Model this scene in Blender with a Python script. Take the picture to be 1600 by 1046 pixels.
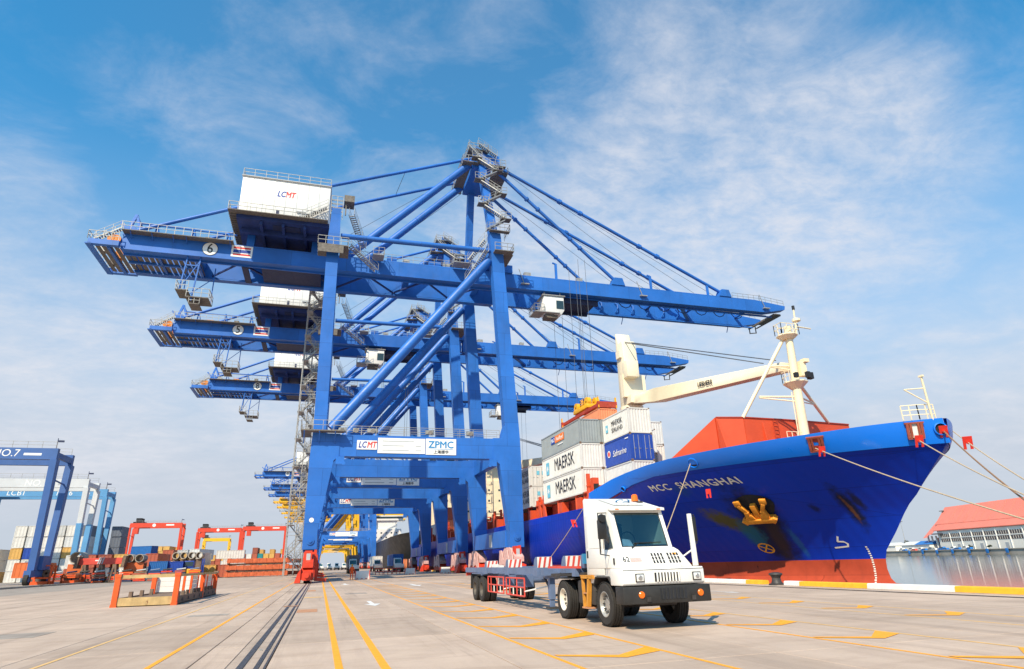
import bpy, bmesh, math, random
from mathutils import Vector, Matrix
random.seed(7)
for _o in list(bpy.data.objects): bpy.data.objects.remove(_o)
SC = bpy.context.scene
COL = SC.collection
rad = math.radians

# ---------------------------------------------------------------- camera
CAM_H = 1.6
def cam_axes(yaw, pitch, roll):
    f = Vector((math.sin(yaw)*math.cos(pitch), math.cos(yaw)*math.cos(pitch), math.sin(pitch)))
    r = Vector((math.cos(yaw), -math.sin(yaw), 0)); u = r.cross(f)
    return r*math.cos(roll)-u*math.sin(roll), u*math.cos(roll)+r*math.sin(roll), f
cr, cu, cf = cam_axes(rad(17.044), rad(20.432), rad(1.6955))
cd = bpy.data.cameras.new('camera'); cam = bpy.data.objects.new('camera', cd); COL.objects.link(cam)
cd.sensor_width = 36; cd.lens = 950.5/1600*36; cd.sensor_fit = 'HORIZONTAL'
cd.clip_start = 0.1; cd.clip_end = 12000
cam.matrix_world = Matrix(((cr.x, cu.x, -cf.x, 0), (cr.y, cu.y, -cf.y, 0), (cr.z, cu.z, -cf.z, CAM_H), (0, 0, 0, 1)))
SC.camera = cam

# ---------------------------------------------------------------- light
SUN_TRAVEL = Vector((0.80, 0.97, -1.2)).normalized()
sun_el = math.asin(-SUN_TRAVEL.z)
sd = bpy.data.lights.new('sun', 'SUN'); sd.energy = 5.0; sd.angle = rad(0.55); sd.color = (1.0, 0.86, 0.65)
sun = bpy.data.objects.new('sun', sd); COL.objects.link(sun)
sun.rotation_euler = SUN_TRAVEL.to_track_quat('-Z', 'Y').to_euler(); sun.location = (-40, -60, 90)

world = bpy.data.worlds.new('World'); SC.world = world; world.use_nodes = True
def build_world():
    nt = world.node_tree; N = nt.nodes; L = nt.links; N.clear()
    out = N.new('ShaderNodeOutputWorld'); bg = N.new('ShaderNodeBackground')
    sky = N.new('ShaderNodeTexSky'); sky.sky_type = 'NISHITA'; sky.sun_disc = False
    sky.sun_elevation = sun_el
    sky.sun_rotation = math.atan2(-SUN_TRAVEL.x, -SUN_TRAVEL.y)
    sky.air_density = 1.0; sky.dust_density = 0.6; sky.ozone_density = 2.0; sky.altitude = 0
    tint = N.new('ShaderNodeMix'); tint.data_type = 'RGBA'; tint.blend_type = 'MULTIPLY'
    tint.inputs[0].default_value = 1.0; tint.inputs[7].default_value = (0.47, 1.66, 1.95, 1)
    L.new(sky.outputs[0], tint.inputs[6])
    tc = N.new('ShaderNodeTexCoord'); sep = N.new('ShaderNodeSeparateXYZ'); L.new(tc.outputs['Generated'], sep.inputs[0])
    def m(op, a, b=None, c=None, clamp=False):
        n = N.new('ShaderNodeMath'); n.operation = op; n.use_clamp = clamp
        for i, v in enumerate((a, b, c)):
            if v is None: continue
            if isinstance(v, (int, float)): n.inputs[i].default_value = v
            else: L.new(v, n.inputs[i])
        return n.outputs[0]
    zz = m('ADD', m('MAXIMUM', sep.outputs[2], 0.0), 0.22)
    comb = N.new('ShaderNodeCombineXYZ')
    L.new(m('DIVIDE', sep.outputs[0], zz), comb.inputs[0]); L.new(m('DIVIDE', sep.outputs[1], zz), comb.inputs[1])
    def noise(scale, det, rough, off, sc=(1, 1, 1), rz=0.0, dist=0.0):
        mp = N.new('ShaderNodeMapping'); mp.inputs[1].default_value = off; mp.inputs[2].default_value = (0, 0, rz); mp.inputs[3].default_value = sc
        L.new(comb.outputs[0], mp.inputs[0])
        n = N.new('ShaderNodeTexNoise'); n.inputs['Scale'].default_value = scale; n.inputs['Detail'].default_value = det
        n.inputs['Roughness'].default_value = rough; n.inputs['Distortion'].default_value = dist
        L.new(mp.outputs[0], n.inputs['Vector']); return n.outputs[0]
    def ramp(v, a, b):
        n = N.new('ShaderNodeMapRange'); n.interpolation_type = 'SMOOTHSTEP'
        n.inputs[1].default_value = a; n.inputs[2].default_value = b; L.new(v, n.inputs[0]); return n.outputs[0]
    def spot(az, el, r0, r1):       # a soft bank of cloud standing in one part of the sky
        d = Vector((math.sin(rad(az))*math.cos(rad(el)), math.cos(rad(az))*math.cos(rad(el)), math.sin(rad(el))))
        dp = N.new('ShaderNodeVectorMath'); dp.operation = 'DOT_PRODUCT'; dp.inputs[1].default_value = d
        L.new(tc.outputs['Generated'], dp.inputs[0])
        return ramp(dp.outputs['Value'], math.cos(rad(r0)), math.cos(rad(r1)))
    big = noise(1.3, 3, 0.5, (3.1, 1.7, 0), (1, 1.3, 1), 0.5)
    mid = noise(4.2, 10, 0.64, (0.4, 5.2, 0), (1.0, 1.2, 1), 0.75, 0.4)
    rip = noise(13.0, 8, 0.66, (7.0, 2.0, 0), (1.0, 1.5, 1), 0.6, 0.25)
    bank = m('MULTIPLY', spot(40, 30, 22, 6), 0.32)
    for az, el, r0, r1, k in ((24, 23, 20, 4, 0.26), (-6, 31, 18, 4, 0.11), (-28, 26, 9, 2, 0.20), (-22, 13, 17, 4, 0.24), (-8, 10, 14, 3, 0.18), (56, 12, 14, 3, 0.15)): bank = m('MAXIMUM', bank, m('MULTIPLY', spot(az, el, r0, r1), k))
    body = m('ADD', m('ADD', m('MULTIPLY', big, 0.34), m('MULTIPLY', mid, 0.58)), bank)
    cover = ramp(body, 0.42, 0.92)
    cover = m('MULTIPLY', cover, m('ADD', 0.50, m('MULTIPLY', ramp(rip, 0.25, 0.72), 0.42)))
    veil = m('MULTIPLY', spot(10, 36, 34, 6), 0.04)           # thin high veil
    cover = m('MAXIMUM', cover, veil, clamp=True)
    low = m('MULTIPLY', ramp(sep.outputs[2], 0.60, 0.10), 0.97)          # pale haze of the lower sky
    hz = N.new('ShaderNodeMix'); hz.data_type = 'RGBA'; L.new(low, hz.inputs[0]); L.new(tint.outputs[2], hz.inputs[6]); hz.inputs[7].default_value = (4.75, 5.1, 5.85, 1)
    mix = N.new('ShaderNodeMix'); mix.data_type = 'RGBA'
    cover = m('MULTIPLY', cover, ramp(sep.outputs[2], 0.02, 0.16))
    L.new(cover, mix.inputs[0]); L.new(hz.outputs[2], mix.inputs[6]); mix.inputs[7].default_value = (6.5, 6.6, 7.1, 1)
    L.new(mix.outputs[2], bg.inputs[0]); bg.inputs[1].default_value = 0.098
    L.new(bg.outputs[0], out.inputs[0])
build_world()
SC.view_settings.view_transform = 'Standard'; SC.view_settings.look = 'None'
SC.view_settings.exposure = 0.32; SC.view_settings.gamma = 1.0; SC.view_settings.use_curve_mapping = False

# ---------------------------------------------------------------- mesh helper
class MB:
    def __init__(s, off=(0, 0, 0)): s.v = []; s.f = []; s.o = Vector(off)
    def add(s, vs, fs):
        b = len(s.v); s.v += [tuple(Vector(p)-s.o) for p in vs]; s.f += [tuple(i+b for i in f) for f in fs]; return s
    def box(s, x0, x1, y0, y1, z0, z1):
        return s.add([(x0,y0,z0),(x1,y0,z0),(x1,y1,z0),(x0,y1,z0),(x0,y0,z1),(x1,y0,z1),(x1,y1,z1),(x0,y1,z1)],
              [(0,3,2,1),(4,5,6,7),(0,1,5,4),(1,2,6,5),(2,3,7,6),(3,0,4,7)])
    def cbox(s, c, d): return s.box(c[0]-d[0]/2, c[0]+d[0]/2, c[1]-d[1]/2, c[1]+d[1]/2, c[2]-d[2]/2, c[2]+d[2]/2)
    def beam(s, p, q, w, h=None, up=(0, 0, 1), w2=None, h2=None):
        h = w if h is None else h; w2 = w if w2 is None else w2; h2 = h if h2 is None else h2
        p = Vector(p); q = Vector(q); d = (q-p).normalized(); up = Vector(up)
        if abs(d.dot(up)) > 0.98: up = Vector((0, 1, 0)) if abs(d.y) < 0.9 else Vector((1, 0, 0))
        a = d.cross(up).normalized(); b = a.cross(d)
        vs = [c+a*i*ww/2+b*j*hh/2 for c, ww, hh in ((p, w, h), (q, w2, h2)) for i, j in ((-1,-1),(1,-1),(1,1),(-1,1))]
        return s.add(vs, [(0,1,2,3),(7,6,5,4),(0,4,5,1),(1,5,6,2),(2,6,7,3),(3,7,4,0)])
    def tube(s, p, q, r, n=10, r2=None, cap=True):
        r2 = r if r2 is None else r2; p = Vector(p); q = Vector(q); d = (q-p).normalized()
        up = Vector((0, 0, 1)) if abs(d.z) < 0.9 else Vector((1, 0, 0))
        a = d.cross(up).normalized(); b = a.cross(d)
        vs = [c+(a*math.cos(t)+b*math.sin(t))*rr for c, rr in ((p, r), (q, r2)) for t in [2*math.pi*i/n for i in range(n)]]
        fs = [(i, (i+1) % n, n+(i+1) % n, n+i) for i in range(n)]
        if cap: fs += [tuple(reversed(range(n))), tuple(range(n, 2*n))]
        return s.add(vs, fs)
    def path(s, pts, r, n=6):
        for a, b in zip(pts[:-1], pts[1:]): s.tube(a, b, r, n)
        return s
    def prism(s, pts, axis, a, b):       # closed outline extruded along an axis; outline coords are the other two axes in order
        n = len(pts)
        def mk(u, v, t): return {'x': (t, u, v), 'y': (u, t, v), 'z': (u, v, t)}[axis]
        vs = [mk(u, v, a) for u, v in pts]+[mk(u, v, b) for u, v in pts]
        return s.add(vs, [tuple(range(n)), tuple(reversed(range(n, 2*n)))]+[(i, n+i, n+(i+1) % n, (i+1) % n) for i in range(n)])
    def lathe(s, prof, c, axis='x', n=24):   # prof: (distance along axis, radius)
        vs = []; c = Vector(c)
        for d, r in prof:
            for i in range(n):
                t = 2*math.pi*i/n; u, v = r*math.cos(t), r*math.sin(t)
                vs.append(c+Vector({'x': (d, u, v), 'y': (u, d, v), 'z': (u, v, d)}[axis]))
        fs = [(k*n+i, k*n+(i+1) % n, (k+1)*n+(i+1) % n, (k+1)*n+i) for k in range(len(prof)-1) for i in range(n)]
        return s.add(vs, fs)
    def quad(s, a, b, c, d): return s.add([a, b, c, d], [(0, 1, 2, 3)])
    def rail(s, pts, h=1.1, step=1.5, r=0.03, n_rails=2):
        r = r*0.72
        for a, b in zip(pts[:-1], pts[1:]):
            a = Vector(a); b = Vector(b); k = max(1, round((b-a).length/step)); hv = Vector((0, 0, h))
            for i in range(k+1):
                p = a.lerp(b, i/k); s.beam(p, p+hv, 2*r, up=(0, 1, 0))
            for j in range(n_rails):
                o = hv*((j+1)/n_rails); s.beam(a+o, b+o, 2*r)
        return s
    def flight(s, p, q, w=0.8, side=(0, 1, 0), step=0.3, rails=True):
        p = Vector(p); q = Vector(q); sd_ = Vector(side).normalized()
        for k in (-1, 1):
            s.beam(p+sd_*w/2*k, q+sd_*w/2*k, 0.05, 0.16)
            if rails:
                for hh in (0.55, 1.05): s.beam(p+sd_*w/2*k+Vector((0, 0, hh)), q+sd_*w/2*k+Vector((0, 0, hh)), 0.035)
                for i in range(4):
                    c = p.lerp(q, i/3)+sd_*w/2*k; s.beam(c, c+Vector((0, 0, 1.05)), 0.05, up=(0, 1, 0))
        n = max(2, int((q-p).length/step))
        d = (q-p); d.z = 0; d.normalize()
        for i in range(1, n):
            c = p.lerp(q, i/n); s.beam(c-sd_*w/2, c+sd_*w/2, 0.2, 0.04)
        return s
    def build(s, name, mat, parent=None, smooth=False, bevel=0.0, seg=2, recalc=True, angle=35, split=False):
        if split: return s.build_split(name, mat, parent, smooth, bevel, seg)
        me = bpy.data.meshes.new(name); me.from_pydata(s.v, [], s.f); me.update()
        if recalc or bevel:
            bm = bmesh.new(); bm.from_mesh(me)
            bmesh.ops.recalc_face_normals(bm, faces=bm.faces)
            if bevel:
                bmesh.ops.remove_doubles(bm, verts=bm.verts, dist=1e-5)
                ed = [e for e in bm.edges if len(e.link_faces) == 2 and e.calc_face_angle(0) > rad(25)]
                bmesh.ops.bevel(bm, geom=ed, offset=bevel, segments=seg, profile=0.5, affect='EDGES', clamp_overlap=True)
            bm.to_mesh(me); bm.free()
        if smooth or bevel:
            for p in me.polygons: p.use_smooth = True
            me.set_sharp_from_angle(angle=rad(angle))
        return link(name, me, mat, parent)

def _build_split(s, name, mat, parent, smooth, bevel, seg):      # one object for each connected piece
    par = list(range(len(s.v)))
    def root(i):
        while par[i] != i: par[i] = par[par[i]]; i = par[i]
        return i
    for f in s.f:
        for k in f[1:]: par[root(f[0])] = root(k)
    gr = {}
    for f in s.f: gr.setdefault(root(f[0]), []).append(f)
    out = None
    for fs in gr.values():
        ix = sorted({i for f in fs for i in f}); mp = {i: k for k, i in enumerate(ix)}; q = MB(); q.v = [s.v[i] for i in ix]; q.f = [tuple(mp[i] for i in f) for f in fs]
        out = q.build(name, mat, parent, smooth, bevel, seg)
    return out
MB.build_split = _build_split
def link(name, me, mat, parent=None, loc=None, rot=None):
    o = bpy.data.objects.new(name, me); COL.objects.link(o)
    if mat is not None and not me.materials: me.materials.append(M[mat] if isinstance(mat, str) else mat)
    if parent is not None: o.parent = parent
    if loc is not None: o.location = loc
    if rot is not None: o.rotation_euler = rot
    return o
def own_mat(o, mat):      # colour of its own on shared mesh data
    o.material_slots[0].link = 'OBJECT'; o.material_slots[0].material = M[mat] if isinstance(mat, str) else mat
def tag(o, label, cat, group=None):
    o['label'] = label; o['category'] = cat
    if group: o['group'] = group
    return o
def thing(name, label, cat, loc=(0, 0, 0), rz=0.0, group=None):
    o = bpy.data.objects.new(name, None); COL.objects.link(o); o.location = loc; o.rotation_euler = (0, 0, rz)
    o.empty_display_size = 0.3
    return tag(o, label, cat, group)
def struct(o): o['kind'] = 'structure'; return o
def copy_tree(o, parent=None, skip=()):
    c = o.copy(); COL.objects.link(c); c.parent = parent
    for ch in list(o.children):
        if ch.name.split('.')[0] not in skip: copy_tree(ch, c, skip)
    return c
_txt = {}
def text_mesh(body, size=1.0, shear=0.0, depth=0.004, bold=0.0, align='CENTER', sx=1.0, space=1.0):
    key = (body, size, shear, depth, bold, align, sx, space)
    if key in _txt: return _txt[key]
    cu_ = bpy.data.curves.new('lettering', 'FONT'); cu_.body = body; cu_.size = size; cu_.shear = shear; cu_.extrude = depth
    cu_.offset = 0.0; cu_.align_x = align; cu_.align_y = 'CENTER'; cu_.resolution_u = 3; cu_.space_character = space
    ob = bpy.data.objects.new('lettering', cu_); COL.objects.link(ob)
    dg = bpy.context.evaluated_depsgraph_get(); dg.update()
    me = bpy.data.meshes.new_from_object(ob.evaluated_get(dg)); bpy.data.objects.remove(ob); bpy.data.curves.remove(cu_)
    me.materials.clear()
    if bold:       # heavier strokes: the same letters again, shifted a little
        vs = [v.co.copy() for v in me.vertices]; fs = [tuple(p.vertices) for p in me.polygons]; n = len(vs); V = []; F = []
        for k, (dx, dy) in enumerate(((0, 0), (-bold, 0), (bold, 0), (0, bold), (0, -bold))):
            V += [v+Vector((dx, dy, -0.0006*k)) for v in vs]; F += [tuple(i+k*n for i in f) for f in fs]
        nm_ = bpy.data.meshes.new('lettering'); nm_.from_pydata(V, [], F); bpy.data.meshes.remove(me); me = nm_
    if sx != 1.0:
        for v in me.vertices: v.co.x *= sx
    _txt[key] = me; return me
FRONT = (rad(90), 0, 0); SIDE = (rad(90), 0, rad(-90))
def lettering(body, size, loc, rot, mat, parent, name='lettering', **k):
    return link(name, text_mesh(body, size, **k).copy(), mat, parent, loc, rot)

# ---------------------------------------------------------------- materials
M = {}
def mat(name, col, rough=0.5, metal=0.0, var=0.12, scale=1.5, rust=0.0, rust_col=(0.16, 0.05, 0.02), spec=0.5, streak=False,
        bump=0.0, bscale=30, dirt=0.0, dirt_col=(0.10, 0.085, 0.07), coat=0.0, coord='Object', rnd=0.0, rscale=3.0, plates=None, dents=0.0):
    m_ = bpy.data.materials.new(name); m_.use_nodes = True; M[name] = m_
    nt = m_.node_tree; N = nt.nodes; L = nt.links; b = N['Principled BSDF']
    b.inputs['Roughness'].default_value = rough; b.inputs['Metallic'].default_value = metal
    b.inputs['Specular IOR Level'].default_value = spec; b.inputs['Coat Weight'].default_value = coat
    tc = N.new('ShaderNodeTexCoord'); vec = tc.outputs[coord]
    def noise(sc, det=4, ro=0.6, scl=(1, 1, 1)):
        mp = N.new('ShaderNodeMapping'); mp.inputs[3].default_value = scl; L.new(vec, mp.inputs[0])
        n = N.new('ShaderNodeTexNoise'); n.inputs['Scale'].default_value = sc; n.inputs['Detail'].default_value = det; n.inputs['Roughness'].default_value = ro
        L.new(mp.outputs[0], n.inputs[0]); return n.outputs[0]
    def mr(v, a, b_, c=0.0, d=1.0):
        n = N.new('ShaderNodeMapRange'); n.inputs[1].default_value = a; n.inputs[2].default_value = b_; n.inputs[3].default_value = c; n.inputs[4].default_value = d
        L.new(v, n.inputs[0]); return n.outputs[0]
    def mixc(fac, a, c):
        n = N.new('ShaderNodeMix'); n.data_type = 'RGBA'
        L.new(fac, n.inputs[0])
        for i, v in ((6, a), (7, c)):
            if isinstance(v, tuple): n.inputs[i].default_value = (*v, 1)
            else: L.new(v, n.inputs[i])
        return n.outputs[2]
    c0 = tuple(max(0, x*(1-var)) for x in col); c1 = tuple(min(1, x*(1+var*0.6)+0.01*var) for x in col)
    cur = mixc(mr(noise(scale, 5, 0.62, (1, 1, 0.45) if streak else (1, 1, 1)), 0.3, 0.7), c0, c1)
    if plates:       # welded plates: joints and slight differences of paint from plate to plate
        sp_ = N.new('ShaderNodeSeparateXYZ'); L.new(vec, sp_.inputs[0]); ad_ = N.new('ShaderNodeMath'); ad_.operation = 'ADD'; L.new(sp_.outputs[0], ad_.inputs[0]); L.new(sp_.outputs[1], ad_.inputs[1])
        cb_ = N.new('ShaderNodeCombineXYZ'); L.new(ad_.outputs[0], cb_.inputs[0]); L.new(sp_.outputs[2], cb_.inputs[1])
        bt = N.new('ShaderNodeTexBrick'); bt.inputs['Scale'].default_value = 1.0; bt.inputs['Brick Width'].default_value = plates[0]; bt.inputs['Row Height'].default_value = plates[1]; bt.inputs['Mortar Size'].default_value = plates[2]
        bt.inputs['Color1'].default_value = (0.90, 0.90, 0.90, 1); bt.inputs['Color2'].default_value = (1.08, 1.08, 1.08, 1); bt.inputs['Mortar'].default_value = (0.66, 0.66, 0.68, 1); bt.inputs['Bias'].default_value = 0.0
        L.new(cb_.outputs[0], bt.inputs['Vector'])
        ml_ = N.new('ShaderNodeMix'); ml_.data_type = 'RGBA'; ml_.blend_type = 'MULTIPLY'; ml_.inputs[0].default_value = 1.0; L.new(cur, ml_.inputs[6]); L.new(bt.outputs[0], ml_.inputs[7]); cur = ml_.outputs[2]
    if rnd:
        oi = N.new('ShaderNodeObjectInfo'); hs = N.new('ShaderNodeHueSaturation')
        L.new(mr(oi.outputs['Random'], 0, 1, 1-rnd, 1+rnd), hs.inputs['Value']); L.new(cur, hs.inputs['Color']); cur = hs.outputs[0]
    if dirt:
        cur = mixc(mr(noise(scale*2.3, 8, 0.72, (1, 1, 0.22)), 0.64-dirt*0.22, 0.80, 0, min(1, dirt*1.1)), cur, dirt_col)
    if rust:
        cur = mixc(mr(noise(rscale, 9, 0.72, (1, 1, 0.4)), 0.70-rust*0.2, 0.74-rust*0.14), cur, rust_col)
    L.new(cur, b.inputs['Base Color'])
    L.new(mr(noise(scale*3, 4), 0.3, 0.7, max(0.02, rough-0.08), min(1, rough+0.1)), b.inputs['Roughness'])
    if bump:
        bp = N.new('ShaderNodeBump'); bp.inputs['Strength'].default_value = bump; bp.inputs['Distance'].default_value = 0.02
        L.new(noise(bscale, 6, 0.65), bp.inputs['Height']); L.new(bp.outputs[0], b.inputs['Normal'])
    if dents:        # plating slightly hungry between the frames
        wv = N.new('ShaderNodeTexWave'); wv.wave_type = 'BANDS'; wv.bands_direction = 'Y'; wv.inputs['Scale'].default_value = 0.42; wv.inputs['Distortion'].default_value = 2.0; wv.inputs['Detail'].default_value = 2; wv.inputs['Detail Scale'].default_value = 0.6
        L.new(vec, wv.inputs[0]); ml_ = N.new('ShaderNodeMath'); ml_.operation = 'MULTIPLY_ADD'; ml_.inputs[1].default_value = 0.6; L.new(noise(0.5, 3), ml_.inputs[0]); L.new(wv.outputs[1], ml_.inputs[2])
        bp = N.new('ShaderNodeBump'); bp.inputs['Strength'].default_value = dents; bp.inputs['Distance'].default_value = 0.05; L.new(ml_.outputs[0], bp.inputs['Height']); L.new(bp.outputs[0], b.inputs['Normal'])
    return m_
mat('crane_blue', (0.019, 0.142, 0.52), 0.45, var=0.18, scale=0.22, dirt=0.48, dirt_col=(0.028, 0.085, 0.24), plates=(7.5, 3.1, 0.028), rust=0.04, rscale=1.2, rust_col=(0.10, 0.07, 0.09))
mat('crane_blue_far', (0.035, 0.150, 0.56), 0.5, var=0.1, scale=0.25)
mat('crane_dark', (0.018, 0.028, 0.085), 0.6, var=0.2)
mat('galvanised', (0.38, 0.37, 0.35), 0.5, 0.35, var=0.25, scale=3)
mat('grating', (0.16, 0.14, 0.12), 0.7, var=0.4, scale=4)
mat('house_white', (0.80, 0.79, 0.76), 0.45, var=0.05, scale=0.6, dirt=0.08, dirt_col=(0.5, 0.47, 0.42))
mat('sign_white', (0.82, 0.82, 0.80), 0.45, var=0.03)
mat('sign_blue', (0.01, 0.22, 0.50), 0.5, var=0.05)
mat('sign_teal', (0.02, 0.26, 0.42), 0.5, var=0.05)
mat('sign_navy', (0.01, 0.05, 0.32), 0.5, var=0.05)
mat('sign_red', (0.62, 0.03, 0.025), 0.5, var=0.05)
mat('sign_grey', (0.42, 0.44, 0.46), 0.6, var=0.1)
mat('ink', (0.012, 0.014, 0.022), 0.5, var=0.1)
mat('bogie_red', (0.62, 0.045, 0.015), 0.5, var=0.2, scale=2, dirt=0.25, dirt_col=(0.13, 0.03, 0.02))
mat('bogie_faded', (0.66, 0.40, 0.37), 0.6, var=0.25, scale=3, dirt=0.3, dirt_col=(0.4, 0.12, 0.09))
mat('underside_shade_navy', (0.012, 0.035, 0.16), 0.6, var=0.3, scale=0.6, dirt=0.4, dirt_col=(0.012, 0.014, 0.03))  # darker than the crane blue: shade under the house painted into the colour
mat('rim_dark', (0.10, 0.085, 0.07), 0.6, 0.2, var=0.4, scale=6, dirt=0.4)
mat('step_orange', (0.60, 0.26, 0.03), 0.6, var=0.3, scale=4, dirt=0.4, dirt_col=(0.22, 0.10, 0.04))
mat('fairlead_red', (0.30, 0.06, 0.03), 0.6, var=0.3, scale=3, dirt=0.3)
mat('glass_dark', (0.02, 0.045, 0.055), 0.06, var=0.2, spec=0.8)
mat('rope_steel', (0.10, 0.11, 0.13), 0.5, 0.3, var=0.2)
mat('yellow_paint', (0.80, 0.40, 0.01), 0.5, var=0.15, dirt=0.15, dirt_col=(0.25, 0.12, 0.03))
mat('orange_machine', (0.70, 0.22, 0.02), 0.5, var=0.2)
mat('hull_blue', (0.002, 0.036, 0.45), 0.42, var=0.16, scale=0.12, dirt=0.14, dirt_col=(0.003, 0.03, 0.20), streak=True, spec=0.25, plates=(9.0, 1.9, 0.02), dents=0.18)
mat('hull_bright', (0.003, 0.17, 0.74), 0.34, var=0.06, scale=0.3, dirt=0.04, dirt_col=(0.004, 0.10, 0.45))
mat('boot_red', (0.44, 0.060, 0.024), 0.65, var=0.22, scale=0.5, dirt=0.45, dirt_col=(0.20, 0.035, 0.02), rust=0.14, rust_col=(0.03, 0.012, 0.012), rscale=2.2, spec=0.25, plates=(9.0, 1.9, 0.02))
mat('deck_red', (0.62, 0.075, 0.022), 0.55, var=0.12, scale=0.6, dirt=0.10, dirt_col=(0.32, 0.05, 0.025))
mat('deck_red_dark', (0.40, 0.045, 0.02), 0.6, var=0.3, scale=1.5, dirt=0.4, dirt_col=(0.10, 0.025, 0.015))
mat('mast_cream', (0.86, 0.73, 0.50), 0.45, var=0.06, scale=0.8, dirt=0.10, dirt_col=(0.45, 0.33, 0.18))
mat('mast_pale', (0.83, 0.73, 0.54), 0.45, var=0.06, scale=0.8, dirt=0.12, dirt_col=(0.45, 0.30, 0.15))
mat('name_white', (0.78, 0.74, 0.66), 0.5, var=0.08, scale=2)
mat('anchor_rust', (0.95, 0.31, 0.02), 0.7, var=0.3, scale=3, dirt=0.15, dirt_col=(0.15, 0.05, 0.01), bump=0.3)
mat('dull_black', (0.012, 0.014, 0.02), 0.7, var=0.5, scale=2)  # dull black; on openings and vents the darkness of the hollow is painted in
mat('rope', (0.52, 0.40, 0.27), 0.8, var=0.25, scale=12, bump=0.4, bscale=60)
mat('rope_brown', (0.28, 0.16, 0.09), 0.85, var=0.3, scale=12, bump=0.4, bscale=60)
mat('guard_red', (0.75, 0.035, 0.02), 0.5, var=0.1)
mat('truck_white', (0.80, 0.78, 0.73), 0.38, var=0.06, scale=1.2, dirt=0.30, dirt_col=(0.52, 0.45, 0.37), coat=0.15, rust=0.03, rscale=5, rust_col=(0.30, 0.16, 0.08))
mat('bumper_black', (0.022, 0.021, 0.020), 0.55, var=0.3, scale=4, dirt=0.2, dirt_col=(0.09, 0.07, 0.055))
mat('tyre', (0.026, 0.023, 0.021), 0.8, var=0.3, scale=4, dirt=0.35, dirt_col=(0.10, 0.078, 0.06), bump=0.2, bscale=40)
mat('rim_cream', (0.72, 0.66, 0.56), 0.45, var=0.15, scale=5, dirt=0.35, dirt_col=(0.22, 0.15, 0.09))
mat('rim_steel', (0.45, 0.43, 0.40), 0.4, 0.5, var=0.3, scale=6, dirt=0.4, dirt_col=(0.13, 0.09, 0.06))
mat('chassis_dark', (0.045, 0.04, 0.038), 0.7, var=0.4, scale=4, dirt=0.3)
mat('trailer_blue', (0.12, 0.17, 0.29), 0.5, var=0.2, scale=2, dirt=0.35, dirt_col=(0.09, 0.085, 0.09), rust=0.08)
mat('trailer_cyan', (0.03, 0.22, 0.42), 0.5, var=0.2, scale=2, dirt=0.3)
mat('rack_red', (0.66, 0.07, 0.045), 0.5, var=0.15, dirt=0.25, dirt_col=(0.3, 0.08, 0.05))
mat('chrome', (0.55, 0.54, 0.52), 0.28, 0.8, var=0.2, scale=4)
mat('mirror_black', (0.015, 0.015, 0.016), 0.4, var=0.2)
mat('lamp_amber', (0.85, 0.16, 0.01), 0.25, var=0.1)
mat('lamp_clear', (0.75, 0.76, 0.74), 0.12, 0.2, var=0.1, scale=8)
mat('windscreen', (0.018, 0.085, 0.10), 0.05, var=0.15, spec=0.9, scale=2)
mat('seat', (0.03, 0.03, 0.035), 0.8)
mat('paper', (0.55, 0.58, 0.72), 0.8, var=0.2, scale=6)
mat('flat_orange', (0.80, 0.10, 0.012), 0.5, var=0.15, scale=2, dirt=0.15, dirt_col=(0.35, 0.06, 0.02))
mat('rusty_yellow', (0.52, 0.36, 0.16), 0.7, var=0.3, scale=2, dirt=0.5, dirt_col=(0.22, 0.08, 0.02), rust=0.35, rust_col=(0.12, 0.035, 0.012))
mat('rusty_dark', (0.20, 0.13, 0.09), 0.75, var=0.4, scale=2, dirt=0.5, dirt_col=(0.07, 0.03, 0.018), rust=0.4, rust_col=(0.10, 0.03, 0.012))
mat('board_white', (0.72, 0.70, 0.66), 0.6, var=0.08, scale=2, dirt=0.25, dirt_col=(0.42, 0.36, 0.28), rnd=0.06)
mat('concrete_kerb', (0.42, 0.37, 0.31), 0.85, var=0.25, scale=2, dirt=0.3, dirt_col=(0.18, 0.14, 0.11), bump=0.3, rnd=0.1)
mat('kerb_white', (0.74, 0.71, 0.66), 0.6, var=0.1, scale=3, dirt=0.3, dirt_col=(0.34, 0.30, 0.25))
mat('kerb_yellow', (0.82, 0.42, 0.02), 0.6, var=0.12, scale=3, dirt=0.3, dirt_col=(0.40, 0.25, 0.08))
mat('rail_steel', (0.055, 0.055, 0.065), 0.38, 0.7, var=0.4, scale=5)
mat('slot_dark', (0.26, 0.215, 0.18), 0.9, var=0.4, scale=6)
mat('paint_yellow', (0.88, 0.36, 0.010), 0.65, var=0.12, scale=5, dirt=0.30, dirt_col=(0.50, 0.33, 0.16), rust=0.25, rust_col=(0.42, 0.33, 0.26), rscale=7)
mat('paint_yellow_worn', (0.72, 0.44, 0.16), 0.7, var=0.15, scale=5, dirt=0.55, dirt_col=(0.42, 0.34, 0.27), rust=0.5, rust_col=(0.44, 0.35, 0.28), rscale=6)
mat('paint_white', (0.72, 0.70, 0.68), 0.65, var=0.1, scale=5, dirt=0.3, dirt_col=(0.45, 0.41, 0.38))
mat('plate_rust', (0.50, 0.24, 0.12), 0.7, var=0.3, scale=6, dirt=0.3)
mat('bollard_iron', (0.05, 0.042, 0.04), 0.6, var=0.4, scale=4)
mat('roof_coral', (0.74, 0.21, 0.15), 0.65, var=0.08, scale=0.1, dirt=0.15, dirt_col=(0.5, 0.15, 0.11))
mat('wall_cream', (0.84, 0.80, 0.72), 0.7, var=0.06, scale=0.1)
mat('window_dark', (0.07, 0.055, 0.06), 0.3, var=0.3)
mat('quay_wall', (0.36, 0.32, 0.28), 0.85, var=0.25, scale=0.15, dirt=0.3, dirt_col=(0.12, 0.10, 0.08))
mat('fender_blue', (0.01, 0.16, 0.50), 0.5, var=0.15)
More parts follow.
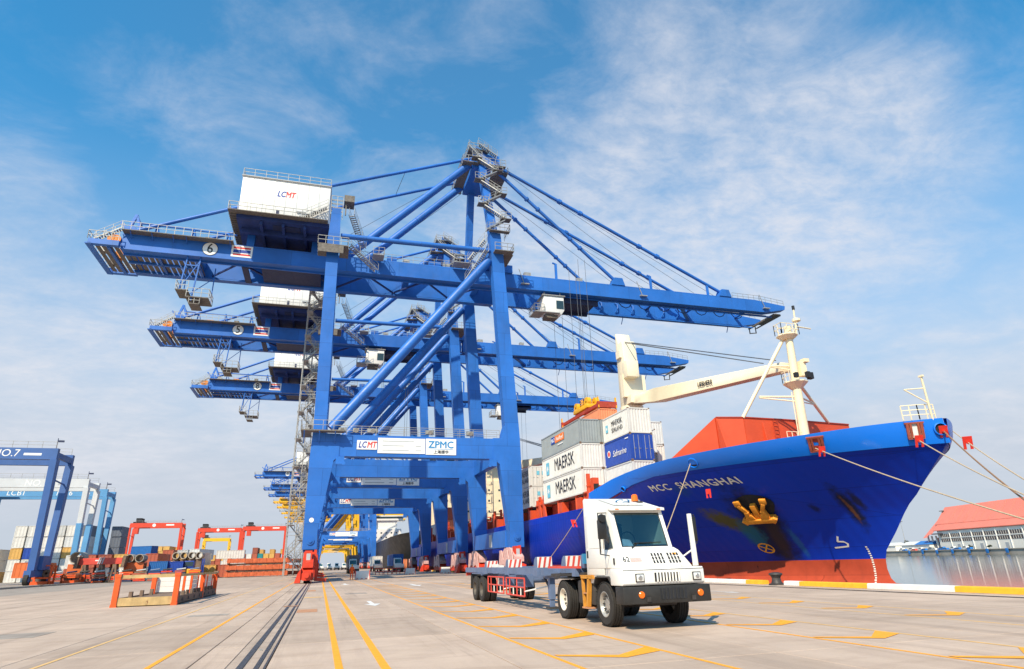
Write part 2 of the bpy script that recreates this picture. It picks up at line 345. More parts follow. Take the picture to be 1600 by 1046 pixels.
mat('fender_rubber', (0.02, 0.02, 0.022), 0.7, var=0.3)
mat('rtg_blue', (0.045, 0.12, 0.34), 0.5, var=0.12, scale=0.3, dirt=0.15, dirt_col=(0.03, 0.07, 0.2))
mat('rtg_pale', (0.58, 0.60, 0.62), 0.5, var=0.1, scale=0.3)
mat('rtg_light', (0.10, 0.30, 0.55), 0.5, var=0.12, scale=0.3)
mat('rtg_red', (0.66, 0.06, 0.025), 0.5, var=0.1, scale=0.3)
mat('rtg_yellow', (0.80, 0.46, 0.02), 0.5, var=0.1, scale=0.3)
mat('crane_yellow', (0.82, 0.46, 0.02), 0.5, var=0.1, scale=0.3)
mat('crane_pale', (0.40, 0.46, 0.55), 0.55, var=0.1, scale=0.3)
mat('black_hull', (0.018, 0.019, 0.024), 0.5, var=0.3, scale=0.2)
mat('ship_white', (0.78, 0.77, 0.74), 0.5, var=0.05, scale=0.3, dirt=0.1, dirt_col=(0.5, 0.42, 0.32))
mat('skin', (0.35, 0.17, 0.10), 0.6, var=0.1)
mat('overall_orange', (0.80, 0.10, 0.01), 0.8, var=0.1)
mat('leaf', (0.035, 0.06, 0.025), 0.7, var=0.5, scale=0.4)
mat('earth', (0.16, 0.13, 0.10), 0.9, var=0.3)
mat('asphalt', (0.075, 0.07, 0.068), 0.9, var=0.2)
for nm, c in dict(maersk=(0.50, 0.51, 0.51), light=(0.66, 0.65, 0.62), grey=(0.27, 0.30, 0.31), royal=(0.012, 0.06, 0.36), rust=(0.42, 0.10, 0.055), brown=(0.30, 0.08, 0.05),
        tan=(0.62, 0.36, 0.10), orange=(0.72, 0.24, 0.11), teal=(0.02, 0.22, 0.24), blue=(0.015, 0.12, 0.38), slate=(0.13, 0.15, 0.19), pale=(0.60, 0.62, 0.63), deep_orange=(0.66, 0.15, 0.04)).items():
    mat('box_'+nm, c, 0.5, var=0.12, scale=0.8, dirt=0.40, dirt_col=tuple(0.5*x+0.03 for x in c), rust=0.12, rscale=2.2)

def stain(mname, items):      # worn patches with a shape of their own, fixed to the hull: (y, z, radius y, radius z, tilt, colour, strength, noise scale)
    m_ = M[mname]; nt = m_.node_tree; N = nt.nodes; L = nt.links; b = N['Principled BSDF']
    cur = b.inputs['Base Color'].links[0].from_socket; geo = N.new('ShaderNodeNewGeometry')
    for (y, z, ry, rz, tilt, col, st, ns) in items:
        mp = N.new('ShaderNodeMapping'); mp.vector_type = 'TEXTURE'; mp.inputs[1].default_value = (0, y, z); mp.inputs[2].default_value = (tilt, 0, 0); mp.inputs[3].default_value = (1e5, ry, rz)
        L.new(geo.outputs['Position'], mp.inputs[0])
        ln = N.new('ShaderNodeVectorMath'); ln.operation = 'LENGTH'; L.new(mp.outputs[0], ln.inputs[0])
        n = N.new('ShaderNodeTexNoise'); n.inputs['Scale'].default_value = ns; n.inputs['Detail'].default_value = 7; n.inputs['Roughness'].default_value = 0.7; L.new(geo.outputs['Position'], n.inputs[0])
        ad = N.new('ShaderNodeMath'); ad.operation = 'MULTIPLY_ADD'; ad.inputs[1].default_value = 1.5; L.new(n.outputs[0], ad.inputs[0]); L.new(ln.outputs['Value'], ad.inputs[2])
        mr = N.new('ShaderNodeMapRange'); mr.inputs[1].default_value = 1.95; mr.inputs[2].default_value = 1.25; mr.inputs[4].default_value = st; L.new(ad.outputs[0], mr.inputs[0])
        mx = N.new('ShaderNodeMix'); mx.data_type = 'RGBA'; L.new(mr.outputs[0], mx.inputs[0]); L.new(cur, mx.inputs[6]); mx.inputs[7].default_value = (*col, 1); cur = mx.outputs[2]
    L.new(cur, b.inputs['Base Color'])
stain('hull_blue', [(41.6, 3.4, 1.5, 3.6, 0.30, (0.006, 0.010, 0.035), 0.95, 1.1), (41.5, 2.6, 0.5, 2.4, 0.35, (0.05, 0.028, 0.02), 0.7, 2.0),
    (43.9, 4.15, 1.5, 0.75, 0.5, (0.10, 0.085, 0.012), 0.95, 2.2), (43.0, 3.0, 0.75, 1.1, 0.2, (0.01, 0.13, 0.18), 0.8, 2.6), (44.6, 6.6, 0.7, 0.5, 0.0, (0.008, 0.06, 0.24), 0.6, 2),
    (35.6, 4.5, 0.42, 1.6, 0.12, (0.008, 0.012, 0.035), 0.95, 2.0), (34.95, 4.85, 0.25, 0.7, 0.1, (0.012, 0.016, 0.045), 0.9, 2.0), (37.5, 4.6, 0.25, 0.3, 0, (0.004, 0.014, 0.10), 0.9, 2), (35.65, 4.4, 0.12, 0.9, 0.12, (0.22, 0.08, 0.02), 0.7, 4),
    (40.4, 2.3, 0.25, 1.1, 0.1, (0.02, 0.14, 0.30), 0.6, 4)])

def glass():
    m_ = bpy.data.materials.new('clear_glass'); m_.use_nodes = True; M['clear_glass'] = m_
    nt = m_.node_tree; N = nt.nodes; L = nt.links; N.remove(N['Principled BSDF']); out = N['Material Output']
    t = N.new('ShaderNodeBsdfTransparent'); t.inputs[0].default_value = (0.42, 0.62, 0.64, 1); g = N.new('ShaderNodeBsdfGlossy'); g.inputs['Roughness'].default_value = 0.03; g.inputs[0].default_value = (0.75, 0.95, 1.0, 1)
    fr = N.new('ShaderNodeFresnel'); fr.inputs[0].default_value = 1.55; ad = N.new('ShaderNodeMath'); ad.operation = 'ADD'; ad.inputs[1].default_value = 0.07; ad.use_clamp = True; L.new(fr.outputs[0], ad.inputs[0])
    mx = N.new('ShaderNodeMixShader'); L.new(ad.outputs[0], mx.inputs[0]); L.new(t.outputs[0], mx.inputs[1]); L.new(g.outputs[0], mx.inputs[2]); L.new(mx.outputs[0], out.inputs[0])
glass()
# ================================================================ the setting
def concrete(name, col, rnd=0.05, fine=True):
    m_ = bpy.data.materials.new(name); m_.use_nodes = True; M[name] = m_
    nt = m_.node_tree; N = nt.nodes; L = nt.links; b = N['Principled BSDF']; b.inputs['Specular IOR Level'].default_value = 0.35
    geo = N.new('ShaderNodeNewGeometry')
    def noise(sc, det, ro, scl=(1, 1, 1), dist=0.0):
        mp = N.new('ShaderNodeMapping'); mp.inputs[3].default_value = scl; L.new(geo.outputs['Position'], mp.inputs[0])
        n = N.new('ShaderNodeTexNoise'); n.inputs['Scale'].default_value = sc; n.inputs['Detail'].default_value = det; n.inputs['Roughness'].default_value = ro
        n.inputs['Distortion'].default_value = dist
        L.new(mp.outputs[0], n.inputs[0]); return n.outputs[0]
    def mr(v, a, c, d=0.0, e=1.0):
        n = N.new('ShaderNodeMapRange'); n.inputs[1].default_value = a; n.inputs[2].default_value = c; n.inputs[3].default_value = d; n.inputs[4].default_value = e
        L.new(v, n.inputs[0]); return n.outputs[0]
    def mix(f, a, c):
        n = N.new('ShaderNodeMix'); n.data_type = 'RGBA'; L.new(f, n.inputs[0])
        for i, v in ((6, a), (7, c)):
            if isinstance(v, tuple): n.inputs[i].default_value = (*v, 1)
            else: L.new(v, n.inputs[i])
        return n.outputs[2]
    k = lambda f: tuple(x*f for x in col)
    cur = mix(mr(noise(0.35, 6, 0.6), 0.3, 0.7), k(0.86), k(1.08))
    cur = mix(mr(noise(0.8, 7, 0.68, (1.0, 0.12, 1), 0.6), 0.46, 0.72, 0, 0.70), cur, tuple(a*b_ for a, b_ in zip(col, (0.66, 0.62, 0.60))))   # wheel streaks along the lanes
    cur = mix(mr(noise(1.1, 8, 0.72, (0.30, 1.0, 1), 0.8), 0.48, 0.70, 0, 0.62), cur, tuple(a*b_ for a, b_ in zip(col, (0.60, 0.56, 0.54))))     # swept dirt across
    cur = mix(mr(noise(2.6, 9, 0.8, dist=1.5), 0.62, 0.76, 0, 0.75), cur, tuple(a*0.42 for a in col))    # oil spots
    cur = mix(mr(noise(0.55, 8, 0.75, (2.2, 0.06, 1), 0.3), 0.54, 0.68, 0, 0.65), cur, tuple(a*b_ for a, b_ in zip(col, (0.50, 0.48, 0.47))))    # dark tyre tracks
    cur = mix(mr(noise(14, 6, 0.75), 0.50, 0.80, 0, 0.35), cur, tuple(a*0.62 for a in col))
    if fine: cur = mix(mr(noise(70, 4, 0.8), 0.42, 0.72, 0, 0.30), cur, tuple(a*1.25 for a in col))
    if rnd:
        oi = N.new('ShaderNodeObjectInfo'); hs = N.new('ShaderNodeHueSaturation')
        L.new(mr(oi.outputs['Random'], 0, 1, 1-rnd, 1+rnd), hs.inputs['Value']); L.new(cur, hs.inputs['Color']); cur = hs.outputs[0]
    L.new(cur, b.inputs['Base Color']); L.new(mr(noise(1.5, 5, 0.6), 0.3, 0.7, 0.62, 0.9), b.inputs['Roughness'])
    bp = N.new('ShaderNodeBump'); bp.inputs['Strength'].default_value = 0.35; bp.inputs['Distance'].default_value = 0.008
    L.new(noise(45, 6, 0.7), bp.inputs['Height']); L.new(bp.outputs[0], b.inputs['Normal'])
concrete('concrete_slab', (0.50, 0.378, 0.295), 0.09)
concrete('concrete_far', (0.47, 0.36, 0.285), 0.0, False)
concrete('concrete_dark', (0.35, 0.295, 0.25), 0.0, False)

QX = 23.50     # inner line of the quay kerb
struct(MB().box(-4500, 24.0, -300, 6000, -6, -0.05).build('ground', 'concrete_dark'))
apron = struct(MB().box(-0.76, QX, 64.0, 900, -0.045, 0.0).build('apron', 'concrete_far'))
MB().box(-25.6, -1.44, 64.0, 900, -0.045, 0.0).build('paving', 'concrete_far', apron)
MB().box(-39.0, -25.62, 4.0, 900, -0.045, 0.0).build('paving', 'concrete_dark', apron)
MB().box(-25.6, QX, -60, 3.98, -0.045, 0.0).build('paving', 'concrete_far', apron)
xb = [(-25.6, -20.6), (-20.6, -15.6), (-15.6, -10.6), (-10.6, -5.62), (-5.62, -2.10), (-2.10, -1.44), (-0.76, 3.2), (3.2, 7.7), (7.7, 12.8), (12.8, 18.0), (18.0, QX)]
for x0, x1 in xb:
    me = None
    for j in range(10):
        y0 = 4+6*j; g = 0.011
        if me is None:
            o = MB((x0, 0, 0)).box(x0+g, x1-g, g, 6-g, -0.045, 0.0).build('slab', 'concrete_slab', apron, bevel=0.006, seg=1); me = o.data
        else: o = link('slab', me, 'concrete_slab', apron)
        o.location = (x0, y0, random.uniform(-0.003, 0.0))
# crane rails, each a groove with a steel head and an edge angle
def rail_track(name, x):
    t = struct(MB().box(x-0.12, x-0.01, -20, 900, -0.04, 0.004).build(name, 'rail_steel'))
    MB().box(x-0.30, x+0.36, -20, 900, -0.049, -0.012).build('groove_floor', 'concrete_far', t)
    MB().box(x+0.175, x+0.255, -20, 900, -0.011, 0.003).build('cable_channel', 'rail_steel', t)
    MB().box(x+0.335, x+0.37, -20, 900, -0.011, 0.004).build('edge_angle', 'rail_steel', t)
    return t
lr = rail_track('crane_rail', -1.14)
for y in (15.2, 21.8): MB().box(-1.10, -1.04, y, y+0.08, -0.011, 0.012).build('clip', 'galvanised', lr)
# waterside rail lies proud on the apron
MB().box(22.24, 22.36, -20, 900, 0.001, 0.02).build('rail_head', 'rail_steel', lr)

# painted markings, one object for each line, all parts of one sheet of markings
marks = struct(MB().box(0.37, 0.50, 4, 420, 0.001, 0.005).build('lane_marking', 'paint_yellow'))
def line(x, y0, y1, w=0.13, m_='paint_yellow'): return MB().box(x-w/2, x+w/2, y0, y1, 0.001, 0.005).build('line', m_, marks)
line(1.17, 4, 420, 0.15)
line(-2.80, 4, 200, 0.10); line(-4.90, 4, 160, 0.08, 'paint_yellow_worn')
for xl in (4.06, 6.10): line(xl, 4, 200, 0.075)
for xl in (9.55, 11.46): line(xl, 4, 200, 0.07, 'paint_yellow_worn' if xl > 10 else 'paint_yellow')
for xl in (14.65, 16.40): line(xl, 4, 140, 0.06, 'paint_yellow_worn')
def hook(x0, x1, y):       # slot mark: a thin arm that bends into a thick short arm
    w = x1-x0; xm = x0+w*0.54; ym = y-0.62
    MB().add([(x0+0.05, y-0.09, 0.006), (xm, ym-0.17, 0.006), (xm, ym+0.15, 0.006), (x0+0.05, y+0.09, 0.006)], [(0, 1, 2, 3)]).build('slot_mark', 'paint_yellow', marks)
    MB().add([(xm, ym-0.17, 0.0064), (x1-0.02, y-0.36, 0.0064), (x1-0.02, y+0.24, 0.0064), (xm, ym+0.15, 0.0064)], [(0, 1, 2, 3)]).build('slot_mark', 'paint_yellow', marks)
for x0, x1, ys in ((4.10, 6.06, 11.46), (9.59, 11.42, 8.35), (14.69, 16.36, 13.8)):
    for k in range(16): hook(x0, x1, ys+2.95*k)
def arrow(x, y, s=1.0):
    MB().add([(x-0.09*s, y+0.9*s, 0.006), (x+0.09*s, y+0.9*s, 0.006), (x+0.09*s, y+3.0*s, 0.006), (x-0.09*s, y+3.0*s, 0.006),
              (x, y-0.6*s, 0.006), (x+0.33*s, y+0.9*s, 0.006), (x-0.33*s, y+0.9*s, 0.006)], [(0, 1, 2, 3), (4, 5, 6)]).build('arrow', 'paint_white', marks)
arrow(2.35, 29.0, 1.1); arrow(7.55, 52, 1.6); arrow(2.4, 62, 1.4); arrow(18.0, 25.6, 0.7)
for (x0, x1, y0, y1, m_) in ((-0.72, 0.03, 26.5, 28.2, 'plate_rust'), (-0.72, -0.15, 48.5, 51, 'plate_rust'), (-0.72, 0.25, 38.6, 39.3, 'paint_yellow_worn'), (-1.40, -0.78, 31.0, 31.3, 'plate_rust')):
    MB().box(x0, x1, y0, y1, 0.0015, 0.009).build('cover_plate', m_, apron)

for (x0, x1, y0, y1) in ((-9.2, -7.4, 21.5, 23.2), (12.9, 14.4, 31.2, 33.0), (1.6, 2.9, 41.0, 42.6), (-4.6, -3.2, 27.0, 28.0)):
    MB().box(x0, x1, y0, y1, 0.001, 0.004).build('repair_patch', 'concrete_dark', apron)
# quay edge
quay = struct(MB().box(QX, 24.3, -60, 900, -6, 0.015).build('quay_edge', 'concrete_far'))
segs = [(-14, -8, 'W'), (-8, -2, 'Y'), (-2, 4, 'W'), (4, 10, 'Y'), (10, 13, 'W'), (13, 19.55, 'Y'), (19.55, 23.75, 'W'), (23.75, 28.05, 'Y'), (28.05, 29.2, 'W'), (30.9, 32.4, 'Y'), (32.4, 37.5, 'W'), (37.5, 43, 'Y')]
y = 43
while y < 300: segs.append((y, y+5.5, 'WY'[int((y-43)/5.5) % 2])); y += 5.5
for y0, y1, c in segs:
    h = 0.23
    MB().prism([(QX+0.02, 0.016), (QX+0.05, h-0.03), (QX+0.10, h), (QX+0.40, h), (QX+0.45, h-0.03), (QX+0.47, 0.016)], 'y', y0+0.012, y1-0.012).build('kerb_block', 'kerb_white' if c == 'W' else 'kerb_yellow', quay)
# mooring bollard on the gap in the kerb
def bollard(y, label):
    b = thing('mooring_bollard', label, 'bollard', (QX+0.25, y, 0.015))
    MB().lathe([(0, 0), (0, 0.42), (0.06, 0.42), (0.08, 0.30), (0.18, 0.24), (0.34, 0.22)], (0, 0, 0), 'z', 18).build('base', 'bollard_iron', b, smooth=True)
    MB().lathe([(0.34, 0.22), (0.44, 0.27), (0.52, 0.36), (0.58, 0.34), (0.63, 0.15), (0.635, 0)], (0, 0, 0), 'z', 18).build('cap', 'bollard_iron', b, smooth=True)
bollard(30.0, 'squat dark iron bollard in the gap of the kerb below the ship')

# water
def water():
    m_ = bpy.data.materials.new('harbour_water'); m_.use_nodes = True; M['harbour_water'] = m_
    nt = m_.node_tree; N = nt.nodes; L = nt.links; b = N['Principled BSDF']
    b.inputs['Base Color'].default_value = (0.10, 0.13, 0.125, 1); b.inputs['Roughness'].default_value = 0.09; b.inputs['IOR'].default_value = 1.33
    geo = N.new('ShaderNodeNewGeometry'); mp = N.new('ShaderNodeMapping'); mp.inputs[3].default_value = (0.5, 0.9, 1); L.new(geo.outputs['Position'], mp.inputs[0])
    n = N.new('ShaderNodeTexNoise'); n.inputs['Scale'].default_value = 0.8; n.inputs['Detail'].default_value = 4; L.new(mp.outputs[0], n.inputs[0])
    bp = N.new('ShaderNodeBump'); bp.inputs['Strength'].default_value = 0.16; bp.inputs['Distance'].default_value = 0.06
    L.new(n.outputs[0], bp.inputs['Height']); L.new(bp.outputs[0], b.inputs['Normal'])
water()
struct(MB().quad((24.3, -3000, -2.6), (7000, -3000, -2.6), (7000, 8000, -2.6), (24.3, 8000, -2.6)).build('harbour_basin', 'harbour_water'))

# far shore, its edge a straight quay turned a little away from ours
FA = Vector((383.95, 270.62, 0)); FD = Vector((0.329, 0.944, 0)).normalized(); FN = Vector((FD.y, -FD.x, 0))
def far(t, off, z): return FA+FD*t+FN*off+Vector((0, 0, z))
def far_box(mb, t0, t1, o0, o1, z0, z1):
    vs = [far(t, o, z) for z in (z0, z1) for t, o in ((t0, o0), (t1, o0), (t1, o1), (t0, o1))]
    return mb.add(vs, [(0, 3, 2, 1), (4, 5, 6, 7), (0, 1, 5, 4), (1, 2, 6, 5), (2, 3, 7, 6), (3, 0, 4, 7)])
shore = struct(far_box(MB(), -900, 900, 0, 6000, -6, 0.35).build('far_shore', 'quay_wall'))
far_box(MB(), -900, 900, -0.5, 0.8, 0.36, 0.75).build('coping', 'concrete_kerb', shore)
far_box(MB(), -900, 900, 6, 12, 0.351, 0.42).build('road', 'asphalt', shore)
FENDER = None
for k in range(9):
    t = -23+17.0*k
    fd = thing('quay_fender', 'blue panel fender on the far quay, %s counted from the ship bow' % ['ninth', 'eighth', 'seventh', 'sixth', 'fifth', 'fourth', 'third', 'second', 'first'][k], 'fender', far(t, -0.5, -2.2), group='blue fenders along the far quay')
    rot = math.atan2(FD.y, FD.x); fd.rotation_euler = (0, 0, rot)
    if FENDER is None:
        a = MB().box(-1.2, 1.2, 0.55, 0.85, 0.3, 3.0).build('panel', 'fender_blue', fd, bevel=0.08)
        b = MB().tube((-0.5, 0.0, 1.0), (-0.5, 0.55, 1.0), 0.35).build('rubber_cone', 'fender_rubber', fd)
        FENDER = (a.data, b.data)
    else:
        link('panel', FENDER[0], None, fd); link('rubber_cone', FENDER[1], None, fd)
# ================================================================ ship-to-shore gantry cranes
RX = -1.25                        # landside rail; crane root stands on it
W = 18.5                          # front frame to rear frame
NG, FG = 6.45, 13.1               # near and far girder centre lines
def build_crane(name, label, Y, blue='crane_blue', number='6'):
    root = thing(name, label, 'crane', (RX, Y, 0), group='ship-to-shore cranes on the quay')
    off = (RX, 0, 0)
    mb = lambda: MB(off)
    P = lambda n, b, m_=blue, par=root, **k: b.build(n, m_, par, **k)
    # ---- portal frames
    for yf, front in ((0.0, True), (W, False)):
        y0, y1 = yf-0.75, yf+0.75
        P('landside_leg', mb().prism([(-2.05, 3.45), (-0.45, 3.45), (-0.55, 5.35), (0.62, 13.3), (1.20, 13.88), (1.20, 16.5), (-0.5, 16.5), (-0.72, 42.4), (-0.80, 47.4), (-1.95, 47.4), (-2.25, 42.4), (-1.95, 16.9), (-2.1, 13.3)], 'y', y0, y1))
        P('waterside_leg', mb().prism([(22.05, 3.2), (23.85, 3.2), (23.85, 5.1), (23.8, 13.3), (23.72, 16.6), (22.15, 42.5), (21.75, 46.6), (20.15, 46.6), (20.4, 42.5), (21.75, 18.2), (21.2, 16.5), (20.15, 16.5), (20.15, 13.78), (20.95, 13.2), (22.0, 5.1)], 'y', y0, y1))
        P('portal_beam', mb().box(1.2, 20.15, yf-0.68, yf+0.68, 13.85, 16.42))
        for xx in (-1.25, 22.95):
            P('hinge_pin', mb().tube((xx, y0-0.12, 4.35), (xx, y0+0.02, 4.35), 0.42, 16).tube((xx, y0-0.22, 4.35), (xx, y0-0.1, 4.35), 0.2, 12))
        for xx, sg in ((1.0, 1), (20.4, -1)):
            P('haunch_bracket', mb().cbox((xx+sg*0.35, y0-0.02, 13.35), (0.95, 0.16, 0.9)).tube((xx+sg*0.75, y0-0.14, 13.0), (xx+sg*0.75, y0+0.05, 13.0), 0.22, 12), split=True)
        P('diagonal_brace', mb().tube((0.1, yf, 17.2), (20.1, yf, 42.3), 0.66, 16), smooth=True)
        P('tie_tube', mb().tube((-0.6, yf, 43.6), (20.6, yf, 43.95), 0.36, 14), smooth=True)
        P('beam_railing', mb().rail([(0.2, yf-0.6, 16.42), (21.0, yf-0.6, 16.42)], 1.1, 1.7, 0.035), 'galvanised'); P('beam_railing', mb().rail([(0.2, yf+0.6, 16.42), (21.0, yf+0.6, 16.42)], 1.1, 1.7, 0.03), 'galvanised')
    # landing round the foot of the upper landside leg and boxes along the portal beam
    P('landing', mb().box(-3.3, 1.6, -2.0, -0.78, 16.55, 16.68).box(-3.3, -2.2, -0.76, 2.5, 16.55, 16.68), 'grating', split=True)
    P('landing_railing', mb().rail([(-3.3, 2.5, 16.68), (-3.3, -1.95, 16.68), (1.6, -1.95, 16.68)], 1.15, 1.1, 0.04), 'galvanised')
    P('landing_bracket', mb().beam((-1.2, -0.74, 15.3), (-1.2, -1.95, 16.5), 0.12).beam((0.6, -0.74, 15.3), (0.6, -1.95, 16.5), 0.12).beam((-2.9, -0.74, 15.3), (-2.9, -1.95, 16.5), 0.12), split=True)
    for xx, w in ((1.4, 0.9), (5.0, 1.3), (12.0, 1.0), (17.2, 0.9), (3.0, 0.7)):
        P('floodlight', mb().cbox((xx, -0.2, 17.05), (w, 0.5, 0.55)).tube((xx, -0.45, 17.05), (xx, -0.7, 16.95), 0.28, 10), 'galvanised')
    for xx in (-1.25, 22.6):
        P('sill_beam', mb().box(xx-0.75, xx+0.75, 0.76, W-0.76, 3.25, 5.25))
        P('side_beam', mb().box(xx-0.7, xx+0.7 if xx < 0 else xx+0.3, 0.76, W-0.76, 14.2, 16.3))
    P('upper_cross_beam', mb().box(-2.0, -0.75, 0.76, W-0.76, 43.75, 45.4))
    P('upper_cross_beam', mb().box(20.5, 21.9, 0.76, W-0.76, 44.0, 46.2))
    P('sill_panel', mb().box(21.80, 21.845, 7.2, 8.6, 3.4, 5.0), 'sign_grey')
    # ---- bogies
    for xx in (RX, 22.5):
        for yc in (0.4, W-0.4):
            far_side = xx > 5
            q = P('equaliser', mb().prism([(yc-3.4, 1.55), (yc+3.4, 1.55), (yc+3.4, 2.1), (yc+1.0, 3.2), (yc-1.0, 3.2), (yc-3.4, 2.1)], 'x', xx-0.55, xx+0.55), 'bogie_faded' if far_side else 'bogie_red')
            for sg in (-1, 1):
                t = P('wheel_truck', mb().prism([(yc+sg*2.0-1.75, 0.35), (yc+sg*2.0+1.75, 0.35), (yc+sg*2.0+1.75, 1.0), (yc+sg*2.0+0.6, 1.7), (yc+sg*2.0-0.6, 1.7), (yc+sg*2.0-1.75, 1.0)], 'x', xx-0.62, xx+0.62), 'bogie_red')
                for dy in (-1.05, 1.05):
                    MB(off).tube((xx-0.3, yc+sg*2.0+dy, 0.33), (xx+0.3, yc+sg*2.0+dy, 0.33), 0.32, 14).build('wheel', 'rail_steel', t)
            if far_side:
                P('link_plate', mb().prism([(yc-3.3, 0.9), (yc-2.5, 2.9), (yc-1.7, 2.9), (yc-1.2, 1.8), (yc-0.6, 2.9), (yc+0.4, 2.9), (yc+1.2, 1.7), (yc+1.9, 2.9), (yc+2.8, 2.9), (yc+3.3, 0.9), (yc+2.3, 0.9), (yc+1.3, 1.3), (yc, 0.9), (yc-1.4, 1.3), (yc-2.4, 0.9)], 'x', xx-0.74, xx-0.64), 'bogie_faded')
        P('control_box', mb().box(xx-0.40, xx+0.35, -2.45, -1.5, 1.7, 3.3), 'bogie_red')
        P('meter_panel', mb().box(xx-0.22, xx+0.2, -2.49, -2.455, 2.2, 3.0), 'sign_grey')
        P('buffer', mb().box(xx-0.42, xx+0.42, -4.2, -3.4, 0.3, 1.25).tube((xx, -4.9, 0.8), (xx, -4.2, 0.8), 0.26, 12), 'bogie_red')
        P('rail_sweep', mb().prism([(-1.35+xx-RX*0-0.0, 0.06), (xx-0.62, 0.06), (xx-0.62, 1.3), (xx-0.95, 0.9)] if False else [(xx-1.25, 0.06), (xx-0.64, 0.06), (xx-0.64, 1.5), (xx-0.95, 1.0)], 'y', -3.5, -1.6), 'bogie_red')
        P('clamp_arm', mb().beam((xx+0.95, -1.0, 0.2), (xx+0.66, -0.9, 3.4), 0.28, 0.3).beam((xx+0.75, -1.0, 0.35), (xx+2.0, -0.8, 0.25), 0.3, 0.35), 'bogie_red')
    # ---- signs on the portal beam
    def board(n, x0, x1, z0, z1, y=-0.72, par=root, m_='sign_white'): return P(n, mb().box(x0, x1, y-0.03, y, z0, z1), m_, par)
    b1 = board('name_board', 3.19, 5.55, 14.68, 15.78)
    for s_, dx, m_ in (('LC', -0.56, 'sign_navy'), ('MT', 0.52, 'sign_red')):
        lettering(s_, 1.05, (4.38+dx-RX, -0.762, 15.22), FRONT, m_, b1, shear=0.22, bold=0.03, sx=0.74)
    b2 = board('notice_board', 5.65, 11.40, 14.28, 16.14)
    for x0_, x1_, zz_ in ((6.2, 10.0, 15.75), (6.2, 8.8, 15.2), (10.2, 10.9, 15.2), (6.2, 9.4, 14.65), (10.2, 10.9, 14.65)):
        P('faded_line', mb().box(x0_, x1_, -0.757, -0.7505, zz_-0.06, zz_+0.06), 'sign_grey', b2)
    b3 = board('maker_board', 11.49, 15.30, 14.2, 16.19)
    lettering('ZPMC', 1.18, (13.4-RX, -0.762, 15.42), FRONT, 'sign_blue', b3, bold=0.03, sx=1.02)
    P('rule', mb().box(11.9, 14.9, -0.757, -0.751, 14.88, 14.94), 'sign_blue', b3)
    lettering('上海振华', 0.48, (13.4-RX, -0.762, 14.52), FRONT, 'ink', b3, bold=0.012)
    P('oval_plate', mb().lathe([(0, 0.26), (0.02, 0.26), (0.021, 0)], (-1.3, -0.78, 6.6), 'y', 16), 'sign_white')
    # ---- girders and boom
    for yc, side in ((NG, -1), (FG, 1)):
        P('girder', mb().box(-28.0, 24.0, yc-0.65, yc+0.65, 41.33, 43.62))
        P('boom', mb().prism([(24.35, 41.25), (72.0, 41.35), (76.0, 42.2), (76.2, 42.9), (70.0, 43.55), (24.35, 43.6)], 'y', yc-0.62, yc+0.62))
        P('trolley_rail', mb().box(-28.0, 74.0, yc-side*0.66-0.1, yc-side*0.66+0.1, 41.0, 41.2))
        P('girder_flange', mb().box(-28.05, 24.0, yc-0.78, yc+0.78, 41.22, 41.325))
        P('hinge', mb().box(22.6, 25.4, yc-0.9, yc+0.9, 43.63, 44.9).tube((24.2, yc-1.0, 44.3), (24.2, yc+1.0, 44.3), 0.45, 14))
        for xx in (43.6, 64.0): P('stay_lug', mb().prism([(xx-1.2, 43.6), (xx+1.2, 43.6), (xx+0.8, 44.9), (xx-0.6, 44.9)], 'y', yc-0.75, yc+0.75))
        for xx, hh in ((33.0, 2.9), (50.0, 2.6), (61.0, 2.4)):
            P('rope_post', mb().beam((xx, yc, 43.58), (xx, yc, 43.6+hh), 0.34, 0.3).beam((xx, yc, 43.6+hh), (xx-0.55, yc, 43.75+hh), 0.2))
        P('back_stay', mb().tube((19.6, yc, 64.0), (0.2, yc, 43.7), 0.58, 16), smooth=True)
        P('back_tie', mb().tube((19.6, yc, 64.6), (-2.4, yc, 55.6), 0.25, 12).tube((-2.4, yc, 55.6), (-27.4, yc, 44.2), 0.25, 12), smooth=True)
        P('back_tie_lug', mb().prism([(-28.2, 43.6), (-26.4, 43.6), (-27.0, 44.9), (-27.6, 44.9)], 'y', yc-0.3, yc+0.3))
        for nm, (xa, za, xb_, zb) in (('outer_fore_stay', (23.4, 63.7, 64.0, 44.4)), ('inner_fore_stay', (22.9, 63.1, 43.7, 44.4))):
            a = Vector((xa, yc, za)); b = Vector((xb_, yc, zb)); s_ = mb().tube(a, b, 0.27, 12)
            for f in (0.27, 0.36, 0.62, 0.70): s_.tube(a.lerp(b, f-0.007), a.lerp(b, f+0.007), 0.42, 10)
            P(nm, s_, smooth=True)
        ropes = mb()
        for dy, x2 in ((0.45, 63.0), (-0.25, 58.0), (0.15, 52.0)): ropes.tube((22.5, yc+dy, 64.6), (x2, yc+dy, 43.8), 0.035, 4)
        P('hoist_rope', ropes, 'rope_steel')
    for xx in (-28.2, -19.5, -10.5, -1.4, 9.5, 20.5): P('cross_tie', mb().box(xx-0.45, xx+0.45, NG+0.66, FG-0.66, 42.3, 43.55))
    for xx in (38, 52, 60, 70.5): P('cross_tie', mb().beam((xx, NG+0.6, 42.9), (xx, FG-0.6, 42.9), 0.45))
    for xx in (24, 28, 34, 40, 43, 46, 49, 52, 55, 58): P('hanger', mb().path([(xx, FG-0.75, 43.4), (xx+0.35, FG-1.1, 43.0), (xx+0.3, FG-1.1, 42.2), (xx, FG-0.75, 41.6)], 0.1, 6))
    P('lattice_brace', mb().beam((55.5, NG+0.5, 41.6), (60.5, FG-0.5, 41.6), 0.6, 0.35).beam((35, NG+0.5, 41.6), (39.5, FG-0.5, 41.6), 0.6, 0.35), split=True)
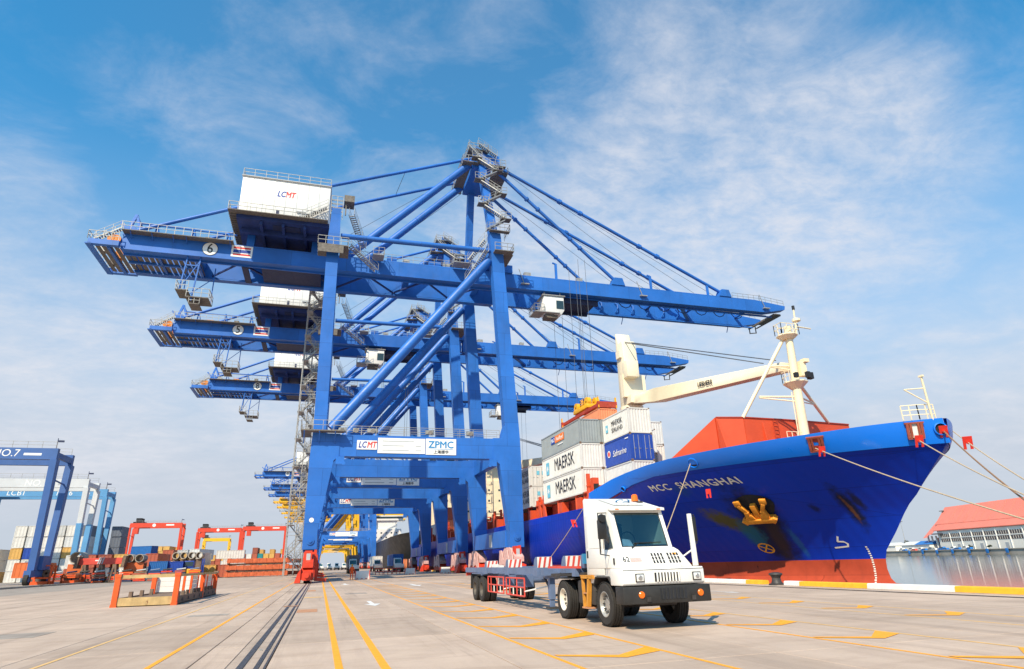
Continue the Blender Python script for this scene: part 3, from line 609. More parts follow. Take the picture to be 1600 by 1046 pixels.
    # rear platform with a grid of slats, seen from below
    for i in range(17):
        xx = -31.0+i*0.72
        P('slat', mb().box(xx, xx+0.52, NG-0.6 if xx < -28.2 else NG+0.7, FG+0.6 if xx < -28.2 else FG-0.7, 41.42, 41.50), 'grating')
    P('platform_frame', mb().box(-31.6, -28.1, NG-1.4, NG-0.75, 41.3, 42.0).box(-31.6, -28.1, FG+0.75, FG+1.4, 41.3, 42.0).box(-31.9, -31.2, NG-1.4, FG+1.4, 41.25, 41.41).box(-29.6, -29.2, NG-0.7, FG+0.7, 41.2, 41.41), split=True)
    P('rear_girder_link', mb().box(-28.0, -19.0, 9.5, 9.9, 41.1, 41.41).box(-24, -23.7, NG+0.7, FG-0.7, 41.1, 41.41).box(-19.4, -19.05, NG+0.7, FG-0.7, 41.1, 41.41), split=True)
    P('platform_railing', mb().rail([(-28.2, NG-1.4, 42.0), (-31.7, NG-1.4, 42.0), (-31.9, FG+1.4, 42.0), (-28.2, FG+1.4, 42.0)], 1.15, 1.0, 0.045), 'galvanised')
    P('rear_stair', mb().flight((-31.0, NG-1.0, 42.0), (-28.2, NG-1.0, 44.0), 0.7), 'galvanised')
    for xx in (-29.6, -29.2): P('rope_sheave', mb().lathe([(-0.12, 0.25), (-0.12, 0.62), (0.12, 0.62), (0.12, 0.25)], (xx, NG+0.6, 43.2), 'y', 16), 'orange_machine')
    P('sheave_frame', mb().beam((-28.2, NG+0.2, 43.6), (-27.2, NG+0.2, 46.9), 0.35).beam((-26.2, NG+0.2, 43.6), (-27.2, NG+0.2, 46.9), 0.3).beam((-28.9, NG+0.2, 45.6), (-27.4, NG+0.2, 43.9), 0.28).beam((-27.2, FG, 43.6), (-27.2, FG, 46.4), 0.3).beam((-27.2, NG+0.2, 46.7), (-27.2, FG, 46.4), 0.22))
    for xx in (-24.5, -20.0, -15.6):
        P('a_frame_post', mb().beam((xx+0.55, NG-0.4, 43.6), (xx, NG, 45.7), 0.16).beam((xx-0.3, NG+0.4, 43.6), (xx, NG, 45.7), 0.16))
    P('cable_tube', mb().tube((-26.6, NG, 45.6), (-14.5, NG, 45.4), 0.12, 8))
    # walkways on the girders
    P('walkway', mb().box(-28.0, -14.6, NG-1.85, NG-0.68, 43.5, 43.6), 'grating')
    P('walkway_railing', mb().rail([(-28.0, NG-1.8, 43.6), (-14.6, NG-1.8, 43.6)], 1.15, 1.0, 0.04), 'galvanised'); P('walkway_railing', mb().rail([(-28, FG+0.6, 43.63), (-14.6, FG+0.6, 43.63)], 1.1, 1.4, 0.035), 'galvanised')
    P('walkway_bracket', (lambda s_: [s_.beam((x_, NG-0.66, 42.9), (x_, NG-1.8, 43.5), 0.08) for x_ in (-27, -24.5, -22, -20.4, -15)] and s_)(mb()), split=True)
    P('girder_railing', mb().rail([(0.5, NG-0.55, 43.62), (19.5, NG-0.55, 43.62)], 1.1, 1.6, 0.035), 'galvanised'); P('girder_railing', mb().rail([(0.5, FG+0.55, 43.62), (19.5, FG+0.55, 43.62)], 1.1, 1.6, 0.035), 'galvanised')
    P('boom_railing', mb().rail([(65.5, NG-0.55, 43.5), (71, NG-0.55, 43.45), (76, NG-0.55, 42.9)], 1.0, 1.2, 0.035), 'galvanised'); P('boom_railing', mb().rail([(65.5, FG+0.55, 43.5), (71, FG+0.55, 43.45), (76, FG+0.55, 42.9)], 1.0, 1.2, 0.035), 'galvanised')
    P('boom_tip_platform', mb().box(74.6, 76.1, NG+0.7, FG-0.7, 41.75, 41.87).box(73.9, 74.3, NG-0.5, FG+0.5, 41.2, 41.35).beam((75.4, NG, 41.3), (75.4, FG, 41.3), 0.18).beam((74.2, FG+0.5, 41.3), (74.2, FG+0.5, 40.3), 0.14).beam((75.6, FG+0.5, 42.2), (75.6, FG+0.5, 40.5), 0.14).beam((74.2, FG+0.5, 40.4), (75.6, FG+0.5, 40.6), 0.14), 'grating', split=True)
    for xx in (26.5, 47.0, 71.0):
        P('work_lamp', mb().beam((xx, NG-0.7, 44.6), (xx+0.8, NG-0.75, 42.0), 0.09).cbox((xx+0.9, NG-0.9, 42.0), (1.3, 0.35, 0.16)), 'galvanised')
    P('rear_leaf_lamp', mb().beam((48.0, FG+0.5, 41.3), (47.6, FG+0.5, 40.0), 0.1).beam((69.5, FG+0.5, 41.3), (69.1, FG+0.5, 40.2), 0.1), split=True)
    # number disc and flag board
    dsc = P('number_disc', mb().lathe([(0, 0), (0, 1.0), (0.03, 1.0), (0.03, 0)], (-17.5, NG-0.69, 42.55), 'y', 32), 'sign_white')
    P('number_ring', mb().lathe([(0, 0.93), (-0.004, 0.93), (-0.004, 1.0), (0, 1.0)], (-17.5, NG-0.692, 42.55), 'y', 32), 'ink', dsc)
    lettering(number, 2.05, (-17.5-RX, NG-0.698, 42.55), FRONT, 'ink', dsc, name='numeral', bold=0.015, sx=0.8)
    fb = P('flag_board', mb().box(-14.85, -12.15, NG-0.69, NG-0.655, 41.75, 43.5), 'sign_white')
    for z0, z1, m_ in ((43.0, 43.26, 'sign_red'), (42.38, 42.86, 'sign_navy'), (41.98, 42.24, 'sign_red')):
        P('stripe', mb().box(-14.6, -12.4, NG-0.70, NG-0.692, z0, z1), m_, fb)
    # ---- machinery house
    hx0, hx1, hy0, hy1, hz0, hz1 = -14.0, -2.45, 1.6, 16.6, 46.15, 52.1
    P('house_wall', mb().box(hx0, hx1, hy0, hy1, hz0, hz1), 'house_white', bevel=0.06)
    P('house_roof', mb().box(hx0-0.12, hx1+0.12, hy0-0.12, hy1+0.12, hz1, hz1+0.14), 'house_white')
    fl = P('house_floor', mb().box(hx0-0.1, hx1+0.2, hy0-0.1, hy1+0.1, 45.45, 46.14), 'underside_shade_navy')
    for xx in (-11.0, -8.2, -5.4): P('floor_beam', mb().box(xx-0.18, xx+0.18, hy0+0.1, hy1, 44.9, 45.44), 'underside_shade_navy', fl)
    P('floor_beam', mb().box(hx0+0.3, hx1-0.2, 4.0, 4.4, 44.7, 45.44), 'underside_shade_navy', fl); P('floor_hatch', mb().box(-9.6, -6.0, 2.4, 3.8, 45.36, 45.44), 'crane_dark', fl)
    for xx in (-12.6, -4.0):
        for yc in (NG, FG): P('house_stool', mb().box(xx-0.5, xx+0.5, yc-0.5, yc+0.5, 43.63, 45.44))
    P('house_walkway', mb().box(hx0-1.1, hx1, hy0-1.15, hy0-0.12, 46.02, 46.12).box(hx0-1.1, hx0-0.12, hy0-0.1, hy1, 46.02, 46.12), 'grating', split=True)
    P('house_railing', mb().rail([(hx0-1.05, hy1, 46.12), (hx0-1.05, hy0-1.1, 46.12), (hx1, hy0-1.1, 46.12)], 1.15, 1.2, 0.045), 'galvanised')
    P('roof_railing', mb().rail([(hx0, hy1, hz1+0.14), (hx0, hy0, hz1+0.14), (hx1, hy0, hz1+0.14), (hx1, hy1, hz1+0.14)], 1.1, 1.5, 0.04), 'galvanised')
    P('house_stair', mb().flight((-5.8, hy0-0.6, 46.2), (-2.6, hy0-0.6, 48.4), 0.8), 'galvanised')
    P('walkway_ladder', (lambda s_: [s_.beam((hx0-1.1, y_, 45.9), (hx0-0.1, y_, 45.9), 0.1) for y_ in [hy0+0.6*i for i in range(24)]] and s_)(mb()), 'grating', split=True)
    dr = P('house_door', mb().box(-9.35, -8.85, hy0-0.03, hy0-0.001, 46.2, 47.7), 'house_white')
    P('louvre', mb().box(-9.3, -8.9, hy0-0.05, hy0-0.031, 46.5, 47.4), 'crane_dark', dr)
    hd = P('vent_hood', mb().box(-6.7, -5.5, hy0-0.25, hy0-0.001, 47.35, 47.5).box(-6.3, -6.0, hy0-0.06, hy0-0.001, 46.8, 47.3), 'sign_grey')
    for s_, dx, m_ in (('LC', -0.58, 'sign_navy'), ('MT', 0.58, 'sign_red')):
        lettering(s_, 1.25, (-8.3+dx-RX, hy0-0.006, 49.9), FRONT, m_, root, shear=0.22, bold=0.045, sx=0.72)
    for z0, z1 in ((47.3, 50.2),): P('lift_frame', mb().rail([(-2.2, 1.0, 47.4), (-0.6, 1.0, 47.4)], 3.0, 0.8, 0.05, 5).rail([(-2.2, 2.2, 47.4), (-0.6, 2.2, 47.4)], 3.0, 0.8, 0.05, 5), 'galvanised')
    P('lift_head', mb().box(-0.5, 0.9, 0.4, 2.4, 49.4, 50.4).beam((-0.2, 0.9, 47.4), (-0.2, 0.9, 49.4), 0.16), 'grating')
    P('leg_platform', mb().box(-3.4, 0.5, -1.6, -0.78, 41.3, 41.42).box(-3.4, -2.3, -0.76, 2.0, 41.3, 41.42).box(-0.6, 0.6, -0.76, 2.0, 41.3, 41.42), 'grating', split=True)
    P('leg_platform_railing', mb().rail([(-3.4, 2.0, 41.42), (-3.4, -1.55, 41.42), (0.5, -1.55, 41.42), (0.5, 2.0, 41.42)], 1.15, 0.9, 0.045), 'galvanised')
    P('leg_platform_screen', mb().box(-3.3, -0.1, -1.62, -1.56, 40.2, 41.28), 'grating')
    P('girder_stair', mb().flight((0.6, 1.2, 43.0), (4.6, 3.9, 38.9+1.9), 0.8, (0.55, -0.83, 0)).flight((0.6, 0.2, 47.3), (2.6, 3.8, 44.0), 0.8, (0.87, -0.48, 0)).box(4.0, 5.6, 3.6, 5.6, 43.3, 43.4).rail([(4.0, 3.6, 43.4), (5.6, 3.6, 43.4), (5.6, 5.6, 43.4)], 1.1, 0.8, 0.04), 'galvanised')
    # ---- A-frame and head
    P('mast', mb().beam((20.95, 0.4, 46.5), (20.6, NG, 64.6), 1.25, 1.15, up=(1, 0, 0)))
    P('mast', mb().beam((20.95, W-0.4, 46.0), (20.6, FG, 64.2), 1.2, 1.1, up=(1, 0, 0)))
    P('mast_head', mb().box(19.2, 22.4, NG-0.8, FG+0.8, 62.2, 63.6).box(19.4, 23.8, NG-0.55, NG+0.55, 63.0, 65.3).box(19.4, 23.8, FG-0.55, FG+0.55, 63.0, 65.3), split=True)
    P('head_platform', mb().box(17.4, 24.6, NG-1.6, NG-0.85, 62.6, 62.72).box(17.4, 19.0, NG-0.8, FG+1.4, 62.6, 62.72).box(22.6, 25.2, NG-0.8, FG+1.4, 62.0, 62.12).box(18.6, 22.0, NG-0.6, FG+0.6, 66.0, 66.12), 'grating', split=True)
    P('head_railing', mb().rail([(17.4, FG+1.4, 62.72), (17.4, NG-1.6, 62.72), (24.6, NG-1.6, 62.72)], 1.15, 0.9, 0.045).rail([(25.2, NG-0.8, 62.12), (25.2, FG+1.4, 62.12)], 1.15, 0.9, 0.045).rail([(18.6, NG-0.6, 66.12), (22, NG-0.6, 66.12), (22, FG+0.6, 66.12), (18.6, FG+0.6, 66.12), (18.6, NG-0.6, 66.12)], 1.1, 0.9, 0.045), 'galvanised')
    P('head_sheaves', mb().lathe([(-0.6, 0.3), (-0.6, 0.8), (0.6, 0.8), (0.6, 0.3)], (21.0, NG+2.0, 65.2), 'y', 16).lathe([(-0.6, 0.3), (-0.6, 0.8), (0.6, 0.8), (0.6, 0.3)], (21.0, FG-2.0, 65.2), 'y', 16).beam((20, NG, 65.3), (20, NG, 67.2), 0.2).beam((20, NG, 66.9), (22, NG, 65.2), 0.16), blue, split=True)
    P('head_stair', mb().flight((18.4, NG-1.2, 65.9), (21.4, NG-1.2, 62.7), 0.75).flight((23.2, NG-1.2, 64.6), (20.0, NG-1.2, 66.6), 0.75), 'galvanised')
    st = mb(); pl = mb(); zz_ = 62.0; yy = NG-0.9; k = 0
    for z0 in (46.8, 49.6, 52.4, 55.2, 58.0, 60.6):
        f0 = (z0-46.5)/18; y0 = 0.4+(NG-0.4)*f0-1.35; z1 = z0+2.6; y1 = 0.4+(NG-0.4)*(f0+0.15)-1.35
        xa, xb_ = (22.8, 19.6) if k % 2 else (19.6, 22.8); k += 1
        st.flight((xa, y0, z0), (xb_, y1, z1), 0.75); pl.box(xb_-0.8, xb_+0.8, y1-0.6, y1+0.6, z1, z1+0.08)
        st.rail([(xb_-0.8, y1-0.55, z1+0.08), (xb_+0.8, y1-0.55, z1+0.08)], 1.1, 0.8, 0.04)
    P('mast_stair', st, 'galvanised'); P('mast_landing', pl, 'grating')
    P('mast_platform', mb().box(20.6, 23.4, -1.9, -0.78, 43.2, 43.32).box(22.2, 23.6, -0.76, 3, 43.2, 43.32).box(20.0, 23.0, -1.5, -0.78, 46.6, 46.7), 'grating', split=True)
    P('mast_platform_railing', mb().rail([(20.6, -1.85, 43.32), (23.4, -1.85, 43.32), (23.55, 3, 43.32)], 1.15, 0.8, 0.045).rail([(20.0, -1.45, 46.7), (23.0, -1.45, 46.7), (23.0, 1.5, 46.7)], 1.15, 0.8, 0.045), 'galvanised')
    P('mast_lower_stair', mb().flight((19.6, -1.2, 43.5), (17.2, 1.6, 39.6), 0.75, (0.75, 0.65, 0)).flight((20.2, 1.8, 46.8), (18.0, 3.6, 43.9), 0.75, (0.65, 0.75, 0)).rail([(15.8, 3.8, 43.7), (18.4, 3.8, 43.7), (18.4, 5.6, 43.7)], 1.1, 0.8, 0.045).box(15.8, 18.4, 3.8, 5.6, 43.6, 43.7), 'galvanised')
    P('stay_wire', mb().tube((8.4, NG, 60.0), (7.6, FG, 59.8), 0.04, 5).tube((0.2, NG, 47.2), (20.0, NG, 63.3), 0.03, 4).tube((2.2, FG, 45.6), (19.0, FG, 62.0), 0.03, 4), 'rope_steel')
    # ---- hanging service cage under the rear girder
    hg = P('service_cage', mb().beam((-20.1, NG-0.3, 41.3), (-20.5, NG-0.3, 36.4), 0.16).beam((-18.5, NG-0.3, 41.3), (-18.9, NG-0.3, 34.9), 0.16).beam((-20.1, NG-0.3, 40.0), (-18.6, NG-0.3, 40.0), 0.12)
           .beam((-20.4, NG-0.3, 36.6), (-18.6, NG-0.3, 40.6), 0.1).beam((-20.5, NG+2.2, 41.0), (-20.5, NG+2.2, 36.2), 0.12).beam((-17.0, NG+2.2, 41.0), (-17.0, NG+2.2, 35.6), 0.12).beam((-16.9, NG+2.2, 39.6), (-20.4, NG+2.2, 36.2), 0.08))
    P('cage_floor', mb().box(-20.9, -19.4, NG-0.6, NG+2.4, 36.2, 36.32).box(-19.6, -16.8, NG-0.6, NG+2.4, 35.3, 35.42).box(-19.1, -17.8, NG-0.5, NG+2.0, 34.4, 34.5), 'grating', hg, split=True)
    P('cage_rail', mb().rail([(-20.9, NG+2.4, 36.3), (-20.9, NG-0.6, 36.3), (-19.4, NG-0.6, 36.3)], 1.3, 0.8, 0.045).rail([(-19.5, NG-0.6, 35.4), (-16.8, NG-0.6, 35.4), (-16.8, NG+2.4, 35.4)], 1.2, 0.8, 0.045).rail([(-19.1, NG-0.5, 34.5), (-17.8, NG-0.5, 34.5)], 0.9, 0.6, 0.04), 'galvanised', hg)
    P('rear_hatch', mb().box(-13.5, -12.7, NG+0.7, FG-0.7, 40.9, 41.15).box(-11, -3, NG+0.9, FG-0.9, 41.2, 41.3), 'crane_dark', split=True)
    for k in range(9):
        xx = -18.0+k*4.3; ya, yb_ = (NG+0.66, FG-0.66) if k % 2 else (FG-0.66, NG+0.66)
        P('wind_brace', mb().beam((xx, ya, 41.5), (xx+4.3, yb_, 41.5), 0.22, 0.22), 'underside_shade_navy')
    for k, (xx, yy, w_, h_) in enumerate(((-30.4, NG+1.5, 1.2, 1.0), (-29.2, NG+3.2, 0.9, 1.4), (-30.3, FG-1.2, 1.3, 0.9), (-26.0, NG-0.1, 0.9, 0.7), (-22.4, NG+0.1, 1.1, 0.6), (-18.0, NG, 0.8, 0.8))):
        z_ = 42.0 if xx < -28.1 else 43.64; P('motor_box', mb().box(xx-w_/2, xx+w_/2, yy-0.4, yy+0.4, z_ if xx > -28.1 else 41.52, (z_ if xx > -28.1 else 41.52)+h_), ('galvanised', 'orange_machine', 'grating')[k % 3])
    for xx, w_ in ((6.2, 1.4), (8.6, 0.9), (12.4, 1.8), (14.6, 1.0), (27.5, 1.1), (36.5, 0.9)):
        P('cable_box', mb().box(xx, xx+w_, NG-0.35, NG+0.35, 43.64, 44.3+0.2*(w_ > 1.2)), 'galvanised' if w_ < 1.3 else blue)
    for k in range(12):
        xx = 26.0+k*3.6; P('festoon_loop', mb().path([(xx, NG+0.85, 41.3), (xx+0.6, NG+0.85, 40.55), (xx+1.3, NG+0.85, 40.3), (xx+2.0, NG+0.85, 40.55), (xx+2.6, NG+0.85, 41.3)], 0.07, 5), 'crane_dark') if xx > 41 else None
    P('festoon_rail', mb().box(24.5, 73.0, NG+0.8, NG+0.9, 41.3, 41.4), 'crane_dark')
    for k in range(1, 8):
        xx = hx0+(hx1-hx0)*k/8; P('panel_seam', mb().box(xx-0.03, xx+0.03, hy0-0.012, hy0-0.0005, hz0+0.1, hz1-0.1), 'sign_grey')
    P('gutter', mb().box(hx0-0.13, hx1+0.13, hy0-0.20, hy0-0.121, hz1-0.02, hz1+0.1), 'sign_grey')
    # ---- stair tower beside the rear landside leg
    tw = mb(); sx0, sx1, sy0, sy1 = -4.6, -2.35, 14.6, 17.4; z = 1.2; k = 0
    for cx, cy in ((sx0, sy0), (sx1, sy0), (sx0, sy1), (sx1, sy1)): tw.beam((cx, cy, 0.6), (cx, cy, 45.0), 0.12, up=(1, 0, 0))
    tf = mb()
    while z < 43:
        yy = (sy0+0.6, sy1-0.6)[k % 2]; xa, xb_ = ((sx0+0.3, sx1-0.3) if k % 2 else (sx1-0.3, sx0+0.3)); k += 1
        tf.flight((xa, (sy0+sy1)/2-0.6*(-1)**k, z), (xb_, (sy0+sy1)/2-0.6*(-1)**k, z+1.9), 0.8)
        tw.box(xb_-0.45, xb_+0.45, sy0, sy1, z+1.9, z+1.97)
        for zz_ in (z+2.5, z+3.05 if False else z+2.95): tw.beam((sx0, sy0, zz_), (sx1, sy0, zz_), 0.06).beam((sx0, sy0, zz_), (sx0, sy1, zz_), 0.06)
        z += 1.95
    P('stair_tower', tw, 'galvanised'); P('stair_flights', tf, 'galvanised')
    # ---- trolley with driver's cab
    tr = P('trolley', mb().box(33.2, 40.2, NG+0.9, FG-0.9, 40.6, 41.0).box(33.0, 40.4, NG+0.9, NG+1.3, 40.2, 41.6).box(33.0, 40.4, FG-1.3, FG-0.9, 40.2, 41.6).beam((40, NG+1, 41), (43, NG+1, 42.2), 0.3), 'crane_dark')
    P('winch_guard', mb().box(35.0, 36.8, NG+1.2, NG+2.4, 41.0, 42.2).box(37.4, 38.6, NG+1.2, NG+2.2, 41.0, 41.9), 'orange_machine', tr)
    cb = P('driver_cab', mb().prism([(30.4, 37.95), (33.4, 37.55), (33.9, 38.3), (33.9, 40.6), (30.6, 40.6)], 'y', NG-0.35, NG+2.2), 'house_white', bevel=0.05)
    P('cab_window', mb().box(32.6, 33.80, NG-0.40, NG-0.352, 38.5, 39.9).box(33.91, 33.95, NG-0.1, NG+1.9, 38.4, 40.2), 'glass_dark', cb)
    P('cab_roof', mb().box(30.3, 34.1, NG-0.55, NG+2.4, 40.62, 40.75).beam((30.8, NG, 40.7), (30.8, NG, 41.4), 0.2).beam((33.4, NG, 40.7), (33.4, NG, 41.4), 0.2), 'galvanised', cb)
    P('cab_balcony', mb().box(28.9, 30.6, NG-0.6, NG+2.2, 37.7, 37.82).box(28.9, 33.0, NG-0.9, NG-0.4, 37.55, 37.67).rail([(30.5, NG-0.6, 37.8), (28.9, NG-0.6, 37.8), (28.9, NG+2.2, 37.8)], 1.2, 0.6, 0.045), 'galvanised', cb)
    P('cab_belly', mb().box(30.9, 32.9, NG+0.1, NG+1.7, 37.1, 37.6), 'grating', cb)
    ro = mb()
    for xx in (34.2, 38.9):
        for yy in (NG+1.5, FG-1.5): ro.tube((xx, yy, 40.5), (xx, yy, 19.0), 0.03, 4)
    hr = P('spreader_rope', ro, 'rope_steel', tr)
    return root
Y6, Y5, Y8 = 76.0, 107.6, 146.2
crane6 = build_crane('quay_crane', 'nearest blue gantry crane, its rear girder numbered 6, boom reaching over the ship', Y6)
def shift_children(root, names, dx):
    for c in root.children:
        if c.name.split('.')[0] in names: c.location.x += dx
def renumber(root, num):
    for c in root.children:
        if c.name.split('.')[0] == 'number_disc':
            for g in c.children:
                if g.name.split('.')[0] == 'numeral': g.data = text_mesh(num, 2.05, bold=0.015, sx=0.8).copy(); g.data.materials.append(M['ink'])
def recolour(root, pairs):
    for c in [root]+list(root.children_recursive):
        if c.type == 'MESH' and c.material_slots and c.material_slots[0].material and c.material_slots[0].material.name in pairs: own_mat(c, pairs[c.material_slots[0].material.name])
crane5 = copy_tree(crane6); crane5.location.y = Y5; crane5['label'] = 'second blue gantry crane behind the nearest, its girder numbered 5'
renumber(crane5, '5'); shift_children(crane5, ('trolley', 'driver_cab'), -25.0)
crane8 = copy_tree(crane6); crane8.location.y = Y8; crane8['label'] = 'third blue gantry crane in the row, its girder numbered 8'
renumber(crane8, '8'); shift_children(crane8, ('trolley', 'driver_cab'), 11.5)
# far along the quay: cranes whose fine steelwork is too small to see
SKIP = ('floodlight', 'hanger', 'work_lamp', 'hoist_rope', 'stay_wire', 'slat', 'landing_bracket', 'walkway_bracket', 'rule', 'rear_leaf_lamp', 'cage_rail', 'head_stair', 'wheel', 'clamp_arm', 'rail_sweep', 'meter_panel',
        'walkway_ladder', 'girder_stair', 'mast_lower_stair', 'mast_stair', 'mast_landing', 'rope_sheave', 'wind_brace', 'motor_box', 'cable_box', 'festoon_loop', 'panel_seam', 'house_stair', 'rear_stair', 'vent_hood', 'cab_belly', 'spreader_rope', 'number_ring', 'stay_lug')
SKIP2 = SKIP+('numeral', 'lettering', 'number_disc', 'flag_board', 'faded_line')
for yy, lab, num, rec in ((299, 'far blue gantry crane numbered 9 beyond the crane numbered 8', '9', None), (349, 'second of the far blue gantry cranes, just behind the one numbered 9', '10', None),
                     (383, 'third of the far blue gantry cranes beyond the one numbered 9', '11', None), (489, 'pale grey blue gantry crane far down the quay, before the yellow ones', '12', 'crane_pale')):
    c = copy_tree(crane6, None, SKIP if num == '9' else SKIP2); c.location.y = yy; c['label'] = lab; renumber(c, num)
    if rec: recolour(c, {'crane_blue': rec})
for k, yy in enumerate((425, 462, 515, 560, 610)):
    c = copy_tree(crane6, None, SKIP2); c.location.y = yy; c.name = 'yellow_quay_crane'
    c['label'] = 'yellow gantry crane far down the quay, %s of the yellow ones' % ('nearest', 'second', 'third', 'fourth', 'farthest')[k]
    recolour(c, {'crane_blue': 'crane_yellow', 'house_white': 'crane_yellow'})
# ================================================================ the moored container ship
CX = 37.5; HB = 12.5
STEM = [(-3.2, 33.5), (-2.0, 33.6), (-0.65, 35.2), (-0.16, 35.65), (0.47, 35.77), (1.18, 35.67), (1.66, 35.43), (2.66, 34.44), (4.35, 32.97), (4.75, 32.35), (5.82, 31.25), (7.72, 29.18), (8.12, 28.85), (9.42, 28.76), (12, 28.7)]
def interp(tab, v):
    if v <= tab[0][0]: return tab[0][1]
    for (a, b), (c, d) in zip(tab[:-1], tab[1:]):
        if v <= c: return b+(d-b)*(v-a)/(c-a)
    return tab[-1][1]
def smooth(a, b, x):
    t = min(1, max(0, (x-a)/(b-a))); return t*t*(3-2*t)
def ystem(z): return interp(STEM, z)
def half(y, z):
    f = min(1, max(0, (z-1)/8)); Lz = 45-24*f**0.8; n = 1.6+0.5*f; e = 1.0-0.15*f
    s = min(1, max(0, (y-ystem(z))/Lz)); b = HB*(1-(1-s)**n)**e
    if y > 186: b *= 1-0.22*smooth(186, 220, y)-0.5*smooth(186, 222, y)*(1-f)
    return b
def hull_x(y, z): return CX-half(y, z)
def yend(z): return 190+26*min(1, max(0, z/6.3))
def z_deck(y): return 7.85-1.5*smooth(45, 57.5, y)
def z_bul(y): return interp([(28, 9.43), (31, 9.32), (34, 9.15), (40, 8.95), (44, 8.85), (52, 8.35), (57.2, 7.70), (60, 7.5)], y)
ts = [0, 0.0006, 0.002, 0.0045, 0.008, 0.0125, 0.018, 0.025, 0.034, 0.045, 0.058, 0.073, 0.09, 0.11, 0.14, 0.18, 0.24, 0.32, 0.42, 0.55, 0.7, 0.82, 0.9, 0.95, 0.98, 1]
def hull_strip(zs, zfun=None):
    m_ = MB((CX, 110, 0)); rows = []
    for side in (-1, 1):
        rows = []
        for z in zs:
            r = []
            for t in ts:
                y = ystem(z)+(yend(z)-ystem(z))*t
                z2 = zfun(y, z) if zfun else z
                r.append((CX+side*half(y, z2), y, z2))
            rows.append(r)
        n = len(ts); vs = [p for r in rows for p in r]
        m_.add(vs, [(i*n+j, i*n+j+1, (i+1)*n+j+1, (i+1)*n+j) for i in range(len(zs)-1) for j in range(n-1)])
    return m_
ship = thing('container_ship', 'blue hulled container ship with red boot topping moored along the quay', 'ship', (CX, 110, 0))
SO = (CX, 110, 0)
def SP(n, b, m_, par=None, **k): return b.build(n, m_, par or ship, **k)
sm = lambda: MB(SO)
zs = [1.05+(7.85-1.05)*i/12 for i in range(13)]
SP('hull', hull_strip(zs, lambda y, z: 1.05+(z-1.05)*(z_deck(y)-1.05)/6.8), 'hull_blue', smooth=True, angle=50)
SP('boot_topping', hull_strip([-3.2, -2.4, -1.6, -0.8, -0.2, 0.4, 0.8, 1.05]), 'boot_red', smooth=True, angle=50)
# transom and deck
tz = [-3.2, -1, 1.05, 3, 5, 6.35]
SP('transom', sm().add([(CX+s*half(yend(z), z), yend(z), z) for z in tz for s in (-1, 1)], [(2*i, 2*i+1, 2*i+3, 2*i+2) for i in range(len(tz)-1)]), 'hull_blue')
dk = sm(); yy = [29.2+i*1.5 for i in range(19)]+[60+i*10 for i in range(16)]
dk.add([(CX+s*(half(y, 7.6)-0.15), y, z_deck(y)-0.12) for y in yy for s in (-1, 1)], [(2*i, 2*i+1, 2*i+3, 2*i+2) for i in range(len(yy)-1)])
SP('deck', dk, 'deck_red_dark')
# bulwark: the brighter band round the forecastle
def bulwark():
    m_ = sm(); ys = [0, 0.05, 0.15, 0.3, 0.5, 0.8, 1.2, 1.8, 2.6, 3.6, 5, 6.5, 8, 10, 12, 14.5, 17, 20, 23, 25.5, 27.4, 28.4]
    for side in (-1, 1):
        vs = []
        for inn in (0, 1):
            for f in (0, 0.5, 1):
                for s_ in ys:
                    y = 28.80+s_; zk = z_deck(y)-0.01; z = zk+(z_bul(y)-zk)*f
                    b = half(y+0.03, zk+0.03+1.45*f)
                    vs.append((CX+side*max(0, b-0.16*inn+(0.012 if not inn else 0)), y+0.10*inn*(1 if s_ < 0.2 else 0), z))
        n = len(ys); fs = []
        for inn in (0, 1):
            for i in range(2):
                for j in range(n-1): a = inn*3*n+i*n+j; fs.append((a, a+1, a+n+1, a+n))
        for j in range(n-1): a = 2*n+j; b = 5*n+j; fs.append((a, a+1, b+1, b))
        a = n-1; fs.append((a, n+a, 4*n+a, 3*n+a)); fs.append((n+a, 2*n+a, 5*n+a, 4*n+a))
        m_.add(vs, fs)
    return m_
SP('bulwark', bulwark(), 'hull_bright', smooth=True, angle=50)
SP('bulwark_end', sm().prism([(57.2, 6.2), (58.4, 6.2), (57.6, 7.0), (57.2, 7.68)], 'x', 25.05, 25.2), 'hull_bright')
# low coaming aft of the forecastle
SP('side_rail', sm().box(25.05, 25.2, 58.3, 185, 6.3, 6.42), 'hull_blue')
# bulb at the waterline
SP('bulb', sm().lathe([(-4.8, 0.0), (-4.7, 0.55), (-4.2, 1.1), (-3.2, 1.55), (-1.5, 1.9), (1.5, 2.1), (5, 2.2)], (CX, 35.2, -2.52), 'y', 24), 'boot_red', smooth=True)
# ---- name and marks on the bow
def on_hull(me, y0, z0, slope, mat_, name='lettering', lift=0.03, dy=1.0, mirror=False):
    me = me.copy()
    for v in me.vertices:
        u, w, d = v.co
        y = y0-u*dy; z = z0+w+u*slope
        v.co = Vector((hull_x(y, z)-lift-(0.008 if d > 0 else 0.0), y, z))-Vector(SO)
    return link(name, me, mat_, ship)
def ship_name():
    me = text_mesh('MCC  SHANGHAI', 1.0, align='LEFT', depth=0.0, bold=0.022, space=1.1).copy()
    w = max(v.co.x for v in me.vertices)
    for v in me.vertices:
        u = v.co.x/w; y = 47.25-7.5*u; z = 6.98-0.17*u+v.co.y*0.66
        v.co = Vector((hull_x(y, z)-0.035, y, z))-Vector(SO)
    link('ship_name', me, 'name_white', ship)
ship_name()
def hull_poly(pts, mat_, name, lift=0.03):     # outline given in (y, z) on the near side of the hull
    b = sm(); b.add([(hull_x(y, z)-lift, y, z) for y, z in pts], [tuple(range(len(pts)))]); return SP(name, b, mat_)
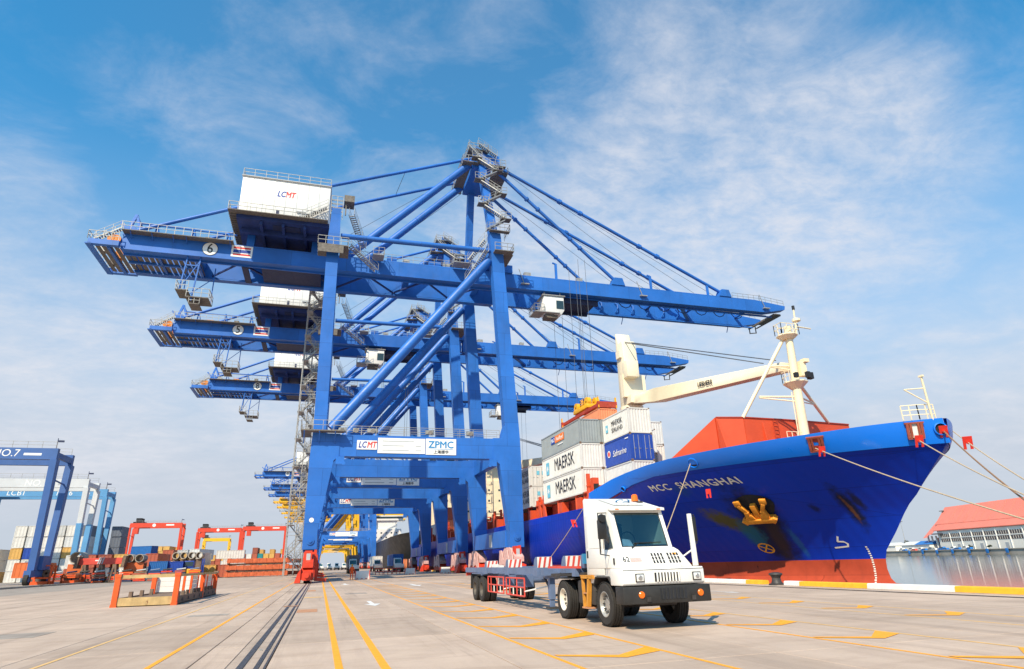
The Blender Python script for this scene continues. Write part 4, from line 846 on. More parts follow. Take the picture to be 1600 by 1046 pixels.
def hull_line(pts, w, mat_, name, lift=0.03, closed=False):
    b = sm(); pts = list(pts)+([pts[0]] if closed else [])
    for (y0, z0), (y1, z1) in zip(pts[:-1], pts[1:]):
        d = Vector((y1-y0, z1-z0)); d.normalize(); n = Vector((-d.y, d.x))*w/2; e = d*w*0.3
        q = [(y0-e.x+n.x, z0-e.y+n.y), (y1+e.x+n.x, z1+e.y+n.y), (y1+e.x-n.x, z1+e.y-n.y), (y0-e.x-n.x, z0-e.y-n.y)]
        b.add([(hull_x(y, z)-lift, y, z) for y, z in q], [(0, 1, 2, 3)])
    return SP(name, b, mat_)

def frame_at(y, z):          # tangent frame on the near side of the bow
    p = Vector((hull_x(y, z), y, z)); t = (Vector((hull_x(y-0.2, z), y-0.2, z))-p).normalized()
    u = (Vector((hull_x(y, z+0.2), y, z+0.2))-p).normalized(); u = (u-t*u.dot(t)).normalized(); n = u.cross(t).normalized()
    if n.x > 0: n = -n
    return p, t, u, n
def local(mbf, y, z, lift=0.0):
    p, t, u, n = frame_at(y, z); return lambda a, b, c: p+t*a+u*b+n*(c+lift)
# anchor in its pocket
f = local(None, 40.95, 4.75)
an = sm()
def bar(a, b, w, h): an.beam(f(*a), f(*b), w, h, up=frame_at(40.95, 4.75)[3])
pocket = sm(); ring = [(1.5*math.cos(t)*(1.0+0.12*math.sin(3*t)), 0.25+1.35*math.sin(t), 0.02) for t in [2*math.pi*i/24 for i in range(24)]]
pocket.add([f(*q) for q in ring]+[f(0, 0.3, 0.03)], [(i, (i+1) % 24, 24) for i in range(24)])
SP('anchor_pocket', pocket, 'dull_black')
bar((0, -0.7, 0.25), (0, 0.75, 0.22), 0.42, 0.36); bar((-1.15, -0.72, 0.28), (1.25, -0.72, 0.28), 0.40, 0.55)
for s_ in (-1, 1):
    bar((s_*0.75, -0.6, 0.35), (s_*0.62, 0.3, 0.42), 0.36, 0.30); bar((s_*0.62, 0.25, 0.42), (s_*0.98, 0.95, 0.42), 0.30, 0.24); bar((s_*0.98, 0.9, 0.42), (s_*1.02, 1.35, 0.38), 0.5, 0.2); bar((s_*0.35, -0.75, 0.35), (s_*0.6, -0.1, 0.4), 0.5, 0.3)
    bar((s_*0.95, -0.95, 0.30), (s_*1.25, -0.55, 0.32), 0.35, 0.45)
SP('anchor', an, 'anchor_rust', bevel=0.04)
# thruster mark, bulb mark, draught figures
cy_, cz_ = 43.0, 2.0
hull_line([(cy_+0.52*math.cos(2*math.pi*i/16), cz_+0.34*math.sin(2*math.pi*i/16)) for i in range(16)], 0.085, 'paint_yellow', 'thruster_mark', closed=True)
for a in (0.6, 2.2): hull_line([(cy_+0.5*math.cos(a), cz_+0.33*math.sin(a)), (cy_-0.5*math.cos(a), cz_-0.33*math.sin(a))], 0.08, 'paint_yellow', 'thruster_mark')
hull_line([(37.68, 2.6), (37.9, 2.28), (37.55, 2.25), (37.40, 2.10), (37.50, 1.93), (38.33, 1.86)], 0.10, 'name_white', 'bulb_mark')
for i in range(18):
    z = 1.85-0.145*i; hull_line([(36.50+0.02*(i%2), z), (36.44, z)], 0.085, 'name_white', 'draught_mark', 0.04)
# ---- openings in the bulwark
def ring_on(y, z, r, name, sx=1.0):
    g = local(None, y, z, 0.02); b = sm(); n = 20; vs = []
    for rr, h in ((r*1.22, 0.0), (r*1.18, 0.12), (r, 0.14), (r*0.94, 0.03)):
        vs += [g(rr*sx*math.cos(2*math.pi*i/n), rr*math.sin(2*math.pi*i/n), h) for i in range(n)]
    b.add(vs, [(k*n+i, k*n+(i+1) % n, (k+1)*n+(i+1) % n, (k+1)*n+i) for k in range(3) for i in range(n)]+[tuple(range(3*n, 4*n))])
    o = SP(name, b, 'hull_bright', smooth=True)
    b2 = sm(); b2.add([g(r*0.93*sx*math.cos(2*math.pi*i/n), r*0.93*math.sin(2*math.pi*i/n), 0.035) for i in range(n)], [tuple(range(n))]); b2.build('opening', 'dull_black', o)
ring_on(41.45, 8.35, 0.36, 'fairlead'); ring_on(50.2, 7.35, 0.22, 'fairlead'); ring_on(28.98, 8.72, 0.34, 'fairlead')
for y, z in ((33.75, 8.50), (29.75, 8.72)):
    g = local(None, y, z, 0.03); b = sm(); n_ = frame_at(y, z)[3]
    for x0, z0, x1, z1, w in ((-0.40, -0.46, -0.40, 0.46, 0.16), (0.40, -0.46, 0.40, 0.46, 0.16), (-0.55, 0.50, 0.55, 0.50, 0.10), (-0.46, -0.48, 0.46, -0.48, 0.10), (-0.22, -0.42, -0.22, 0.46, 0.13), (0.22, -0.42, 0.22, 0.46, 0.13)):
        b.beam(g(x0, z0, 0.05), g(x1, z1, 0.05), w, 0.18, up=n_)
    o = SP('roller_fairlead', b, 'fairlead_red')
    b2 = sm(); b2.add([g(-0.36, -0.44, 0.02), g(0.36, -0.44, 0.02), g(0.36, 0.44, 0.02), g(-0.36, 0.44, 0.02)], [(0, 1, 2, 3)]); b2.build('opening', 'ship_white' if y < 32 else 'deck_red_dark', o)
# ---- breakwater across the foredeck
bw = [(28.6, 48.2, 9.2), (30.9, 43.3, 12.40), (33.0, 42.55, 12.30), (37.5, 42.9, 12.35), (45.6, 44.3, 12.5), (47.2, 47.4, 10.6), (47.4, 48.4, 9.2)]
for k, (a, b_) in enumerate(zip(bw[:-1], bw[1:])):
    q = sm(); d = Vector((b_[1]-a[1], -(b_[0]-a[0]), 0)).normalized()*0.12
    a = Vector(a); b_ = Vector(b_)
    vs = [a, b_, Vector((b_.x, b_.y, 7.3)), Vector((a.x, a.y, 7.3))]; q.add(vs+[v+d for v in vs], [(0, 1, 2, 3), (7, 6, 5, 4), (0, 4, 5, 1), (1, 5, 6, 2), (2, 6, 7, 3), (3, 7, 4, 0)])
    SP('breakwater_panel', q, 'deck_red')
SP('breakwater_rib', sm().prism([(43.2, 7.4), (41.6, 7.4), (43.1, 12.3)], 'x', 30.85, 31.0).prism([(42.6, 7.4), (41.9, 7.4), (42.6, 12.2)], 'x', 34.9, 35.0), 'deck_red', split=True)
SP('breakwater_cap', sm().beam((30.9, 43.25, 12.42), (33.0, 42.5, 12.33), 0.3, 0.08).beam((33, 42.5, 12.33), (37.5, 42.85, 12.37), 0.3, 0.08).beam((37.5, 42.85, 12.37), (45.6, 44.25, 12.52), 0.3, 0.08), 'deck_red_dark', split=True)
SP('breakwater_ladder', sm().rail([(36.0, 42.55, 7.6), (36.45, 42.55, 7.6)], 4.6, 0.45, 0.035, 14), 'deck_red_dark')
SP('winch', sm().tube((33, 37.5, 8.9), (35.4, 37.5, 8.9), 0.55, 16).box(33, 33.2, 36.8, 38.2, 7.7, 9.3).box(35.3, 35.5, 36.8, 38.2, 7.7, 9.3), 'deck_red_dark', split=True)
SP('deck_locker', sm().box(29.6, 30.2, 41.0, 42.0, 8.3, 9.25), 'mast_cream')
# ---- foremast
fm = SP('foremast', sm().tube((CX, 41.05, 7.6), (CX, 40.75, 15.0), 0.42, 18, 0.36).tube((CX, 40.75, 15.0), (CX, 40.5, 20.1), 0.34, 16, 0.30), 'mast_cream', smooth=True)
for a, b_, r in (((33.0, 42.5, 12.3), (37.25, 40.8, 19.2), 0.15), ((43.0, 43.8, 12.5), (37.8, 40.9, 15.3), 0.14)):
    SP('strut', sm().tube(a, b_, r, 12), 'mast_cream', fm, smooth=True)
SP('crosstree', sm().tube((37.3, 40.9, 16.6), (35.7, 41.3, 16.6), 0.09, 8).tube((37.3, 40.9, 16.25), (35.7, 41.3, 16.55), 0.06, 8).tube((37.3, 40.9, 13.9), (34.4, 41.8, 14.0), 0.08, 8).tube((37.3, 40.9, 13.5), (34.4, 41.8, 13.9), 0.06, 8).tube((37.7, 40.9, 13.9), (40.0, 41.9, 13.7), 0.08, 8).tube((37.7, 40.9, 13.5), (40.0, 41.9, 13.6), 0.06, 8), 'mast_cream', fm, split=True)
SP('mast_platform', sm().lathe([(0, 0.2), (0.0, 0.45), (0.5, 1.0), (0.6, 1.0), (0.6, 0.2)], (CX, 40.8, 14.55), 'z', 8), 'mast_cream', fm)
SP('mast_platform', sm().lathe([(0, 0.2), (0.0, 0.5), (0.3, 0.9), (0.38, 0.9), (0.38, 0.2)], (CX-0.1, 40.6, 18.9), 'z', 8), 'mast_cream', fm)
SP('platform_rail', sm().rail([(CX-0.95, 40.3, 15.1), (CX-0.95, 41.2, 15.1), (CX-0.3, 41.7, 15.1)], 0.9, 0.6, 0.03).rail([(CX-1.0, 40.1, 19.3), (CX-1.0, 41.0, 19.3), (CX+0.1, 41.4, 19.3), (CX+0.8, 41.0, 19.3), (CX+0.8, 40.1, 19.3), (CX-1.0, 40.1, 19.3)], 0.95, 0.6, 0.03), 'mast_cream', fm)
SP('mast_light', sm().tube((CX+0.6, 40.2, 19.3), (CX+0.6, 40.0, 21.6), 0.07, 8).lathe([(0, 0.1), (0.1, 0.35), (0.3, 0.35), (0.4, 0.1)], (CX+0.75, 40.1, 20.4), 'z', 10).tube((CX+0.6, 40.1, 20.0), (CX+2.3, 40.3, 20.0), 0.06, 6), 'mast_cream', fm)
SP('signal_lamp', sm().cbox((CX+1.1, 40.2, 15.6), (0.4, 0.4, 0.55)).cbox((CX+0.6, 39.9, 15.6), (0.3, 0.3, 0.5)).tube((CX+0.6, 40.0, 21.55), (CX+0.6, 40.0, 21.9), 0.12, 8).cbox((CX-0.6, 39.9, 15.5), (0.3, 0.3, 0.4)), 'dull_black', fm, split=True)
SP('lamp_box', sm().cbox((CX+0.75, 40.6, 16.3), (0.6, 0.5, 1.3)).cbox((CX+1.05, 40.4, 17.0), (0.5, 0.5, 0.3)).tube((CX+0.4, 41, 8), (CX+0.5, 40.9, 14.5), 0.05, 6).tube((CX-0.55, 41, 9.6), (CX-0.5, 40.9, 14.3), 0.04, 6), 'mast_cream', fm)
SP('mast_step', sm().box(CX-2.0, CX-0.3, 40.6, 41.6, 9.65, 9.95).rail([(CX-2, 40.6, 9.95), (CX-0.5, 40.6, 9.95)], 0.9, 0.5, 0.03), 'mast_cream', fm)
# ---- jackstaff and rails on the stem head
js = SP('jackstaff', sm().tube((36.9, 29.1, 9.3), (36.5, 28.8, 12.1), 0.07, 8).tube((36.62, 28.9, 11.35), (35.6, 29.5, 11.35), 0.04, 6).tube((35.6, 29.5, 11.35), (36.75, 29.0, 10.4), 0.04, 6).cbox((36.5, 28.8, 12.12), (0.16, 0.3, 0.12)), 'mast_cream')
SP('pulpit_rail', sm().rail([(35.4, 29.9, 9.4), (36.2, 29.4, 9.4), (37.2, 29.1, 9.4)], 0.95, 0.5, 0.035, 3), 'mast_cream')
# ---- deck cranes
def deck_crane(y, jl, zt, z_end):
    c = SP('deck_crane', sm().tube((CX, y, 6.3), (CX, y, 19.9), 1.25, 24).lathe([(0, 1.25), (0, 1.5), (0.4, 1.5), (0.4, 1.2)], (CX, y, 19.6), 'z', 24), 'mast_pale', smooth=True)
    SP('crane_tower', sm().prism([(y-1.25, 20.0), (y+1.15, 20.0), (y+1.05, 27.0), (y+0.95, zt), (y+0.55, zt), (y+0.1, zt-1.6), (y-0.7, zt-1.4), (y-0.95, zt-2.0), (y-1.1, 25.5)], 'x', CX-1.05, CX+1.05), 'mast_pale', c, bevel=0.25)
    SP('tower_box', sm().box(CX-1.35, CX-1.0, y-0.6, y+0.5, 26.6, 27.6).box(CX-1.6, CX+1.6, y-1.4, y-0.6, 21.0, 24.0), 'mast_pale', c, split=True)
    cb = SP('crane_cab', sm().box(CX-1.5, CX+0.2, y-2.6, y-1.2, 23.4, 25.6), 'mast_pale', c, bevel=0.08)
    j = Vector((CX, y-1.3, 20.6)); e = Vector((CX, y-jl, z_end))
    jb = SP('crane_jib', sm().beam(j, j.lerp(e, 0.22), 1.4, 0.9, w2=1.6, h2=1.62).beam(j.lerp(e, 0.22), e, 1.6, 1.62, w2=1.1, h2=0.8), 'mast_pale', c, bevel=0.05)
    SP('jib_foot', sm().box(CX-1.15, CX+1.15, y-2.2, y-0.9, 20.1, 21.1), 'mast_pale', c)
    r = sm()
    for dx in (-0.5, 0.5):
        for k in (0.96, 0.90): r.tube((CX+dx, y-0.6, zt-1.5-2*(1-k)), tuple(j.lerp(e, k)+Vector((0, 0, 0.8))), 0.045, 4)
    SP('luffing_rope', r, 'rope_steel', c)
    return jb, j, e
jb, j, e = deck_crane(70.0, 28.5, 30.4, 16.7)
c = j.lerp(e, 0.60)
d = (e-j).normalized(); ang = math.atan2(d.z, -d.y)
lettering('LIEBHERR', 0.62, Vector((CX-0.80, c.y, c.z))-Vector(SO), (rad(90), -ang, rad(-90)), 'dull_black', jb, bold=0.02)
for o_ in jb.children: pass
deck_crane(128.0, 36.0, 29.0, 17.2)
# ---- hatches, lashing bridges, deck steelwork
for k, (y0, y1) in enumerate(((50, 71.6), (75.0, 88.5), (91, 118), (121, 124), (131, 160))):
    SP('hatch_cover', sm().box(26.4, 48.6, y0, y1, 6.2, 7.75), 'deck_red_dark')
for k, y in enumerate((59.0, 72.6, 74.2, 89.6, 96.0, 103, 110, 119.5, 126, 134, 141, 148, 156, 162)):
    b = sm()
    for i in range(9):
        x = 25.5+i*2.95
        b.box(x, x+0.35, y-0.45, y-0.2, 6.2, 9.0 if (i+k) % 3 else 9.8).box(x, x+0.35, y+0.5, y+0.75, 6.2, 8.6).beam((x+0.17, y-0.3, 6.3), (x+0.17, y+0.6, 8.6), 0.16)
    b.box(25.4, 49.4, y-0.5, y+0.8, 7.9, 8.05).box(25.4, 49.4, y-0.5, y-0.35, 8.5, 8.65)
    b.prism([(y-1.6, 6.25), (y-0.5, 6.25), (y-0.5, 8.3), (y-0.9, 8.3)], 'x', 25.35, 25.5)
    SP('lashing_bridge', b, 'deck_red')
for y in (60.6, 66, 77, 81, 85, 93, 99.5, 106, 113, 123, 130, 137, 145, 152):
    SP('deck_vent', sm().box(25.3, 26.1, y-0.5, y+0.5, 6.2, 7.6).tube((25.6, y+1.2, 6.2), (25.6, y+1.2, 8.0), 0.18, 8).cbox((25.7, y+1.2, 8.05), (0.6, 0.6, 0.25)), 'deck_red', split=True)
SP('deck_house', sm().box(25.75, 26.4, 57.7, 58.3, 6.4, 9.3), 'deck_red'); SP('deck_house_window', sm().box(25.80, 26.35, 57.66, 57.69, 7.9, 8.7), 'dull_black')
SP('floodlight_mast', sm().rail([(25.8, 101.2, 6.3), (26.9, 101.2, 6.3)], 10.5, 1.1, 0.09, 7).rail([(25.8, 102.2, 6.3), (26.9, 102.2, 6.3)], 10.5, 1.1, 0.09, 7), 'mast_cream', split=True)
# ---- accommodation aft
ac = SP('accommodation', sm().box(27.0, 48.0, 166, 182, 6.3, 22.6).box(28.5, 46.5, 166.5, 180, 22.61, 26.0), 'mast_cream')
SP('bridge_wing', sm().box(24.9, 50.1, 166.2, 171, 26.01, 28.8), 'ship_white', ac)
SP('bridge_window', sm().box(25.1, 49.9, 166.12, 166.19, 27.2, 28.3), 'glass_dark', ac)
for i in range(5):
    for k in range(7):
        SP('window', sm().box(28.2+k*2.9, 28.7+k*2.9, 165.95, 165.99, 8.6+i*2.8, 9.1+i*2.8), 'glass_dark', ac)
SP('funnel', sm().prism([(33, 184), (42, 184), (41.5, 191), (33.5, 191)], 'z', 6.3, 31), 'hull_blue')
# ================================================================ mooring ropes and rat guards
def rope_thing(label, a, b_, sag, r=0.034, m_='rope'):
    a = Vector(a); b_ = Vector(b_); o = a; n = 28; m1 = MB(a); L_ = (b_-a).length
    pts = [a.lerp(b_, i/n)-Vector((0, 0, sag*4*(i/n)*(1-i/n))) for i in range(n+1)]
    m1.path(pts, r, 6); ob = m1.build('mooring_rope', m_, None, smooth=True); ob.location = a
    return tag(ob, label, 'rope', 'mooring ropes'), pts
def guard(label, p, q, s=1.0):
    p = Vector(p); d = (Vector(q)-p).normalized(); g = thing('rat_guard', label, 'rat guard', p, group='red rat guards on the mooring ropes')
    up = Vector((0, 0, 1)); a = d.cross(up).normalized(); b_ = a.cross(d)
    m1 = MB()
    pr = [(-0.26, 0.38), (0.26, 0.38), (0.26, -0.45), (0.10, -0.45), (0.10, 0.0), (-0.10, 0.0), (-0.10, -0.45), (-0.26, -0.45)]
    vs = [a*u*s+b_*v*s+d*w for w in (-0.02, 0.02) for u, v in pr]; n = len(pr)
    m1.add(vs, [tuple(range(n)), tuple(reversed(range(n, 2*n)))]+[(i, n+i, n+(i+1) % n, (i+1) % n) for i in range(n)])
    m1.build('guard_plate', 'guard_red', g); MB().tube(-d*0.12, d*0.12, 0.10, 8).build('clamp', 'guard_red', g)
_, p1 = rope_thing('pale rope from the round fairlead above the ship name down behind the truck', (26.75, 41.45, 8.25), (23.75, 44.0, 0.45), 0.10)
_, p2 = rope_thing('pale rope from the aft end of the bow bulwark down behind the trailer', (24.95, 57.0, 7.2), (23.75, 69.5, 0.45), 0.25)
_, p3 = rope_thing('long pale rope from the square fairlead crossing the bow to the right', (31.6, 33.75, 8.2), (23.75, 10.9, 0.45), 0.35)
_, p4 = rope_thing('pale rope from the roller fairlead nearest the stem', (35.7, 29.75, 8.3), (23.75, 10.9, 0.45), 0.55)
_, p5 = rope_thing('frayed brown rope from the round opening at the stem', (37.15, 28.8, 8.55), (23.75, 13.5, 0.45), 0.45, 0.045, 'rope_brown')
_, p6 = rope_thing('thin pale rope from the far side of the stem, topmost at the picture edge', (38.2, 29.0, 8.6), (23.75, 11.5, 0.45), 0.55)
guard('red rat guard on the rope by the square fairlead of the bow', p3[1], p3[4], 0.8)
guard('red rat guard on the rope at the roller fairlead nearest the stem', p4[1], p4[4], 0.9)
guard('red rat guard at the round opening of the stem', p5[0], p5[4], 0.9)
guard('red rat guard standing free of the stem on the topmost rope', p6[3], p6[6], 0.95)
guard('red rat guard on the rope running down behind the trailer', p2[8], p2[10], 1.0)
guard('red rat guard hanging below the ship name on the hull', (28.3, 41.9, 6.1), (27.6, 41.6, 6.1), 0.8)
# ================================================================ terminal tractor and its skeletal trailer
TX, TY = 8.0, 15.45           # middle of the front axle on the ground
truck = thing('terminal_tractor', 'white terminal tractor numbered 62 with black bumper and amber beacon', 'truck', (TX, TY, 0))
TO = (TX, TY, 0)
tm = lambda: MB(TO)
def TP(n, b, m_, par=None, **k): return b.build(n, m_, par or truck, **k)
WH = {}
def wheel(par, x, y, r, w, side, rim, off, dual=False):
    key = (r, w, side, rim, dual)
    if key not in WH:
        s_ = side
        t = MB().lathe([(-w/2, r*0.60), (-w/2, r*0.90), (-w/2+0.03, r*0.975), (-w/2+0.07, r), (w/2-0.07, r), (w/2-0.03, r*0.975), (w/2, r*0.90), (w/2, r*0.60), (w/2-0.05, r*0.56), (-w/2+0.05, r*0.56), (-w/2, r*0.60)], (0, 0, 0), 'x', 40)
        tr = MB()
        for i in range(52):                         # tread blocks standing off the tyre
            a = 2*math.pi*i/52
            for u in (-0.36, -0.12, 0.12, 0.36):
                aa = a+(0.03 if u in (-0.12, 0.36) else 0)
                c = Vector((u*w, math.cos(aa)*(r+0.004), math.sin(aa)*(r+0.004)))
                tr.beam(c+Vector((-0.09*w, 0, 0)), c+Vector((0.09*w, 0, 0)), 0.085, 0.022, up=(0, math.cos(aa), math.sin(aa)))
        q = s_*(w/2)
        rm = MB().lathe([(q*0.75, r*0.57), (q*0.98, r*0.585), (q*1.0, r*0.56), (q*0.85, r*0.52), (q*0.30 if not dual else -q*0.1, r*0.46), (q*0.25 if not dual else -q*0.2, r*0.30), (q*0.45 if not dual else q*0.0, r*0.26), (q*0.50 if not dual else q*0.1, r*0.12), (q*0.52 if not dual else q*0.12, 0.0)], (0, 0, 0), 'x', 32)
        nt_ = MB()
        for i in range(10):
            a = 2*math.pi*i/10; bx = (q*0.28 if not dual else -q*0.17)
            nt_.tube((bx, math.cos(a)*r*0.37, math.sin(a)*r*0.37), (bx+s_*0.06, math.cos(a)*r*0.37, math.sin(a)*r*0.37), 0.022, 6)
        WH[key] = (t, tr, rm, nt_, rim, {})
    t, tr, rm, nt_, rim, cache = WH[key]
    o = None
    if not cache:
        o = t.build('wheel', 'tyre', par, smooth=True); a = tr.build('tread', 'tyre', o); b = rm.build('rim', rim, o, smooth=True); c = nt_.build('wheel_nuts', 'chassis_dark', o)
        cache['m'] = (o.data, a.data, b.data, c.data)
    else:
        m4 = cache['m']; o = link('wheel', m4[0], None, par); link('tread', m4[1], None, o); link('rim', m4[2], None, o); link('wheel_nuts', m4[3], None, o)
    o.location = Vector((x, y, r))-Vector(off)
    return o
R_ = 0.515
wheel(truck, 7.12, 15.45, R_, 0.29, -1, 'rim_steel', TO); wheel(truck, 8.93, 15.45, R_, 0.29, 1, 'rim_steel', TO)
for x, s_ in ((7.03, -1), (7.36, 1), (8.66, -1), (8.99, 1)): wheel(truck, x, 18.15, R_, 0.27, s_, 'rim_cream', TO, dual=(x in (7.03, 8.99)))
# chassis
TP('chassis_rail', tm().box(7.55, 7.68, 14.2, 19.3, 0.62, 0.88), 'chassis_dark'); TP('chassis_rail', tm().box(8.32, 8.45, 14.2, 19.3, 0.62, 0.88), 'chassis_dark')
TP('axle', tm().tube((7.1, 15.45, 0.5), (8.95, 15.45, 0.5), 0.09, 10).cbox((8.0, 15.45, 0.62), (0.9, 0.4, 0.3)), 'chassis_dark')
TP('axle', tm().tube((7.1, 18.15, 0.51), (8.95, 18.15, 0.51), 0.12, 10).lathe([(-0.3, 0.1), (-0.15, 0.28), (0.15, 0.28), (0.3, 0.1)], (8.0, 18.15, 0.51), 'x', 14), 'chassis_dark')
TP('engine', tm().box(7.7, 8.75, 14.9, 16.9, 0.45, 1.3), 'chassis_dark', bevel=0.05)
TP('fifth_wheel', tm().prism([(7.35, 18.9), (7.35, 17.6), (7.7, 17.1), (8.3, 17.1), (8.65, 17.6), (8.65, 18.9), (8.2, 19.2), (8.05, 18.3), (7.95, 18.3), (7.8, 19.2)], 'z', 1.10, 1.18), 'chassis_dark')
TP('fifth_wheel_stand', tm().box(7.5, 8.5, 17.3, 18.7, 0.88, 1.10), 'chassis_dark')
TP('rear_fender', tm().prism([(17.45, 1.07), (18.85, 1.07), (18.85, 1.10), (17.45, 1.10)], 'x', 6.88, 7.50), 'chassis_dark')
# bumper
bp_ = TP('bumper', tm().prism([(6.83, 14.03), (9.17, 14.03), (9.17, 14.45), (8.95, 14.75), (7.05, 14.75), (6.83, 14.45)], 'z', 0.57, 0.955), 'bumper_black', bevel=0.025)
TP('bumper_recess', tm().box(7.80, 8.50, 14.022, 14.028, 0.66, 0.90), 'dull_black', bp_)
for i in range(7): TP('slat', tm().box(7.83+i*0.095, 7.865+i*0.095, 14.012, 14.021, 0.66, 0.90), 'bumper_black', bp_)
for x in (7.30, 8.88): TP('indicator', tm().lathe([(-0.03, 0.0), (-0.03, 0.06), (-0.015, 0.078), (0, 0.08)], (x, 14.028, 0.77), 'y', 16), 'lamp_amber', bp_, smooth=True)
# lower front panel and hood
fp = TP('front_panel', tm().prism([(14.10, 0.975), (14.06, 1.02), (14.06, 1.32), (14.10, 1.36), (14.75, 1.36), (14.75, 0.975)], 'x', 6.86, 9.06), 'truck_white', bevel=0.018)
TP('seam', tm().box(6.87, 9.05, 14.052, 14.058, 1.315, 1.325), 'chassis_dark', fp)
for x in (7.30, 8.84):
    h_ = TP('headlight', tm().box(x-0.115, x+0.115, 14.035, 14.058, 1.05, 1.24), 'mirror_black', bevel=0.008)
    TP('lens', tm().box(x-0.095, x+0.095, 14.018, 14.036, 1.07, 1.22), 'lamp_clear', h_, bevel=0.012)
    TP('bulb', tm().lathe([(-0.012, 0), (-0.01, 0.05), (0, 0.06)], (x, 14.02, 1.145), 'y', 14), 'chrome', h_)
TP('grille', tm().box(7.70, 8.38, 14.048, 14.057, 1.05, 1.25), 'dull_black', fp)
for i in range(8): TP('grille_bar', tm().box(7.745+i*0.083, 7.785+i*0.083, 14.036, 14.047, 1.045, 1.255), 'truck_white', fp)
hood = TP('hood', tm().prism([(14.15, 1.362), (14.42, 1.78), (16.3, 1.86), (16.3, 1.362)], 'x', 6.95, 8.52).prism([(6.96+1.562, 1.362), (9.02, 1.362), (8.66, 1.76), (8.522, 1.83)], 'y', 14.45, 16.3), 'truck_white', bevel=0.02)
def on_slope(u, v, lift=0.012): # point on the slanting hood front: u across, v up the slope
    a = Vector((0, 14.15, 1.362)); b = Vector((0, 14.42, 1.78)); p = a.lerp(b, v); n = Vector((0, -(b-a).z, (b-a).y)).normalized()
    return Vector((u, p.y, p.z))+n*lift
vent = tm()
for r_ in range(3):
    for i in range(9):
        if i == 4: continue
        x = 7.80+i*0.088; v0 = 0.22+0.2*r_
        vent.add([on_slope(x, v0), on_slope(x+0.05, v0), on_slope(x+0.05, v0+0.16), on_slope(x, v0+0.16)], [(0, 1, 2, 3)])
o_ = TP('hood_vent', vent, 'dull_black', hood); o_['kind'] = 'stuff'
TP('hood_label', tm().add([on_slope(8.40, 0.68), on_slope(8.50, 0.68), on_slope(8.50, 0.78), on_slope(8.40, 0.78)], [(0, 1, 2, 3)]), 'paint_yellow', hood)
TP('faded_plate', tm().add([on_slope(7.20, 0.35), on_slope(7.50, 0.35), on_slope(7.50, 0.55), on_slope(7.20, 0.55)], [(0, 1, 2, 3)]), 'bogie_faded', hood)
sl = math.atan2(0.27, 0.418)
lettering('62', 0.19, on_slope(7.09, 0.47, 0.014)-Vector(TO), (rad(90)-sl, 0, 0), 'ink', hood, depth=0.002)
# cab
PROF = [(14.44, 1.80), (14.82, 2.74), (14.72, 2.80), (16.35, 3.19), (16.45, 3.15), (16.45, 1.0), (16.40, 0.98), (15.98, 1.0), (15.85, 1.17), (15.05, 1.17), (14.85, 0.98), (14.76, 0.98), (14.76, 1.37)]
cab = TP('cab', tm().prism(PROF, 'x', 6.98, 7.04), 'truck_white', bevel=0.012)
TP('cab_side', tm().prism(PROF, 'x', 8.44, 8.50), 'truck_white', cab, bevel=0.012)
TP('cab_rear', tm().box(7.04, 8.44, 16.39, 16.448, 1.0, 3.15), 'truck_white', cab)
TP('cab_roof', tm().prism([(14.73, 2.795), (16.35, 3.185), (16.44, 3.15), (16.44, 3.09), (16.35, 3.11), (14.83, 2.74)], 'x', 7.04, 8.44), 'truck_white', cab)
TP('cab_floor', tm().box(7.04, 8.44, 14.78, 16.39, 1.37, 1.42), 'chassis_dark', cab)
TP('dashboard', tm().prism([(14.5, 1.42), (15.0, 1.42), (15.0, 1.88), (14.62, 1.90), (14.5, 1.8)], 'x', 7.05, 8.43), 'seat', cab)
TP('seat', tm().box(7.35, 7.95, 15.7, 16.2, 1.42, 1.85).box(7.35, 7.95, 16.05, 16.25, 1.86, 2.5), 'seat', cab, bevel=0.05)
TP('steering_wheel', tm().lathe([(0, 0.19), (-0.02, 0.21), (0, 0.23), (0.02, 0.21), (0, 0.19)], (7.65, 15.2, 2.02), 'y', 20), 'mirror_black', cab)
ws = lambda u, v, lift: Vector((u, 14.44+0.38*v, 1.80+0.94*v))+Vector((0, -0.927, 0.375))*lift
def ws_quad(n, u0, u1, v0, v1, lift, m_, par=cab):
    b = tm(); b.add([ws(u0, v0, lift), ws(u1, v0, lift), ws(u1, v1, lift), ws(u0, v1, lift), ws(u0, v0, 0), ws(u1, v0, 0), ws(u1, v1, 0), ws(u0, v1, 0)], [(0, 1, 2, 3), (0, 4, 5, 1), (1, 5, 6, 2), (2, 6, 7, 3), (3, 7, 4, 0)])
    return TP(n, b, m_, par)
for u0, u1, v0, v1 in ((7.0, 7.10, -0.02, 0.99), (8.38, 8.48, -0.02, 0.99), (7.10, 8.38, -0.02, 0.05), (7.10, 8.38, 0.935, 0.99)): ws_quad('window_frame', u0, u1, v0, v1, 0.012, 'truck_white')
for u0, u1, v0, v1 in ((7.10, 7.118, 0.05, 0.935), (8.362, 8.38, 0.05, 0.935), (7.118, 8.362, 0.05, 0.066), (7.118, 8.362, 0.918, 0.935)): ws_quad('gasket', u0, u1, v0, v1, 0.016, 'mirror_black')
TP('windscreen', tm().add([ws(7.10, 0.05, 0.006), ws(8.38, 0.05, 0.006), ws(8.38, 0.935, 0.006), ws(7.10, 0.935, 0.006)], [(0, 1, 2, 3)]), 'clear_glass', cab)
TP('paper_on_dash', tm().add([ws(7.14, 0.06, -0.01), ws(7.44, 0.06, -0.01), ws(7.38, 0.24, -0.012), ws(7.17, 0.27, -0.012)], [(0, 1, 2, 3)]), 'paper', cab)
TP('wiper', tm().beam(ws(7.35, 0.015, 0.03), ws(7.55, 0.14, 0.03), 0.02).beam(ws(7.45, 0.135, 0.03), ws(8.2, 0.15, 0.03), 0.018), 'mirror_black', cab)
